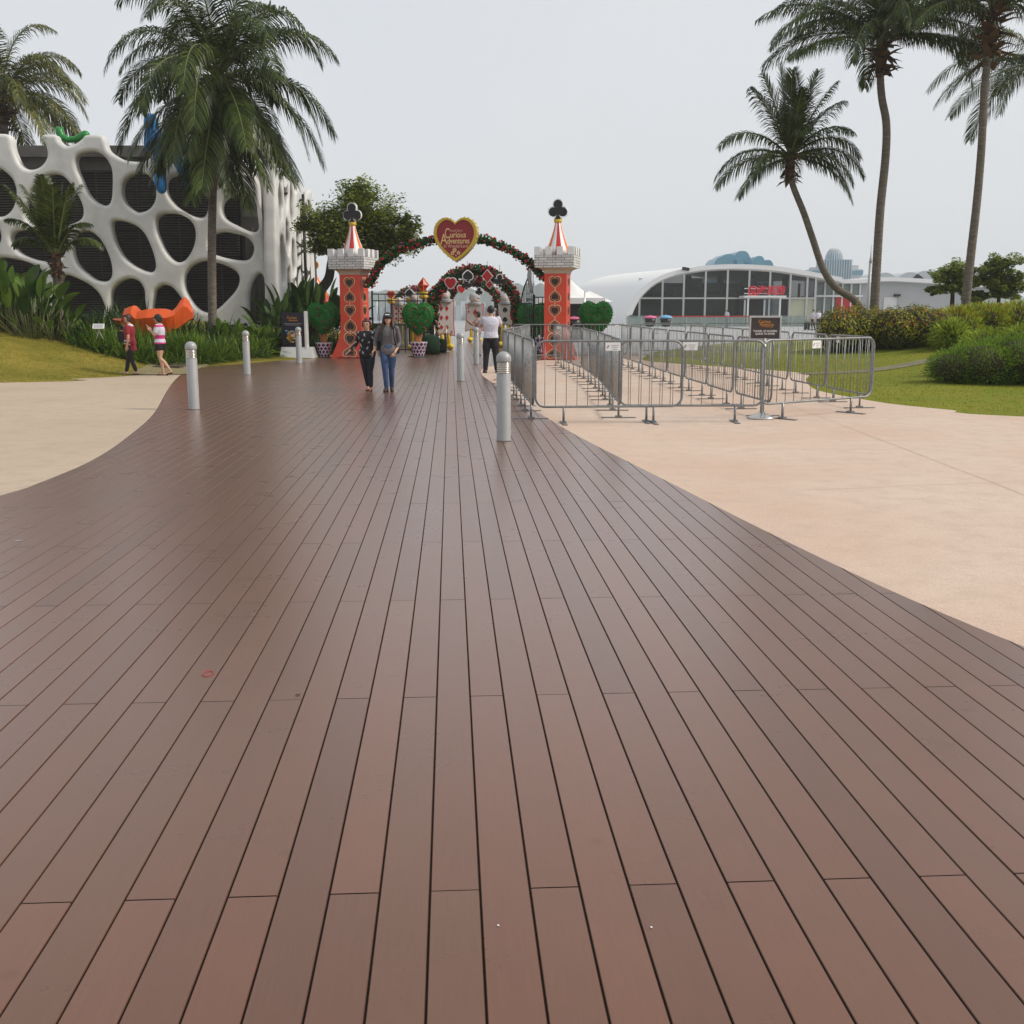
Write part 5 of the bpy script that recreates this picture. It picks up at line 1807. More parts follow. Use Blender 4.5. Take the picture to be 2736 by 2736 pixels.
# suit signs hung inside the arches
def suit(px, py, Y, kind, spx, label):
    p = AT(px, py, Y)
    k = AT(px + 1, py, Y).x - p.x
    s = spx * k * 1.15
    f = {'heart': heart(s, s * .95), 'diamond': diamond(s, s * 1.15), 'club': club_parts(s), 'spade': spade(s * .95, s)}[kind]
    red = kind in ('heart', 'diamond')
    t = thing('suit_sign', label, 'suit sign', (p.x, Y, p.z), R(random.uniform(-14, 14)), 'card suit signs hung in the arches')
    MB().prism(grow(f, .035), -.02, .03).build('white_rim', 'white_plastic', t)
    MB().prism(f, -.036, -.021).build('suit_face', 'suit_red' if red else 'black', t)
    MB().tube([(0, 0.01, s * .45), (0, .01, s * .5 + .35)], .008, 5).build('cord', 'black_iron', t)
    return t
for a_ in ((1204, 757, 40.6, 'heart', 25, 'red heart sign hung at the left of the larger rose arch'),
           (1250, 737, 40.5, 'spade', 24, 'black spade sign under the crown of the larger rose arch'),
           (1246, 760, 40.7, 'club', 23, 'black club sign below the black spade sign'),
           (1274, 757, 41.9, 'club', 20, 'small black club sign left of the red diamonds'),
           (1281, 748, 41.9, 'diamond', 17, 'red diamond sign left of the big tilted diamond'),
           (1302, 738, 40.5, 'diamond', 24, 'largest red diamond sign at the crown of the arch'),
           (1308, 760, 40.6, 'diamond', 16, 'small red diamond sign lowest of the three'),
           (1318, 747, 41.0, 'club', 18, 'half hidden black club sign between diamond and spade'),
           (1335, 749, 40.4, 'club', 26, 'large black club sign at the right of the arch'),
           (1233, 773, 49.5, 'heart', 18, 'small red heart sign low at the left of the inner arch'),
           (1280, 779, 49.4, 'club', 17, 'lowest black club sign in the inner arch'),
           (1349, 772, 45, 'spade', 17, 'black spade sign above the spade card figure')):
    suit(*a_)
# turf covered blocks, dark crate, rope posts
tb = thing('turf_drum', 'dark green turf covered drum beside the heart bush pot', 'planter', (*GP(1150, 946), 0))
MB().lathe([(.34, 0), (.36, .3), (.34, .62), (.2, .70), (.001, .72)], 24).build('drum', 'turf_dark', tb)
tb = thing('turf_drum', 'smaller dark green turf drum behind the rope posts', 'planter', (*GP(1176, 941), 0))
MB().lathe([(.25, 0), (.27, .2), (.24, .45), (.1, .52), (.001, .53)], 24).build('drum', 'turf_dark', tb)
def stanchion(px, py, label):
    x, y = GP(px, py)
    t = thing('rope_post', label, 'rope post', (x, y, 0), 0, 'slim metal rope posts')
    MB().lathe([(.17, 0), (.17, .012), (.05, .03), (.02, .05)], 20).build('base', 'chrome', t)
    MB().tube([(0, 0, .04), (0, 0, 1.0)], .019, 8).build('pole', 'chrome', t)
    MB().ball((0, 0, 1.01), .035, 10, 6).build('knob', 'chrome', t)
    return (x, y)
s1 = stanchion(1162, 945, 'slim rope post beside the turf drum')
s2 = stanchion(1193, 940, 'slim rope post before the nine of diamonds card')
mb = MB()
pts = []
for k in range(17):
    t_ = k / 16
    pts.append((lerp(s1[0], s2[0], t_), lerp(s1[1], s2[1], t_), .95 - .9 * t_ * (1 - t_)))
tag(mb.tube(pts, .022, 6).build('rope', 'rope'), 'gold rope sagging between the two slim posts', 'rope')

# ============================================================ BOLLARDS
def bollard(px, py, label, first=None):
    x, y = GP(px, py)
    if first is not None: return dup(first, (x, y, 0), random.uniform(-.3, .3), label)
    t = thing('light_bollard', label, 'bollard', (x, y, 0), 0, 'light bollards along the boardwalk')
    r = 0.088
    MB().lathe([(r * 1.02, 0), (r * 1.02, .015), (r, .02), (r, .83), (r * .97, .835)], 36).build('post', 'paint_grey', t)
    prof = []
    z = .835
    for k in range(6):
        prof += [(r * .84, z), (r * .99, z + .004), (r * 1.0, z + .015), (r * .86, z + .019)]
        z += .0232
    MB().lathe(prof + [(r * .8, z)], 36).build('light_rings', 'bare_metal', t)
    mb = MB()
    mb.tube([(0, 0, .834), (0, 0, .975)], r * .86, 24)
    mb.build('lens', 'lens_cream', t)
    zt_ = .835 + 6 * .0232
    MB().lathe([(r * .96, zt_ - .002), (r * 1.04, zt_ + .004), (r * 1.06, zt_ + .012), (r * 1.06, zt_ + .04)] +
               [(r * 1.06 * cos(k / 10 * pi / 2) + 1e-4, zt_ + .04 + r * 1.02 * sin(k / 10 * pi / 2)) for k in range(1, 11)], 36).build('dome_cap', 'paint_grey', t)
    return t
random.seed(9)
BO = bollard(1346, 1178, 'nearest grey light bollard, at the queue barrier corner')
bollard(519, 1094, 'large grey light bollard at the left bend of the boardwalk', BO)
bollard(1231, 1018, 'grey light bollard left of the man in the white shirt', BO)
bollard(661, 1001, 'grey light bollard on the left edge, before the lilies', BO)
bollard(1273, 973, 'small grey light bollard right behind the man in white', BO)
bollard(800, 971, 'grey light bollard in front of the dark poster stand', BO)

# ============================================================ CROWD BARRIERS
BWD, BHT = 2.12, 1.17
def barrier_mesh():
    zlo = .24
    rad = .14
    P = []
    for cx, cz, a0 in ((BWD - rad - .02, BHT - rad, 0), (rad + .02, BHT - rad, 90), (rad + .02, zlo + rad, 180), (BWD - rad - .02, zlo + rad, 270)):
        for k in range(7):
            a_ = R(a0 + k * 15)
            P.append((cx + cos(a_) * rad, 0, cz + sin(a_) * rad))
    f = MB().tube(P, .0165, 10, closed=True)
    b_ = MB()
    nb = 14
    for k in range(1, nb):
        x = BWD * k / nb
        b_.tube([(x, 0, zlo), (x, 0, BHT)], .0047, 6)
    feet = []
    for x in (.42, BWD - .42):
        q = MB().tube([(x, 0, .01), (x, 0, zlo)], .017, 8)
        q.box((x, 0, .006), (.06, .52, .010)).box((x, .0, .022), (.07, .10, .022))
        feet.append(q)
    return f, b_, feet
def barrier_first(label):
    t = thing('crowd_barrier', label, 'barrier', (0, 0, 0), 0, 'steel crowd barriers of the queue maze')
    f, b_, feet = barrier_mesh()
    f.build('frame', 'steel', t)
    b_.build('infill_bars', 'steel', t)
    for q in feet: q.build('foot', 'steel', t)
    return t
BAR, BKIDS = None, None
def barrier(p0, p1, label, plate=None):
    global BAR, BKIDS
    d = Vector((p1[0] - p0[0], p1[1] - p0[1]))
    rz = atan2(d.y, d.x)
    if BAR is None:
        BAR = barrier_first(label)
        BKIDS = kids(BAR)
        BAR.location = (p0[0], p0[1], 0)
        BAR.rotation_euler = (0, 0, rz)
        t = BAR
    else:
        t = dup(BAR, (p0[0], p0[1], 0), rz, label, None, BKIDS)
    t.scale = (d.length / BWD, 1, 1)
    if plate is not None:
        x, w, h = plate
        pl = MB().box((x, -.026, BHT - .02 - h / 2), (w, .006, h)).build('name_plate', 'white_plastic', t)
        mb = MB()
        for k in range(3): mb.box((x + w * .12, -.0305, BHT - .06 - k * h * .25), (w * (.5 - .1 * k), .002, .008))
        mb.box((x - w * .33, -.0305, BHT - .02 - h / 2), (w * .12, .002, h * .4), ry=R(30))
        mb.build('plate_print', 'grey_card', pl)
    return t
def gx(px, Y): return AT(px, 1000, Y).x
FY = 15.35
A0, A1 = (gx(1427, 15.25), 15.25), (gx(1829, FY), FY + .05)
B0, B1 = (gx(1652, FY + .12), FY + .14), (gx(2052, FY), FY + .14)
C0, C1 = (gx(2043, FY), FY + .28), (gx(2334, 17.2), 17.2)
barrier(A0, A1, 'front row crowd barrier nearest the bollard', (1.10, .21, .115))
barrier(B0, B1, 'front row crowd barrier in the middle, behind the sign stand', (1.02, .21, .115))
barrier(C0, C1, 'front row crowd barrier at the right end with a small white card', (.95, .15, .115))
def row(pts, names, plates=()):
    """chain of barriers along a polyline of ground points, near to far"""
    d = [0]
    for a_, b2 in zip(pts, pts[1:]): d.append(d[-1] + sqrt((a_[0] - b2[0]) ** 2 + (a_[1] - b2[1]) ** 2))
    n_ = max(1, round(d[-1] / 2.12))
    def at(s):
        for i in range(len(pts) - 1):
            if s <= d[i + 1] + 1e-6:
                t_ = (s - d[i]) / (d[i + 1] - d[i])
                return (lerp(pts[i][0], pts[i + 1][0], t_), lerp(pts[i][1], pts[i + 1][1], t_))
        return pts[-1]
    ords = ['nearest', 'second', 'third', 'fourth', 'fifth', 'sixth', 'seventh', 'eighth', 'ninth']
    for k in range(n_):
        a_, b2 = at(d[-1] * k / n_), at(d[-1] * (k + 1) / n_)
        a_ = (a_[0] + random.uniform(-.03, .03), a_[1])
        dd = Vector((b2[0] - a_[0], b2[1] - a_[1])).normalized() * .025
        barrier((a_[0] + dd.x, a_[1] + dd.y), (b2[0] - dd.x, b2[1] - dd.y), '%s barrier from the front, %s' % (ords[k], names),
                (1.7, .14, .11) if k in plates else None)
random.seed(10)
row([(gx(1425, 15.5), 15.5), (gx(1345, 24.2), 24.2)], 'in the line beside the boardwalk', ())
row([(gx(1652, 16.0), 15.7), (1.75, 21.8), (1.72, 25.6), (1.25, 32)], 'in the line starting left of the sign stand', ())
row([(gx(2052, 16.2), 16.0), (3.60, 20.5), (3.42, 25.5), (3.25, 32)], 'in the line starting at the sign stand', (1, 4))
row([(gx(2330, 17.3), 17.35), (5.55, 21), (5.40, 26), (5.20, 31.5)], 'in the line along the right lawn', (0, 2))
row([(.0, 33.0), (5.4, 33.4)], 'in the cross line at the back of the maze', (0, 1))
row([(4.3, 36.8), (13.5, 37.6)], 'in the rearmost line on the grey paving', (1,))
row([(-.2, 24.5), (.25, 29.0), (.55, 33.0)], 'in the short line by the right red tower', ())

# sign stand
x, y = GP(2034, 1118)
ss = thing('sign_stand', 'steel post sign stand with dark board before the queue barriers', 'sign', (x, y, 0), R(-3))
zt_, zb_ = AT(2034, 846, y).z, AT(2034, 907, y).z
k = AT(2035, 870, y).x - AT(2034, 870, y).x
W = 80 * k
MB().lathe([(.205, 0), (.21, .012), (.19, .03), (.07, .075), (.035, .10)], 36).build('base', 'bare_metal', ss)
MB().tube([(0, 0, .09), (0, 0, zb_ + .02)], .026, 14).build('pole', 'chrome', ss)
H = zt_ - zb_
mb = MB()
mb.box((0, 0, zt_), (W + .03, .035, .028)).box((0, 0, zb_), (W + .03, .035, .028))
mb.box((-W / 2, 0, (zt_ + zb_) / 2), (.022, .03, H)).box((W / 2, 0, (zt_ + zb_) / 2), (.022, .03, H))
fr_ = mb.build('board_frame', 'chrome', ss)
bd = MB().box((0, 0, (zt_ + zb_) / 2), (W - .022, .014, H - .028)).build('board', 'sign_brown', ss)
zc_ = (zt_ + zb_) / 2
text('lettering', 'Curious', .070, 'text_amber', bd, (-.015, -.0085, zc_ + .095), ext=.001, sx=.8)
text('lettering', 'Adventures', .062, 'text_amber', bd, (.02, -.0085, zc_ + .052), ext=.001, sx=.72)
text('lettering', 'in WonderLand', .026, 'text_amber', bd, (.03, -.0085, zc_ + .020), ext=.001)
text('lettering', 'TUNNEL OF SOLDIERS', .038, 'text_white', bd, (0, -.0085, zc_ - .045), ext=.001, bold=.0008, sx=.92)
text('lettering', 'QUEUE TO ENTER', .038, 'text_white', bd, (0, -.0085, zc_ - .085), ext=.001, bold=.0008, sx=.92)

# poster stand
x, y = GP(790, 958)
ps = thing('poster_stand', 'dark event poster on a white plinth among the plants at the left', 'poster stand', (x, y + .4, 0), R(-6))
k = AT(791, 829, y).x - AT(790, 829, y).x
def z_(v): return AT(790, v, y).z
MB().add([(-1.00 / 2 - .06, -.3, 0), (.62, -.3, 0), (.62, .3, 0), (-.56, .3, 0), (-.50, -.2, z_(928)), (.53, -.2, z_(928)), (.53, .2, z_(928)), (-.50, .2, z_(928))],
         [(3, 2, 1, 0), (4, 5, 6, 7), (0, 1, 5, 4), (1, 2, 6, 5), (2, 3, 7, 6), (3, 0, 4, 7)]).build('plinth', 'white_plastic', ps)
zt_ = z_(835)
pb = MB().box((-.10, -.05, (zt_ + z_(928)) / 2), (.80, .16, zt_ - z_(928))).build('poster_board', 'poster', ps)
mb = MB()
mb.box((.36, -.1, zt_ / 2 + .1), (.07, .24, zt_ - .1))
mb.build('white_fin', 'white_plastic', ps)
text('lettering', 'Curious', .13, 'text_amber', pb, (-.12, -.137, zt_ - .17), ext=.002, sx=.8)
text('lettering', 'Adventures', .10, 'text_amber', pb, (-.07, -.137, zt_ - .26), ext=.002, sx=.7)
mb = MB()
for k_, w_ in ((0, .62), (1, .5)): mb.box((-.1, -.132, zt_ - .37 - k_ * .045), (w_, .003, .014))
mb.build('print_lines', 'grey_card', pb)
random.seed(15)
cols_ = ['blue_sculpt', 'yellow', 'orange_stripe', 'lime_leaf', 'orange_trunk', 'umb_blue', 'text_gold']
for i_, (mt, n_) in enumerate(zip(cols_, (5, 6, 7, 8, 8, 4, 8))):
    mb = MB()
    for k_ in range(n_):
        a_ = random.uniform(0, 2 * pi)
        rr_ = random.uniform(0, .2)
        cx_, cz_ = -.12 + cos(a_) * rr_ * 1.2, zt_ - .80 + sin(a_) * rr_
        if mt in ('umb_blue', 'blue_sculpt'): cz_ = zt_ - .66 + random.uniform(-.05, .05)
        P = [(cx_ + cos(q * pi / 3 + a_) * random.uniform(.02, .06), cz_ + sin(q * pi / 3 + a_) * random.uniform(.02, .05)) for q in range(6)]
        mb.prism(P, -.1315 - i_ * .0008 - k_ * .00008, -.1305)
    mb.build('printed_shape', mt, pb)
# small info plaque in the lilies
p = AT(263, 872, 29.9)
ip = thing('info_plaque', 'small white slanted info plaque at the lily bed edge', 'plaque', (p.x, 29.9, 0), R(14))
MB().box((0, 0, p.z), (.30, .20, .02), rx=R(38)).build('panel', 'white_plastic', ip)
MB().box((0, -.008, p.z + .009), (.26, .16, .006), rx=R(38)).build('print', 'grey_card', ip)
mb = MB()
mb.tube([(-.08, 0, p.z - .35), (.04, 0, p.z - .02)], .015, 6).tube([(.10, 0, p.z - .35), (-.04, 0, p.z - .02)], .015, 6)
mb.build('legs', 'ruff', ip)
# litter on the boards
lt = [GP(556, 1801)]
x, y = GP(556, 1801)
mb = MB().tube([(x + cos(2 * pi * k / 20) * .022, y + sin(2 * pi * k / 20) * .036, .003) for k in range(20)], .0016, 5, closed=True)
tag(mb.build('rubber_band', 'suit_red'), 'small red rubber band lying on the boards', 'rubber band')
random.seed(2)
for (px, py), lb in (((1331, 2475), 'tiny white scrap on the boards near the bottom of the picture'), ((1740, 2480), 'tiny pale scrap in a board gap low on the right'),
               ((1105, 1558), 'tiny white fleck on the middle boards')):
    x, y = GP(px, py)
    tag(MB().ball((x, y, .003), .0035, 6, 4, sz=.6).build('paper_scrap', 'white_plastic'), lb, 'litter')
x, y = GP(47, 1446)
tag(MB().box((x, y, .003), (.035, .02, .004), rz=.4).box((x + .015, y + .008, .005), (.02, .01, .004), rz=-.3).build('paper_scrap', 'grey_card'), 'crumpled grey scrap at the far left of the boards', 'litter')
x, y = GP(796, 1858)
mb = MB()
for a_ in (0.2, 1.3, 2.4): mb.tube([(x - cos(a_) * .012, y - sin(a_) * .012, .002), (x + cos(a_) * .012, y + sin(a_) * .012, .004)], .0012, 4)
tag(mb.build('dry_twig', 'leather_dark'), 'tiny dark dry twig left of the centre boards', 'twig')
# ============================================================ PLANTS
def palm_crown(cx, specs, seed, leaf_l=0.62, leaf_w=.034, n_l=70):
    """specs: list of (azimuth deg, elevation deg, length, droop); returns leaves MB, ribs MB"""
    random.seed(seed)
    lv, lf = [], []
    ribs = MB()
    for az, el, L, droop in specs:
        az, el = R(az), R(el)
        d = Vector((cos(az) * cos(el), sin(az) * cos(el), sin(el)))
        p = Vector(cx) + d * .12
        pts = [p.copy()]
        st = L / 16
        for k in range(16):
            d = (d + Vector((0, 0, -droop * (0.35 + k / 9) / 16))).normalized()
            p = p + d * st
            pts.append(p.copy())
        ribs.tube(pts, [lerp(.045, .006, i / 16) for i in range(17)], 5)
        fr_ = frames(pts)
        tw = random.uniform(-.5, .5)
        for s in range(n_l):
            t = .10 + .90 * (s / (n_l - 1)) ** .95
            u = t * 16
            i = min(15, int(u))
            q = pts[i].lerp(pts[i + 1], u - i)
            tg = (pts[i + 1] - pts[i]).normalized()
            side = tg.cross(Vector((0, 0, 1)))
            side = side.normalized() if side.length > .05 else Vector((1, 0, 0))
            side = (Matrix.Rotation(tw, 3, tg) @ side)
            upv = side.cross(tg).normalized()
            ll = leaf_l * (sin(pi * min(1, .12 + t * .88)) ** .55 * .85 + .25) * random.uniform(.85, 1.1)
            for sg_ in (-1, 1):
                if random.random() < .05: continue
                hz_ = sqrt(max(0, 1 - tg.z * tg.z))
                sweep = lerp(.35, 1.1, t) * hz_ + lerp(.6, 1.9, t) * (1 - hz_)
                dr = (side * sg_ + tg * sweep + upv * random.uniform(-.05, .30)).normalized()
                g_ = Vector((0, 0, -1)) * hz_
                p1 = q + dr * ll * .30
                d2 = (dr + g_ * random.uniform(.55, 1.0)).normalized()
                p2 = p1 + d2 * ll * .35
                d3 = (d2 + g_ * random.uniform(.9, 1.6)).normalized()
                e = p2 + d3 * ll * .40
                w = leaf_w * random.uniform(.8, 1.15)
                wv = dr.cross(upv).normalized() * w * .5
                wv2 = (tg - d2 * tg.dot(d2)).normalized() * w * .5
                o = len(lv)
                lv += [q - wv * .5, q + wv * .5, p1 + wv, p1 - wv, p2 + wv2 * .8, p2 - wv2 * .8, e]
                lf += [(o, o + 1, o + 2, o + 3), (o + 3, o + 2, o + 4, o + 5), (o + 5, o + 4, o + 6)]
    return MB().add(lv, lf), ribs
def ringed_trunk(path, r0, r1):
    path = smooth_open(path, 10)
    out, rad = [], []
    L = 0
    n_ = len(path)
    for i in range(n_ - 1):
        for k in range(4):
            t = (i + k / 4) / (n_ - 1)
            out.append(path[i].lerp(path[i + 1], k / 4))
            rad.append(lerp(r0, r1, t ** .7) * (1 + .035 * (1 if k % 2 else -1) + random.uniform(-.012, .012)) * (1 + .5 * max(0, 1 - t * 14)))
    return MB().tube(out, rad, 14)
def palm(name, label, base, path, r0, r1, specs, seed, leaf_l=.62, yellow=False, husk=True, nuts=0, leaf_w=.034, n_l=70, husk_s=1.0):
    t = thing(name, label, 'palm tree', base, 0, 'palm trees around the terrace')
    random.seed(seed)
    path = [Vector(p) - Vector(base) for p in path]
    ringed_trunk(path, r0, r1).build('trunk', 'trunk', t)
    top = path[-1]
    lv, rb = palm_crown(top, specs, seed, leaf_l, leaf_w, n_l)
    cr = lv.build('crown', 'palm_leaf_y' if yellow else 'palm_leaf', t)
    rb.build('ribs', 'palm_rib', cr)
    if husk:
        mb = MB()
        for k in range(60):
            a_ = random.uniform(0, 2 * pi)
            z0_ = random.uniform(-.75, .15) * husk_s
            rr_ = random.uniform(.08, .13) * husk_s
            c = top + Vector((cos(a_) * rr_, sin(a_) * rr_, z0_))
            d = Vector((cos(a_), sin(a_), random.uniform(-.6, .8))).normalized()
            s_ = d.cross(Vector((0, 0, 1))).normalized()
            ln, w = random.uniform(.15, .42) * husk_s, random.uniform(.05, .11) * husk_s
            mb.add([c - s_ * w, c + s_ * w, c + d * ln * .6 + s_ * w * .7, c + d * ln + Vector((0, 0, -.06)), c + d * ln * .6 - s_ * w * .7], [(0, 1, 2, 3, 4)])
        mb.tube([top + Vector((0, 0, -.7 * husk_s)), top + Vector((0, 0, -.3 * husk_s)), top + Vector((0, 0, .25 * husk_s))], [.13, .10 + .07 * husk_s, .10], 10)
        mb.build('husk', 'husk', t)
    if nuts:
        mb = MB()
        for k in range(nuts):
            a_ = random.uniform(0, 2 * pi)
            mb.ball(tuple(top + Vector((cos(a_) * .3, sin(a_) * .3, random.uniform(-.45, -.05)))), .12, 10, 7, sz=1.2)
        mb.build('coconuts', 'hedge_g', t)
    return t
random.seed(40)
def sp(n_, el0, el1, L0, L1, d0, d1, seed):
    random.seed(seed)
    return [(k * 137.5 + random.uniform(-14, 14), lerp(el0, el1, (k / n_)) + random.uniform(-7, 7), random.uniform(L0, L1), random.uniform(d0, d1)) for k in range(n_)]
# big left coconut palm
Yp = 36.5
def A3(px, py, Y): q = AT(px, py, Y); return (q.x, q.y, q.z)
b0 = A3(567, 900, Yp); bz = (b0[0], Yp, .1)
cr = A3(586, 205, Yp)
S = sp(30, 78, -12, 3.9, 4.6, 1.5, 2.3, 3) + [(k * 36 + 10, -38 + (k % 3) * 8, 3.9, .9) for k in range(10)] + [(200, -50, 4.1, .6), (250, -62, 4.3, .3), (290, -64, 4.0, .3), (320, -50, 4.2, .5), (340, -42, 4.3, .6), (225, -40, 4.2, .8), (270, -48, 4.6, .4), (180, -30, 4.0, .9), (310, -66, 4.4, .3), (240, -58, 3.6, .4)]
palm('coconut_palm', 'largest dense coconut palm in front of the white lattice building', bz, [bz, A3(566, 700, Yp), A3(569, 500, Yp), A3(578, 330, Yp), cr], .15, .12, S, 3, .95, nuts=9, n_l=84, leaf_w=.042)
# palm cut by the left edge, standing behind the building
cr = A3(-4, 215, 51)
S = sp(20, 75, -14, 4.0, 4.6, 1.5, 2.3, 5) + [(0, 34, 4.6, 2.0), (355, 12, 4.4, 1.8), (350, -12, 4.2, 1.3), (5, 58, 4.4, 1.9)]
palm('coconut_palm', 'yellowing coconut palm cut off by the left edge of the picture', (cr[0] + .3, 51, -.02), [(cr[0] + .3, 51, -.02), A3(18, 600, 51), A3(12, 400, 51), A3(2, 260, 51)], .22, .22, S, 5, .95, yellow=True, n_l=72, leaf_w=.05, husk_s=2.2)
# young palm
Yq = 31.5
cr = A3(150, 690, Yq)
S = [(k * 360 / 15 + 8, 82 - (k % 5) * 5, 1.95 + .12 * (k % 3), .3 + .15 * (k % 3)) for k in range(14)] + [(180, 52, 1.35, 1.7), (0, 48, 1.5, 1.6), (200, 62, 1.6, 1.2), (340, 60, 1.6, 1.3)]
palm('young_palm', 'short young palm with upright fronds before the lattice wall at left', (cr[0], Yq, .7), [(cr[0] - .03, Yq, .7), A3(152, 750, Yq), cr], .13, .10, S, 6, .42, n_l=60, leaf_w=.036, husk_s=.7)
# leaning palm right
Yl = 40
pth = [(2332, 835), (2285, 805), (2235, 770), (2200, 720), (2172, 640), (2148, 570), (2120, 500), (2108, 450), (2112, 420)]
pp = [A3(x, y, Yl) for x, y in pth]
bz = (pp[0][0] + .25, Yl, .7)
S = [(90, 84, 2.9, .3), (200, 80, 3.0, .2), (0, 76, 2.9, .3), (175, 72, 2.9, .3), (355, 66, 2.8, .5), (10, 58, 2.7, .7), (190, 64, 2.7, .6), (270, 70, 2.4, .9),
     (185, 42, 2.9, 1.5), (170, 22, 2.9, 1.5), (182, 5, 2.9, 1.1), (205, -14, 2.6, .9), (5, 40, 2.9, 1.7), (350, 22, 2.9, 1.6), (12, 8, 2.9, 1.6), (358, -6, 2.8, 1.3), (330, 10, 2.6, 1.5), (220, 15, 2.4, 1.5), (270, 45, 2.4, 1.4), (250, 55, 2.4, 1.2), (320, 45, 2.5, 1.3), (75, 20, 2.4, 1.4)]
palm('coconut_palm', 'curved leaning palm with a small crown, left of the tall straight ones', bz, [bz] + pp[1:], .15, .10, S, 8, .72, n_l=64, leaf_w=.038, husk_s=1.15)
# tall middle palm
Ym = 39
pth = [(2336, 830), (2343, 700), (2352, 560), (2366, 420), (2368, 330), (2356, 260), (2352, 190), (2358, 105)]
pp = [A3(x, y, Ym) for x, y in pth]
bz = (pp[0][0], Ym, .6)
S = sp(22, 80, 16, 3.9, 4.5, 1.0, 1.7, 9) + [(185, 34, 4.3, 1.5), (176, 14, 4.2, 1.0), (0, 30, 4.3, 1.5), (6, 14, 4.1, 1.0), (200, 2, 3.8, .6), (340, 4, 3.6, .6), (190, 24, 4.3, 1.2)]
palm('coconut_palm', 'tall straight palm in the middle of the right group', bz, [bz] + pp[1:], .165, .12, S, 9, .85, n_l=84, leaf_w=.040, husk_s=1.7)
# tall right palm
Yr = 37
pth = [(2576, 830), (2592, 700), (2610, 540), (2622, 400), (2630, 250), (2640, 140), (2652, 40)]
pp = [A3(x, y, Yr) for x, y in pth]
bz = (pp[0][0], Yr, .6)
S = sp(20, 78, 14, 3.7, 4.3, .9, 1.6, 12) + [(190, 24, 4.0, 1.2), (210, 14, 3.8, 1.0)]
palm('coconut_palm', 'tall straight palm nearest the right edge of the picture', bz, [bz] + pp[1:], .155, .11, S, 12, .85, n_l=78, leaf_w=.040, husk_s=1.9)
# palm whose crown enters from the right edge
cr = A3(2790, 165, 44)
S = sp(16, 60, -20, 3.8, 4.3, 1.4, 2.0, 14) + [(180, 8, 4.6, 1.2), (190, -8, 4.4, .9), (170, 20, 4.6, 1.3)]
palm('coconut_palm', 'palm outside the right edge whose fronds reach into the picture', (A3(2745, 900, 44)[0], 44, .6), [(A3(2745, 900, 44)[0], 44, .6), A3(2760, 500, 44), cr], .17, .13, S, 14, .9, n_l=70)

# ---- broadleaf trees
def leaf_tree(name, label, base, H, crown, seed, nleaf, leaf, mt, trunk_pts, r0, cat='tree', gap=0.0):
    """crown: list of ellipsoids (center offset, radii)"""
    random.seed(seed)
    t = thing(name, label, cat, base)
    mb = MB()
    tp = smooth_open([Vector(p) for p in trunk_pts], 5)
    mb.tube(tp, [lerp(r0, r0 * .45, i / (len(tp) - 1)) for i in range(len(tp))], 10)
    limbs = []
    cl = []
    for (c, rd) in crown:
        k = max(range(len(tp)), key=lambda i: -((tp[i] - Vector(c)).length + (0 if i > len(tp) * .35 else 5)))
        a_ = tp[k]
        c = Vector(c)
        lm = smooth_open([a_, a_.lerp(c, .45) + rv() * .25, c], 4)
        mb.tube(lm, [lerp(r0 * .42, r0 * .10, i / (len(lm) - 1)) for i in range(len(lm))], 7)
        for _ in range(20):
            e = c + Vector([rv()[i] * rd[i] for i in range(3)]) * .95
            s_ = lm[random.randrange(2, len(lm))]
            tw = smooth_open([s_, s_.lerp(e, .5) + rv() * .15, e], 3)
            mb.tube(tw, [lerp(r0 * .12, .006, i / (len(tw) - 1)) for i in range(len(tw))], 5)
            cl.append((e, random.uniform(.30, .62) * (rd[0] + rd[2]) / 2))
            m_ = tw[len(tw) // 2]
            cl.append((m_ + rv() * .1, random.uniform(.18, .3) * rd[0]))
    mb.build('trunk', 'bark', t)
    lv, lf = [], []
    for _ in range(nleaf):
        c, r_ = random.choice(cl)
        o = rv()
        q = c + Vector((o.x * r_, o.y * r_, o.z * r_ * .72))
        nrm = (Vector((0, 0, 1)) + rv() * .9).normalized()
        s = leaf * random.uniform(.6, 1.25)
        leaf_quad(lv, lf, q, nrm, rv().normalized(), s * .5, s)
    MB().add(lv, lf).build('crown', mt, t)
    return t
Yt = 43
kx = AT(1001, 800, Yt).x - AT(1000, 800, Yt).x
def T(px, py, dy=0): q = AT(px, py, Yt); return (q.x - TB[0], dy, q.z)
TB = (AT(845, 829, Yt).x, Yt, 0)
crown = [(T(870, 590), (1.0, 1.0, .8)), (T(950, 530, .3), (1.2, 1.2, .75)), (T(1030, 570, -.3), (1.1, 1.1, .8)), (T(1080, 640, .2), (.75, .9, .6)), (T(920, 630, -.5), (1.2, 1.1, .8)),
         (T(1000, 640, .5), (1.1, 1.1, .6)), (T(850, 650, .2), (.7, .8, .55)), (T(960, 580, -.8), (1.3, 1, .9)), (T(1090, 600, -.4), (.5, .5, .4)), (T(835, 600, -.4), (.55, .6, .6)), (T(950, 600, 0), (1.7, 1.4, 1.1)), (T(950, 510, 0), (.9, .9, .5)), (T(1010, 680, 0), (1.0, 1.0, .5)), (T(880, 660, 0), (.9, .9, .5)), (T(1060, 655, .2), (.8, .8, .5))]
leaf_tree('broadleaf_tree', 'spreading broadleaf tree behind the left red tower', TB, 5, crown, 17, 31000, .15, 'tree_leaf',
          [(0, 0, -.1), T(850, 800), T(878, 745), T(885, 700), T(895, 660), T(940, 590)], .24)
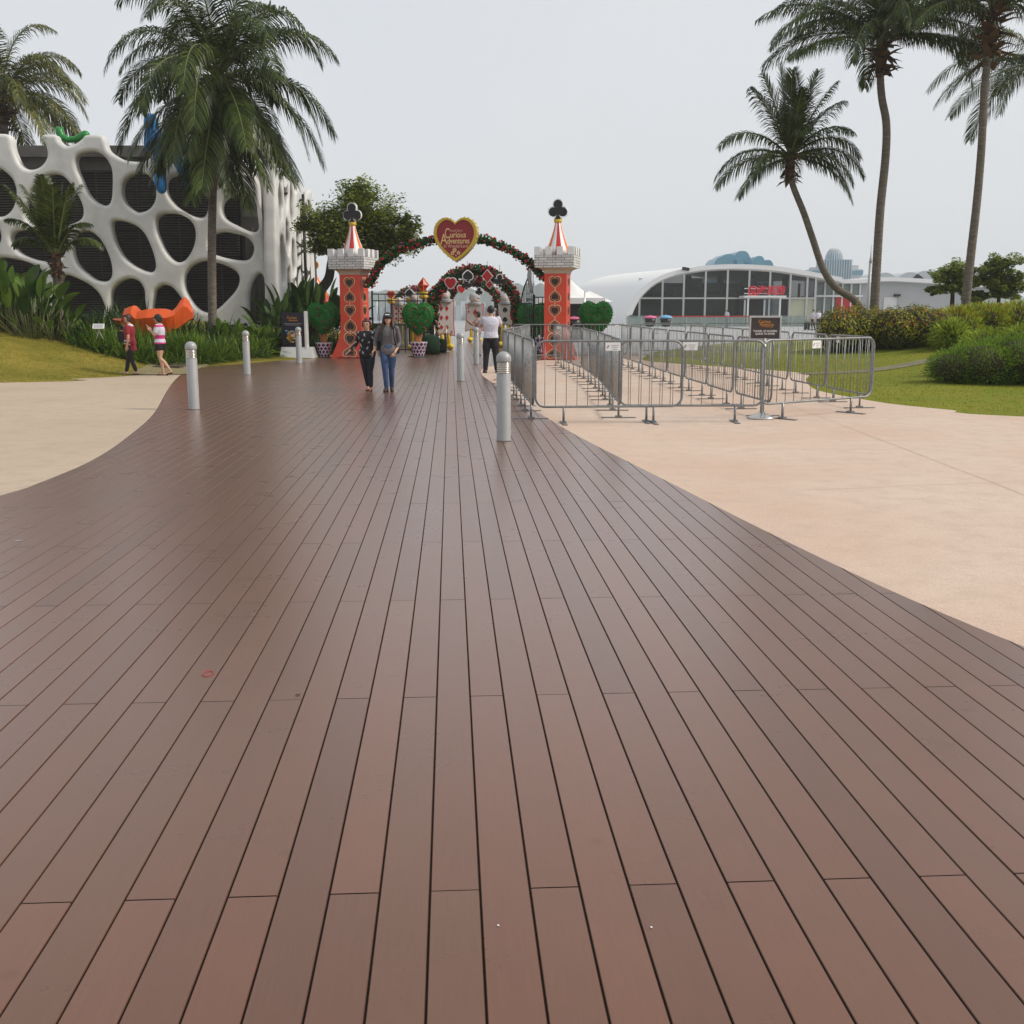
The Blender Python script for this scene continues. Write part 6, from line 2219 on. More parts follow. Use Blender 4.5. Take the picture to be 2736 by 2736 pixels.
# second stem to the right
Yg = 52
for i_, (px, py, w, h, lb, sd_) in enumerate(((2545, 740, 95, 70, 'open crowned tree at the far right beyond the grey wing', 31), (2668, 745, 120, 95, 'dense round tree at the right edge beyond the hedge', 32))):
    B = (AT(px, 829, Yg).x, Yg, .3)
    kk = AT(1001, 800, Yg).x - AT(1000, 800, Yg).x
    def TT(dx, dy_, d=0): q = AT(px + dx, py + dy_, Yg); return (q.x - B[0], d, q.z - B[2])
    cr_ = [(TT(-w * .4, -5), (w * .28 * kk, 1.2, h * .3 * kk)), (TT(w * .35, 5, .4), (w * .3 * kk, 1.2, h * .32 * kk)), (TT(0, -h * .35, -.3), (w * .34 * kk, 1.2, h * .3 * kk)), (TT(w * .1, h * .35, .2), (w * .35 * kk, 1.2, h * .28 * kk)), (TT(-w * .5, h * .5, .2), (w * .2 * kk, 1, h * .2 * kk))]
    leaf_tree('broadleaf_tree', lb, B, 4, cr_, sd_, (9000, 26000)[i_], .16, 'tree_leaf', [(0, 0, 0), TT(0, h * .7), TT(0, h * .2)], .13)

# ---- leaf clump things
def strap_clump(lv, lf, c, n_, L, w, droop=1.2, spread=(15, 80)):
    for _ in range(n_):
        az = random.uniform(0, 2 * pi)
        el = R(random.uniform(*spread))
        d = Vector((cos(az) * cos(el), sin(az) * cos(el), sin(el)))
        p = Vector(c) + Vector((cos(az), sin(az), 0)) * random.uniform(0, .08)
        ln = L * random.uniform(.7, 1.15)
        s = d.cross(Vector((0, 0, 1)))
        s = s.normalized() if s.length > .01 else Vector((1, 0, 0))
        o = len(lv)
        N_ = 5
        ww = w * random.uniform(.8, 1.2)
        for k in range(N_ + 1):
            t = k / N_
            wd = ww * (1 - t) ** .6 * (.6 + .4 * min(1, t * 4)) * .5 + .001
            lv.append(p - s * wd); lv.append(p + s * wd)
            d = (d + Vector((0, 0, -droop / N_ * (t + .3)))).normalized()
            p = p + d * ln / N_
        for k in range(N_): lf.append((o + 2 * k, o + 2 * k + 1, o + 2 * k + 3, o + 2 * k + 2))
def paddle(lv, lf, st_, c, az, el, pet, L, w, droop=.8):
    """one paddle leaf on a stalk"""
    d = Vector((cos(az) * cos(el), sin(az) * cos(el), sin(el)))
    p0 = Vector(c)
    p = p0 + d * pet
    st_.tube([p0, p0.lerp(p, .5), p], [.016, .013, .010], 5)
    s = d.cross(Vector((0, 0, 1)))
    s = s.normalized() if s.length > .01 else Vector((1, 0, 0))
    s = (Matrix.Rotation(random.uniform(-.7, .7), 3, d) @ s)
    up = s.cross(d)
    o = len(lv)
    N_ = 7
    for k in range(N_ + 1):
        t = k / N_
        wd = w * .5 * (sin(pi * min(1, t * .93 + .05)) ** .7)
        fold = up * wd * .35
        lv += [p - s * wd + fold, p.copy(), p + s * wd + fold]
        d = (d + Vector((0, 0, -droop / N_ * t * 1.6))).normalized()
        p = p + d * L / N_
    for k in range(N_):
        for q in (0, 1): lf.append((o + 3 * k + q, o + 3 * k + q + 1, o + 3 * k + q + 4, o + 3 * k + q + 3))
def paddle_plant(name, label, loc, n_, pet, L, w, mt, seed, spread=(35, 85), rad=.2, group=None, cat='plant'):
    random.seed(seed)
    t = thing(name, label, cat, loc, 0, group)
    lv, lf, st_ = [], [], MB()
    for k in range(n_):
        az = random.uniform(0, 2 * pi)
        rr_ = random.uniform(0, rad)
        paddle(lv, lf, st_, (cos(az) * rr_, sin(az) * rr_, 0), az + random.uniform(-.5, .5), R(random.uniform(*spread)), pet * random.uniform(.5, 1.15), L * random.uniform(.7, 1.15), w * random.uniform(.8, 1.2))
    MB().add(lv, lf, 0, True).build('leaves', mt, t)
    st_.build('stalks', 'palm_rib', t)
    return t
def BL(px, py, Y): q = AT(px, py, Y); return (q.x, Y, max(0, zl(q.x, Y)) - .02)
# lily bed below the lattice wall (mass planting)
random.seed(50)
def bed(name, pts, n_, L, w, label, mt, zf, drop=1.2, spread=(15, 80), per=16, wid=1.0):
    lv, lf = [], []
    for _ in range(n_):
        i = random.randrange(len(pts) - 1)
        t = random.random()
        x = lerp(pts[i][0], pts[i + 1][0], t) + random.uniform(-wid, wid) * .3
        y = lerp(pts[i][1], pts[i + 1][1], t) + random.uniform(-wid, wid)
        strap_clump(lv, lf, (x, y, zf(x, y) - .02), per, L * random.uniform(.75, 1.2), w, drop, spread)
    return tag(MB().add(lv, lf, 0, True).build(name, mt), label, 'plants', kind='stuff')
def bp(px, Y): return (AT(px, 829, Y).x, Y)
bed('lily_bed', [bp(-40, 32.0), bp(120, 32.0), bp(260, 32.0)], 170, .8, .042, 'dark green strap leaf plants along the foot of the lattice wall at left', 'dark_leaf', zl)
bed('lily_bed', [bp(220, 31.4), bp(320, 31.2)], 60, .8, .042, 'strap leaf lilies left of the orange sculpture', 'lily', zl, wid=.8)
bed('lily_bed', [bp(300, 30.8), bp(410, 31.0)], 30, .75, .04, 'arching strap leaf lilies between the orange sculpture and the walking women', 'lily', zl, wid=.4)
bed('lily_bed', [bp(450, 31.6), bp(540, 32.8), bp(600, 34.0)], 130, .8, .042, 'bright strap leaf lilies right of the orange sculpture', 'lily', zl, wid=1.0)
bed('lily_bed', [bp(600, 34.5), bp(660, 35.8), bp(740, 37.2)], 95, .75, .045, 'strap leaf plants near the second bollard', 'lily', zl, wid=1.0)
bed('lily_bed', [bp(270, 34.6), bp(430, 34.8), bp(620, 36.0)], 110, 1.0, .055, 'dark strap leaf plants behind the orange sculpture', 'dark_leaf', zl, wid=.9)
bed('lily_bed', [bp(720, 37.5), bp(800, 39), bp(900, 40)], 110, .95, .06, 'dark undergrowth behind the poster stand', 'dark_leaf', zl, wid=1.2)
mb = MB()
for k in range(5):
    x_, y_ = -9.62 - .06 * k, 30.0 + .45 * k
    zt2 = zl(x_, y_ + .2) + .05
    mb.box((x_, y_, zt2 - .15), (.75, .43, .30))
tag(mb.build('garden_steps', 'brown_step'), 'low brown stone steps beneath the orange sculpture', 'steps')
bed('lily_bed', [bp(335, 31.7), bp(400, 31.6)], 26, .95, .042, 'lilies hiding the foot of the orange sculpture behind the maroon tunic', 'lily', zl, wid=.35, spread=(45, 85))
bed('lily_bed', [bp(425, 31.9), bp(530, 32.0)], 44, 1.0, .042, 'taller lilies hiding the tail end of the orange sculpture', 'lily', zl, wid=.35, spread=(45, 85))
# broad leaf plants
for i_, (px, Y, n_, pet, L, w, lb) in enumerate(((18, 30.5, 20, 1.3, .62, .36, 'broad leaved plant clump at the far left edge'), (78, 30.3, 20, 1.2, .55, .32, 'second broad leaved clump from the left edge'),
        (140, 30.8, 14, .8, .45, .26, 'low broad leaved clump under the young palm'), (-30, 31, 16, 1.5, .6, .36, 'tall broad leaved clump cut by the left edge'))):
    paddle_plant('broadleaf_plant', lb, (AT(px, 829, Y).x, Y, zl(AT(px, 829, Y).x, Y) - .02), n_ * 2, pet, L, w, 'bigleaf', 60 + i_, (40, 88), .5, 'broad leaved plants at the left')
for i_, (px, Y, n_, pet, L, w, lb) in enumerate(((590, 36.2, 26, .55, .45, .20, 'leafy shrub at the foot of the big palm'), (640, 36.6, 26, .6, .42, .18, 'leafy shrub behind the second bollard'),
        (690, 37.0, 30, .6, .42, .17, 'yellow green leafy shrub left of the poster stand'), (725, 37.4, 26, .55, .4, .16, 'leafy shrub touching the poster stand'), (660, 35.6, 22, .35, .36, .14, 'low leafy shrub at the lawn edge'))):
    x = AT(px, 829, Y).x
    paddle_plant('leafy_shrub', lb, (x, Y, zl(x, Y) - .02), n_ * 2, pet, L, w, 'lily', 70 + i_, (15, 85), .45, 'leafy shrubs beside the poster stand')
for i_, (px, Y, n_, pet, L, w, lb) in enumerate(((790, 41, 30, 1.4, .95, .32, 'dark banana like plant left of the tree trunk'), (840, 41.5, 28, 1.5, .9, .3, 'dark banana like plant in front of the tree trunk'), (900, 41, 26, 1.1, .8, .28, 'dark banana like plant behind the left red tower'), (745, 40, 20, 1.0, .7, .25, 'dark leafy plant at the lattice corner'))):
    x = AT(px, 829, Y).x
    paddle_plant('banana_plant', lb, (x, Y, .3), n_ * 2, pet, L, w, 'dark_leaf', 80 + i_, (25, 88), .5, 'dark banana like plants around the tree')

# ---- hedges right
def hedge(name, label, ells, n_, leaf, mts, seed, cat='hedge', strap=False, shell=.55, core=True):
    random.seed(seed)
    c0 = ells[0][0]
    t = thing(name, label, cat, (c0[0], c0[1], 0))
    o0 = Vector((c0[0], c0[1], 0))
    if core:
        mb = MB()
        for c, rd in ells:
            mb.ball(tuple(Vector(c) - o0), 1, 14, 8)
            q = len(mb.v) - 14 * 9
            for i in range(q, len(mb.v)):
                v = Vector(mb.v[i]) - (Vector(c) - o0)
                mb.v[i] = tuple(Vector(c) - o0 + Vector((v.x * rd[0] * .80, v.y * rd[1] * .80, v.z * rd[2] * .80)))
        mb.build('shade_core', 'hedge_core', t)  # solid dark core; shade between the leaves put into its colour
    L_ = [([], []) for _ in mts]
    tot = sum(rd[0] * rd[1] for _, rd in ells)
    for _ in range(n_):
        k = random.random() * tot
        for c, rd in ells:
            k -= rd[0] * rd[1]
            if k <= 0: break
        u = rv().normalized()
        r_ = random.uniform(shell, 1.0) ** .5
        bumpy = 1 + .10 * sin(u.x * 9 + c[0]) * sin(u.z * 7 + c[1]) + .06 * sin(u.y * 17 + u.x * 13)
        q = Vector(c) - o0 + Vector((u.x * rd[0], u.y * rd[1], u.z * rd[2])) * r_ * bumpy
        if q.z < -.02: continue
        mi = 0
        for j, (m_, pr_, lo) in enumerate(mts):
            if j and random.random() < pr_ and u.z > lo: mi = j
        lv, lf = L_[mi]
        if strap:
            d = (u + Vector((0, 0, .5)) + rv() * .6).normalized()
            s = d.cross(rv().normalized()).normalized() * leaf * .10
            h_ = leaf * random.uniform(.6, 1.4)
            o = len(lv)
            e = q + d * h_ * .6
            f_ = e + (d + Vector((0, 0, -.5))).normalized() * h_ * .5
            lv += [q - s, q + s, e + s * .8, e - s * .8, f_]
            lf += [(o, o + 1, o + 2, o + 3), (o + 3, o + 2, o + 4)]
        else:
            leaf_quad(lv, lf, q, (u + rv() * .8).normalized(), rv().normalized(), leaf * random.uniform(.35, .7), leaf * random.uniform(.7, 1.3))
    nm = ['leaves', 'blossoms', 'accent_leaves']  # third entry: leaves of another leaf colour, kept to the upper part
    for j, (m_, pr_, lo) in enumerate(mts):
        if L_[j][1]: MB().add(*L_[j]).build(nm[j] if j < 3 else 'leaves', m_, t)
    return t
def E(px, py, Y, w, h, d=1.2):
    """ellipsoid seen at px,py (centre) with half sizes in picture units"""
    q = AT(px, py, Y)
    k = AT(px + 1, py, Y).x - q.x
    top, bot = q.z + h * k, min(q.z - h * k, zr(q.x, q.y - d * .5) - .12)
    return ((q.x, q.y, (top + bot) / 2), (w * k, d, (top - bot) / 2))
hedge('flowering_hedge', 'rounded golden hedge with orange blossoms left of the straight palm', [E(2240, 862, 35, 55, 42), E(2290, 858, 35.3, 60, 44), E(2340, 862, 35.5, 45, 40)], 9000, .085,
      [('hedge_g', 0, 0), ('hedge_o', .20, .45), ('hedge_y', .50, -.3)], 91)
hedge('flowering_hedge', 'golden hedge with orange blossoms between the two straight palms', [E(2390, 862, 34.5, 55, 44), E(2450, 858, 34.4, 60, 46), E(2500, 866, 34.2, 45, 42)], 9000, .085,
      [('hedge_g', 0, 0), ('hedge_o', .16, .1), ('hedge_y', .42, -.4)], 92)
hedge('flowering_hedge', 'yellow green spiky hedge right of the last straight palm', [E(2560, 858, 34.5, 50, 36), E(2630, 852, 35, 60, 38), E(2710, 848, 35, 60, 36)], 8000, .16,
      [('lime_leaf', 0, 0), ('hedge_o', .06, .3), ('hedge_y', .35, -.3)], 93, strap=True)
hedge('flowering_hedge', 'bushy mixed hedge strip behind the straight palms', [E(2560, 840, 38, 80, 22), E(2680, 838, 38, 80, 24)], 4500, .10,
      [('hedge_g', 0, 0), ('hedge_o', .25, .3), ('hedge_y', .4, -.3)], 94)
hedge('lily_clump', 'lime green strap leaf clump at the low right end of the hedge', [E(2540, 888, 32.5, 38, 24, .7)], 1800, .24, [('lime_leaf', 0, 0)], 95, strap=True, core=False, shell=.05)
hedge('mound_shrub', 'low spreading green shrub mound at the right edge of the lawn', [E(2548, 958, 22.6, 64, 25, .8), E(2625, 948, 22.4, 85, 38, 1.2), E(2725, 943, 22.2, 100, 50, 1.5), E(2830, 943, 22.2, 90, 50, 1.4)], 32000, .06,
      [('mound_leaf', 0, 0), ('mound_leaf', 0, 0), ('lime_leaf', .10, .3)], 96, strap=True)
hedge('mound_shrub', 'lime green grassy shrub above the spreading mound', [E(2640, 905, 24.5, 75, 26, .8), E(2750, 898, 24.3, 95, 32, .9)], 8000, .10, [('lime_leaf', 0, 0)], 97, strap=True)
# ============================================================ PEOPLE
def loft(mb, rings, seg=18, mi=0):
    vs, fs = [], []
    for (cx, cy, cz, rx, ry) in rings:
        for k in range(seg):
            a = 2 * pi * k / seg
            ca, sa = cos(a), sin(a)
            ex = 0.82
            vs.append((cx + math.copysign(abs(ca) ** ex, ca) * rx, cy + math.copysign(abs(sa) ** ex, sa) * ry, cz))
    for i in range(len(rings) - 1):
        for k in range(seg):
            k2 = (k + 1) % seg
            fs.append((i * seg + k, i * seg + k2, (i + 1) * seg + k2, (i + 1) * seg + k))
    fs.append(tuple(range(seg - 1, -1, -1)))
    fs.append(tuple((len(rings) - 1) * seg + k for k in range(seg)))
    mb.add(vs, fs, mi, True)
def limb(mb, pts, rad):
    pts = [Vector(p) for p in pts]
    sm = smooth_open(pts, 5)
    n_ = len(sm)
    k = len(pts) - 1
    rr_ = []
    for i in range(n_):
        u = i / (n_ - 1) * k
        j = min(k - 1, int(u))
        rr_.append(lerp(rad[j], rad[j + 1], u - j))
    mb.tube(sm, rr_, 12)
    mb.ball(tuple(sm[0]), rr_[0], 12, 8)
    mb.ball(tuple(sm[-1]), rr_[-1], 12, 8)
def fused(mb, name, mt, parent, vox, it=3):
    o = mb.build(name, mt)
    md = o.modifiers.new('r', 'REMESH'); md.mode = 'VOXEL'; md.voxel_size = vox
    s_ = o.modifiers.new('s', 'SMOOTH'); s_.iterations = it
    r = evaluated(o, name, [mt] if not isinstance(mt, list) else mt, parent)
    r.data.polygons.foreach_set('use_smooth', [True] * len(r.data.polygons))
    return r
def hand(mb, wr, d, nrm, s=1.0, curl=.5, spread=.16, thumb=1):
    """palm from the wrist along d, palm side nrm; four fingers and a side thumb"""
    d = Vector(d).normalized(); nrm = Vector(nrm); nrm = (nrm - d * nrm.dot(d)).normalized()
    sd_ = d.cross(nrm).normalized() * thumb
    w = Vector(wr)
    for q in (-.026, -.009, .009, .026):
        limb(mb, [w + sd_ * q * .5 * s, w + d * .085 * s + sd_ * q * s], [.014 * s, .013 * s])
    for q, ln in ((-.029, .058), (-.010, .072), (.010, .078), (.029, .068)):
        b_ = w + d * .085 * s + sd_ * q * s
        dd = (d + sd_ * q / .03 * spread).normalized()
        a1, a2 = curl, curl * 2.1
        m_ = b_ + (dd * cos(a1) + nrm * sin(a1)) * ln * .55 * s
        e_ = m_ + (dd * cos(a2) + nrm * sin(a2)) * ln * .5 * s
        limb(mb, [b_, m_, e_], [.0095 * s, .0085 * s, .0072 * s])
    t0 = w + d * .028 * s + sd_ * .028 * s
    t1 = t0 + (d * .6 + sd_ * .75 + nrm * .2).normalized() * .038 * s
    t2 = t1 + (d * .9 + sd_ * .2 + nrm * .45).normalized() * .030 * s
    limb(mb, [t0, t1, t2], [.013 * s, .0105 * s, .009 * s])

def person(label, loc, rz, H, J=None, top=None, bottoms=None, shoes=None, hair=None, yaw=0, pitch=0, sleeve=.5, leg=1.0, fem=True, vox=.0075,
           hem=.50, loose=1.0, collar=None, handdir=None, curl=.5, heavy=1.0, group=None):
    t = thing('person', label, 'person', loc, rz, group)
    B = {'nk': (0, .008, .835), 'hd': (0, -.004, .922), 'shL': (.108, .006, .808), 'shR': (-.108, .006, .808), 'elL': (.135, .02, .625), 'elR': (-.135, .02, .625),
         'wrL': (.14, -.015, .475), 'wrR': (-.14, -.015, .475), 'hpL': (.050, 0, .515), 'hpR': (-.050, 0, .515), 'knL': (.052, -.012, .285), 'knR': (-.052, -.012, .285),
         'anL': (.052, .018, .048), 'anR': (-.052, .018, .048), 'toL': (.060, -.085, .014), 'toR': (-.060, -.085, .014)}
    if J: B.update(J)
    P = {k: Vector(v) * H for k, v in B.items()}
    hc = P['hd']
    HM = Matrix.Translation(hc) @ Matrix.Rotation(yaw, 4, 'Z') @ Matrix.Rotation(pitch, 4, 'X')
    mid = (P['hpL'] + P['hpR']) / 2
    nk = P['nk']
    def torso(mb, g=0.0, z0=.49, z1=.83, low=None):
        base = [(.47, .078, .060), (.52, .090, .066), (.56, .086, .062), (.615, .072 if fem else .078, .054), (.67, .080 if fem else .086, .060), (.72, .088 if fem else .096, .066), (.765, .094 if fem else .104, .060),
                (.80, .092 if fem else .102, .050), (.822, .062, .040), (.84, .032, .032)]
        rs = []
        for z, rx, ry in base:
            if z < z0 - .001 or z > z1 + .02: continue
            f = (z - .515) / (.835 - .515)
            c = mid.lerp(nk, f)
            sl = loose if g > 0 else 1
            g2 = g + (.008 * (1 - sstep(.50, .76, z)) if g > 0 else 0)
            rs.append((c.x, c.y + (0.004 if z > .6 else .006) * H, z * H, rx * H * heavy * sl + g2, ry * H * heavy * sl + g2))
        if low:
            z, kx, ky = low
            rs.insert(0, (mid.x, mid.y + .004 * H, z * H, kx * H, ky * H))
        loft(mb, rs)
    # --- body
    mb = MB()
    torso(mb)
    limb(mb, [nk - Vector((0, 0, .03 * H)), nk, hc - Vector((0, -.006, .03)) * H], [.036 * H, .031 * H, .030 * H])
    mb.X = HM
    s = H
    mb.ball((0, .004 * s, .010 * s), .050 * s, 16, 12, sx=.92, sy=1.08, sz=1.18)
    mb.ball((0, -.012 * s, -.026 * s), .036 * s, 14, 10, sx=.95, sy=.95, sz=1.0)
    mb.ball((0, -.052 * s, -.006 * s), .0085 * s, 8, 6, sz=1.5)
    mb.ball((0, -.057 * s, -.014 * s), .0085 * s, 8, 6)
    mb.ball((0, -.040 * s, -.052 * s), .012 * s, 8, 6)
    for sx_ in (-1, 1):
        mb.ball((sx_ * .047 * s, .006 * s, -.006 * s), .011 * s, 8, 6, sx=.5, sz=1.5)
        mb.ball((sx_ * .020 * s, -.044 * s, .016 * s), .011 * s, 8, 6, sx=1.5, sz=.6)
    mb.X = None
    for sd2 in ('L', 'R'):
        limb(mb, [P['sh' + sd2] + Vector((0, 0, -.006 * H)), P['el' + sd2], P['wr' + sd2]], [.030 * H * heavy, .022 * H * heavy, .0155 * H])
        limb(mb, [P['hp' + sd2] - Vector((0, 0, .01 * H)), P['hp' + sd2].lerp(P['kn' + sd2], .5), P['kn' + sd2], P['kn' + sd2].lerp(P['an' + sd2], .4) + Vector((0, .008, 0)) * H, P['an' + sd2]],
             [.052 * H * heavy, .044 * H * heavy, .031 * H, .031 * H, .019 * H])
        an, to = P['an' + sd2], P['to' + sd2]
        limb(mb, [an + Vector((0, .012, -.022)) * H, an.lerp(to, .5) + Vector((0, 0, -.004)) * H, to], [.022 * H, .021 * H, .015 * H])
        dflt = (P['wr' + sd2] - P['el' + sd2]).normalized()
        hd_, nm_ = (handdir or {}).get(sd2, (dflt, Vector((-1 if sd2 == 'L' else 1, 0, 0))))
        hand(mb, P['wr' + sd2], hd_, nm_, H / 1.62 * .92, curl, thumb=(1 if sd2 == 'L' else -1))
    body = fused(mb, 'body', 'skin', t, vox)
    # --- face details
    mb = MB(); mb.X = HM
    for sx_ in (-1, 1):
        mb.ball((sx_ * .0195 * s, -.0535 * s, .0035 * s), .0052 * s, 8, 6, sx=1.5, sz=.6)
        mb.ball((sx_ * .020 * s, -.0525 * s, .0155 * s), .006 * s, 8, 6, sx=1.9, sz=.32)
    mb.build('eyes', 'eye', body)
    mb = MB(); mb.X = HM
    mb.ball((0, -.0475 * s, -.033 * s), .0075 * s, 10, 6, sx=1.7, sy=.6, sz=.45)
    mb.build('lips', 'lips', body)
    # --- hair
    if hair:
        kind, mt = hair
        mb = MB(); mb.X = HM
        mb.ball((0, .016 * s, .020 * s), .0545 * s, 16, 12, sx=.98, sy=1.06, sz=1.14)
        mb.ball((0, -.012 * s, .046 * s), .036 * s, 14, 10, sx=1.18, sy=1.05, sz=.75)
        if kind == 'bob':
            mb.ball((0, .026 * s, -.008 * s), .050 * s, 14, 10, sx=1.08, sy=.85, sz=1.15)
            for sx_ in (-1, 1): limb(mb, [Vector((sx_ * .046, .0, .03)) * s, Vector((sx_ * .051, .004, -.03)) * s], [.016 * s, .013 * s])
        if kind == 'long':
            mb.ball((0, .034 * s, -.03 * s), .048 * s, 14, 10, sx=1.15, sy=.7, sz=1.5)
            for sx_ in (-1, 1):
                limb(mb, [Vector((sx_ * .044, .004, .03)) * s, Vector((sx_ * .056, .006, -.03)) * s, Vector((sx_ * .062, -.022, -.085)) * s, Vector((sx_ * .060, -.036, -.125)) * s], [.017 * s, .019 * s, .021 * s, .008 * s])
                limb(mb, [Vector((sx_ * .038, .03, .0)) * s, Vector((sx_ * .066, .02, -.07)) * s, Vector((sx_ * .078, .0, -.115)) * s], [.022 * s, .022 * s, .008 * s])
        if kind == 'curl':
            for k in range(14):
                a = 2 * pi * k / 14
                mb.ball((cos(a) * .040 * s, .016 * s + sin(a) * .040 * s, .045 * s), .019 * s, 8, 6)
            for sx_ in (-1, 1): limb(mb, [Vector((sx_ * .048, .004, .03)) * s, Vector((sx_ * .052, .01, -.025)) * s], [.017 * s, .014 * s])
            mb.ball((0, -.0, .065 * s), .035 * s, 10, 8)
        mb.X = None
        fused(mb, 'hair', mt, t, vox)
    # --- clothes
    if bottoms:
        mb = MB()
        c = mid
        g = .008
        loft(mb, [(c.x, c.y + .004 * H, z * H, rx * H * heavy + g, ry * H * heavy + g) for z, rx, ry in ((.475, .080, .062), (.52, .092, .070), (.56, .088, .066), (.60, .080, .060))])
        for sd2 in ('L', 'R'):
            a_, k_, n2 = P['hp' + sd2], P['kn' + sd2], P['an' + sd2]
            lw = bottoms[1]
            if leg >= .999:
                limb(mb, [a_ - Vector((0, 0, .01 * H)), a_.lerp(k_, .5), k_, k_.lerp(n2, .5), n2 + Vector((0, 0, .008 * H))],
                     [.060 * H * heavy, .054 * H * heavy * lw, .040 * H * lw, .035 * H * lw, .029 * H * lw])
            elif leg > .5:
                e_ = k_.lerp(n2, (leg - .5) * 2)
                limb(mb, [a_ - Vector((0, 0, .01 * H)), a_.lerp(k_, .5), k_, k_.lerp(n2, (leg - .5)), e_],
                     [.058 * H * heavy, .052 * H * heavy * lw, .040 * H * lw, .037 * H * lw, .030 * H * lw])
            else:
                e_ = a_.lerp(k_, leg * 2)
                limb(mb, [a_ - Vector((0, 0, .01 * H)), e_], [.062 * H * heavy, .058 * H * heavy * lw])
        fused(mb, 'shorts' if leg < .5 else 'trousers', bottoms[0], t, vox)
    if top:
        mb = MB()
        torso(mb, .012, hem, .828, None)
        for sd2 in ('L', 'R'):
            a_, k_, n2 = P['sh' + sd2], P['el' + sd2], P['wr' + sd2]
            if sleeve <= .5:
                limb(mb, [a_ + Vector((0, 0, -.004 * H)), a_.lerp(k_, sleeve * 2)], [.038 * H * heavy, .036 * H * heavy])
            else:
                limb(mb, [a_ + Vector((0, 0, -.004 * H)), k_, k_.lerp(n2, (sleeve - .5) * 2)], [.036 * H, .029 * H, .024 * H])
        tp = fused(mb, 'top', top if isinstance(top, list) else [top], t, vox)
        t['_top'] = 1
        if isinstance(top, list) and len(top) > 1 and collar is not None:
            for pl in tp.data.polygons: pl.material_index = collar(pl.center / H)
        del t['_top']
    if shoes:
        kind, mt = shoes
        for sd2 in ('L', 'R'):
            mb = MB()
            an, to = P['an' + sd2], P['to' + sd2]
            up = Vector((0, 0, 1))
            d = (to - an); d.z = 0
            heel = an + Vector((0, .02, -.036)) * H
            if kind == 'sandal':
                lo = Vector((0, 0, -.016 * H))
                limb(mb, [heel + Vector((0, 0, -.006 * H)), an.lerp(to, .5) + lo, to + lo * .4], [.017 * H, .017 * H, .017 * H])
                m_ = an.lerp(to, .62)
                sd3 = d.cross(up).normalized()
                mb.tube([m_ + sd3 * .024 * H + lo, m_ + up * .020 * H, m_ - sd3 * .024 * H + lo], .006 * H, 6)
                mb.tube([m_ + up * .020 * H, to + up * .006 * H], .005 * H, 6)
                mb.tube([an + sd3 * .022 * H, an + Vector((0, .022, .002)) * H, an - sd3 * .022 * H, an + (to - an) * .25 + up * .018 * H, an + sd3 * .022 * H], .004 * H, 6)
                mb.build('sandal', mt, t)
            else:
                limb(mb, [heel, an.lerp(to, .45), to], [.027 * H, .026 * H, .020 * H])
                fused(mb, 'shoe', mt, t, vox)
    return t, P, HM
def G3(px, py): q = GP(px, py); return (q[0], q[1], 0)
# woman in a grey top and jeans, walking towards the camera
t, P, HM = person('woman in black cap, grey top and blue jeans walking arm in arm', G3(1040, 1046), R(3), 1.55,
    {'elR': (-.165, .03, .645), 'wrR': (-.175, -.03, .53), 'elL': (.142, .03, .635), 'wrL': (.085, -.085, .50), 'knL': (.036, .01, .285), 'anL': (.030, .075, .055), 'toL': (.035, -.02, .014),
     'knR': (-.045, -.045, .29), 'anR': (-.030, -.045, .045), 'toR': (-.050, -.145, .016)},
    'cloth_grey', ('jeans', 1.0), ('shoe', 'leather_dark'), ('long', 'hair_brown'), sleeve=.72, heavy=1.03, hem=.47, pitch=-.05, handdir={'L': ((-.55, -.25, -.8), (-.4, .8, 0)), 'R': ((-.5, -.5, -.5), (1, .2, 0))}, curl=.7)
mb = MB(); mb.X = HM
H = 1.55
mb.ball((0, .004 * H, .030 * H), .057 * H, 18, 12, sy=1.08, sz=1.0)
mb.lathe([(.058 * H, .018 * H), (.0585 * H, .04 * H)], 18)
mb.X = HM @ Matrix.Translation((0, -.062 * H, .028 * H)) @ Matrix.Rotation(R(14), 4, 'X')
mb.lathe([(.001, .004), (.046 * H, .004), (.049 * H, 0), (.046 * H, -.004), (.001, -.004)], 18, sx=1.05, sy=.85)
cp_ = mb.build('cap', 'cloth_black', t)
mb = MB(); mb.X = HM
mb.box((0, -.0615 * H, .052 * H), (.055 * H, .004, .012 * H), rx=R(-18))
mb.build('cap_patch', 'white_plastic', cp_)
mb = MB()
for sx_ in (-1, 1):
    mb.tube(smooth_open([(sx_ * .118, .07, 1.10), (sx_ * .122, .0, 1.285), (sx_ * .115, -.098, 1.24), (sx_ * .125, -.112, 1.08), (sx_ * .145, -.06, .95), (sx_ * .13, .06, .90)], 5), .014, 6)
bk = mb.build('bag_straps', 'cloth_black', t)
t2 = MB().box((0, .15, 1.05), (.27, .12, .36), taper=.8).box((.17, .07, .83), (.07, .10, .16)).build('backpack', 'cloth_black', t)
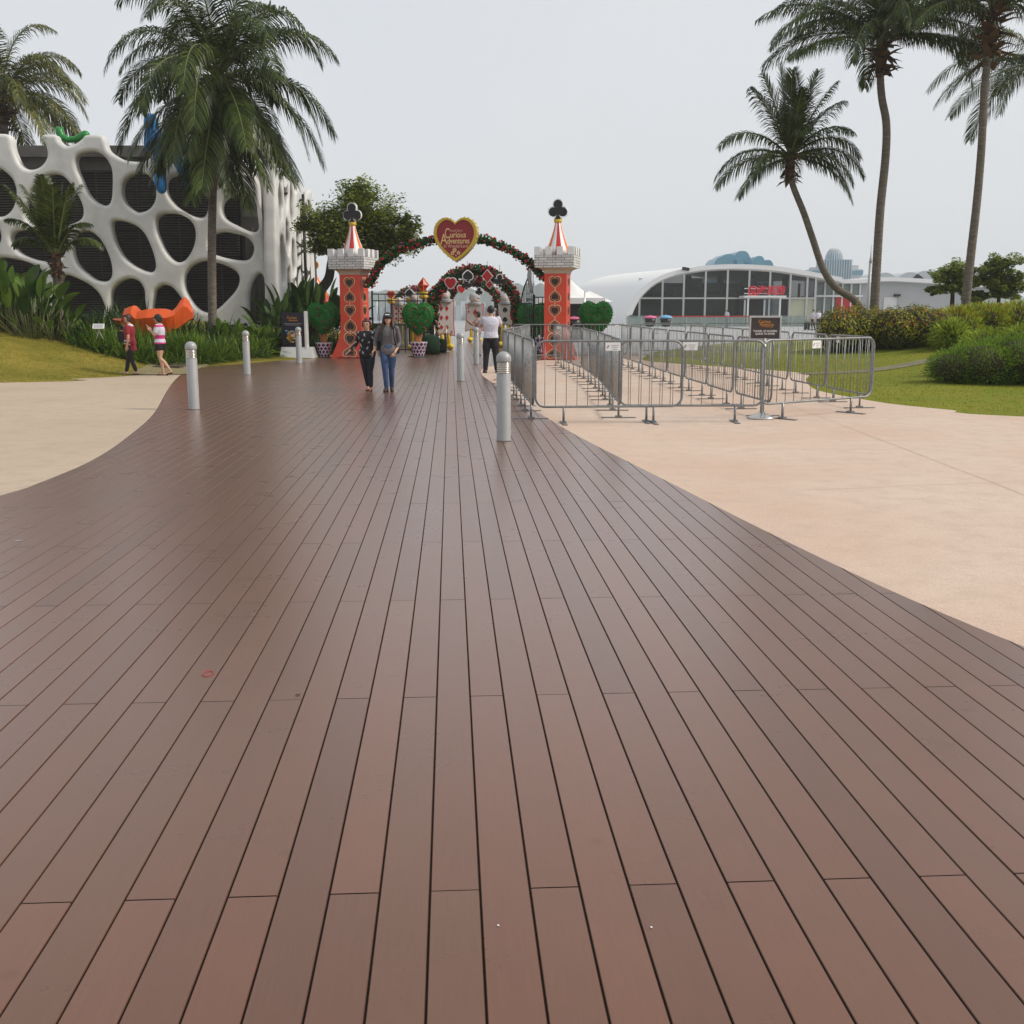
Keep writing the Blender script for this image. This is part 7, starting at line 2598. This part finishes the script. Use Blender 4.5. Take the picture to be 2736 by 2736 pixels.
# grandmother
t, P, HM = person('older woman with red hair and black patterned top walking arm in arm', G3(984, 1044), R(-4), 1.43,
    {'elR': (-.165, .045, .655), 'wrR': (-.245, -.045, .555), 'elL': (.160, .03, .645), 'wrL': (.165, -.045, .545), 'knL': (.040, -.03, .28), 'anL': (.048, -.045, .045), 'toL': (.055, -.13, .014),
     'knR': (-.038, .01, .29), 'anR': (-.010, .06, .055), 'toR': (-.020, -.03, .014)},
    ['cloth_black', 'grey_card'], ('cloth_navy', 1.05), ('sandal', 'leather_tan'), ('curl', 'hair_red'), sleeve=.86, heavy=1.12, hem=.47, leg=.93, loose=1.08, pitch=-.02,
    handdir={'R': ((-.65, -.35, -.55), (0, 0, -1)), 'L': ((.3, -.6, -.4), (0, 0, -1))},
    collar=lambda c: 1 if (sin(c.x * 62 + c.z * 20 * (1 if int(c.z * 18) % 2 else -1)) > .80 and sin(c.z * 75 + c.x * 30) > .0) else 0)
# maroon tunic woman walking left
t, P, HM = person('woman in maroon tunic and black leggings walking left on the paving', G3(352, 1001), R(-90), 1.50,
    {'hd': (0, -.012, .922), 'elR': (-.13, -.05, .66), 'wrR': (-.10, -.155, .715), 'elL': (.135, .03, .625), 'wrL': (.13, -.005, .475), 'knL': (.048, .02, .285), 'anL': (.04, .095, .055), 'toL': (.045, .01, .014),
     'knR': (-.045, -.045, .29), 'anR': (-.04, -.10, .045), 'toR': (-.045, -.20, .018)},
    ['cloth_maroon', 'cloth_white', 'cloth_black'], ('cloth_black', 1.02), ('sandal', 'leather_dark'), ('bob', 'hair_brown'), yaw=R(28), sleeve=.32, heavy=1.06, hem=.47, loose=1.12, leg=.94,
    handdir={'R': ((.1, -.6, .7), (0, 1, .2))},
    collar=lambda c: 1 if c.z > .806 and (c.x ** 2 + c.y ** 2) < .0075 else (1 if (abs(c.z - .512 - c.y * -.25) < .007 or abs(c.z - .565) < .006) and c.y < .045 else (2 if .512 < c.z + c.y * .25 < .552 and c.y < .03 else 0)))
mb = MB()
loft(mb, [(0, .03, .60, .142, .135), (0, .02, .68, .140, .128), (0, .012, .78, .132, .108)])
fused(mb, 'tunic_hem', 'cloth_maroon', t, .01)
MB().box((-.10, -.24, .94), (.05, .15, .26), rx=R(12)).box((-.12, -.25, 1.16), (.02, .14, .10)).build('carried_bag', 'cloth_black', t)
# striped top woman
t, P, HM = person('woman in black cap, pink and white striped top and black shorts walking left', G3(432, 1003), R(-90), 1.50,
    {'hd': (0, -.01, .922), 'elR': (-.12, -.06, .67), 'wrR': (-.10, -.175, .725), 'elL': (.125, -.035, .665), 'wrL': (.085, -.115, .775), 'knL': (.046, .01, .29), 'anL': (.04, .16, .085), 'toL': (.045, .10, .018),
     'knR': (-.045, -.02, .285), 'anR': (-.04, .015, .045), 'toR': (-.045, -.085, .014)},
    ['cloth_white', 'cloth_pink'], ('cloth_black', 1.0), ('sandal', 'leather_dark'), ('bob', 'hair'), yaw=0, sleeve=.30, heavy=1.10, hem=.50, leg=.14, loose=1.04,
    handdir={'R': ((0, -.55, .75), (.3, .8, 0)), 'L': ((0, -.75, .55), (-.4, .5, .5))}, curl=.15,
    collar=lambda c: 1 if (.505 < c.z < .545 or .60 < c.z < .665 or .795 < c.z < .83) else 0)
H = 1.5
mb = MB(); mb.X = HM
mb.ball((0, .006 * H, .028 * H), .058 * H, 18, 12, sy=1.08, sz=1.0)
mb.X = HM @ Matrix.Translation((0, -.068 * H, .028 * H)) @ Matrix.Rotation(R(8), 4, 'X')
mb.lathe([(.001, .004), (.046 * H, .004), (.049 * H, 0), (.046 * H, -.004), (.001, -.004)], 18, sx=1.0, sy=.9)
mb.build('cap', 'cloth_black', t)
mb = MB(); mb.X = HM
for sx_ in (-1, 1):
    mb.tube([(sx_ * .020 * H + cos(q * pi / 5) * .016 * H, -.060 * H, .002 * H + sin(q * pi / 5) * .012 * H) for q in range(10)], .0016, 5, closed=True)
    mb.tube([(sx_ * .036 * H, -.058 * H, .005 * H), (sx_ * .050 * H, .0, .004 * H)], .002, 5)
mb.build('glasses', 'white_plastic', t)
mb = MB()
mb.tube(smooth_open([(.10, .02, 1.22), (.03, -.125, 1.10), (-.13, -.10, .95), (-.16, -.05, .80)], 5), .008, 6)
mb.box((-.155, -.07, .70), (.07, .20, .20), taper=.9)
mb.build('shoulder_bag', 'cloth_black', t)
MB().box((-.15, -.345, 1.20), (.06, .010, .11), rx=R(25)).build('phone', 'black', t)
# man in a white shirt taking a photo, seen from behind
t, P, HM = person('man in white shirt and black trousers seen from behind taking a photo', G3(1312, 996), R(184), 1.72,
    {'elR': (-.150, -.085, .70), 'wrR': (-.055, -.165, .850), 'elL': (.145, -.085, .69), 'wrL': (.055, -.165, .850), 'hpL': (.052, 0, .515), 'hpR': (-.052, 0, .515),
     'knL': (.072, -.005, .285), 'knR': (-.072, -.005, .285), 'anL': (.085, .018, .048), 'anR': (-.085, .018, .048), 'toL': (.105, -.08, .014), 'toR': (-.105, -.08, .014)},
    'cloth_white', ('cloth_black', 1.2), ('shoe', 'leather_dark'), ('short', 'hair'), sleeve=.34, fem=False, heavy=1.06, hem=.50, loose=1.10, pitch=-.05,
    handdir={'R': ((.3, -.2, .9), (.6, 0, .3)), 'L': ((-.3, -.2, .9), (-.6, 0, .3))}, curl=.6)
MB().box((0, -.33, 1.58), (.17, .03, .085)).build('camera', 'black', t)
# small person in pale pink further down the boardwalk
q = AT(1276, 829, 38.5)
t, P, HM = person('woman in pale pink top photographing beside the two of diamonds card', (q.x, 38.5, 0), R(-75), 1.56,
    {'elR': (-.11, -.11, .70), 'wrR': (-.06, -.22, .78), 'elL': (.11, -.11, .70), 'wrL': (.06, -.22, .78)}, 'cloth_ltpink', ('grey_card', 1.1), ('shoe', 'leather_dark'), ('bob', 'hair'), sleeve=.3, vox=.011)
MB().box((0, -.42, 1.26), (.10, .012, .07)).build('phone', 'black', t)
# people near the pavilion
def far(px, Y, label, top, bot, rz, J=None):
    q = AT(px, 829, Y)
    return person(label, (q.x, Y, 0), rz, 1.66, J, top, (bot, 1.1), ('shoe', 'leather_dark'), ('short', 'hair'), sleeve=.4, vox=.02, fem=False, group='people near the pavilion')[0]
far(1943, 103, 'person in pale blue shirt standing before the pavilion door', 'cloth_white', 'cloth_black', R(-60), {'elR': (-.13, -.06, .65), 'wrR': (-.05, -.12, .76)})
t = far(2173, 88, 'person in white shirt and black trousers with a suitcase near the red post', 'cloth_white', 'cloth_black', R(-80), {'wrR': (-.12, -.14, .56), 'elR': (-.13, -.05, .65), 'knL': (.05, .04, .29), 'anL': (.05, .12, .06), 'toL': (.05, .03, .014)})
sc_ = thing('suitcase', 'dark upright suitcase pulled beside the red post', 'suitcase', (AT(2158, 829, 87.6).x, 87.6, 0))
MB().box((0, 0, .38), (.42, .28, .62)).build('shell', 'black', sc_)
mb = MB().tube([(-.08, 0, .68), (-.08, 0, 1.0), (.08, 0, 1.0), (.08, 0, .68)], .015, 6)
mb.build('handle', 'chrome', sc_)
for x_ in (-.15, .15): MB().tube([(x_, -.1, .045), (x_, .1, .045)], .045, 8).build('wheel', 'black', sc_)
far(2188, 92, 'person in white shirt half hidden by the flowering hedge', 'cloth_white', 'cloth_navy', R(20))
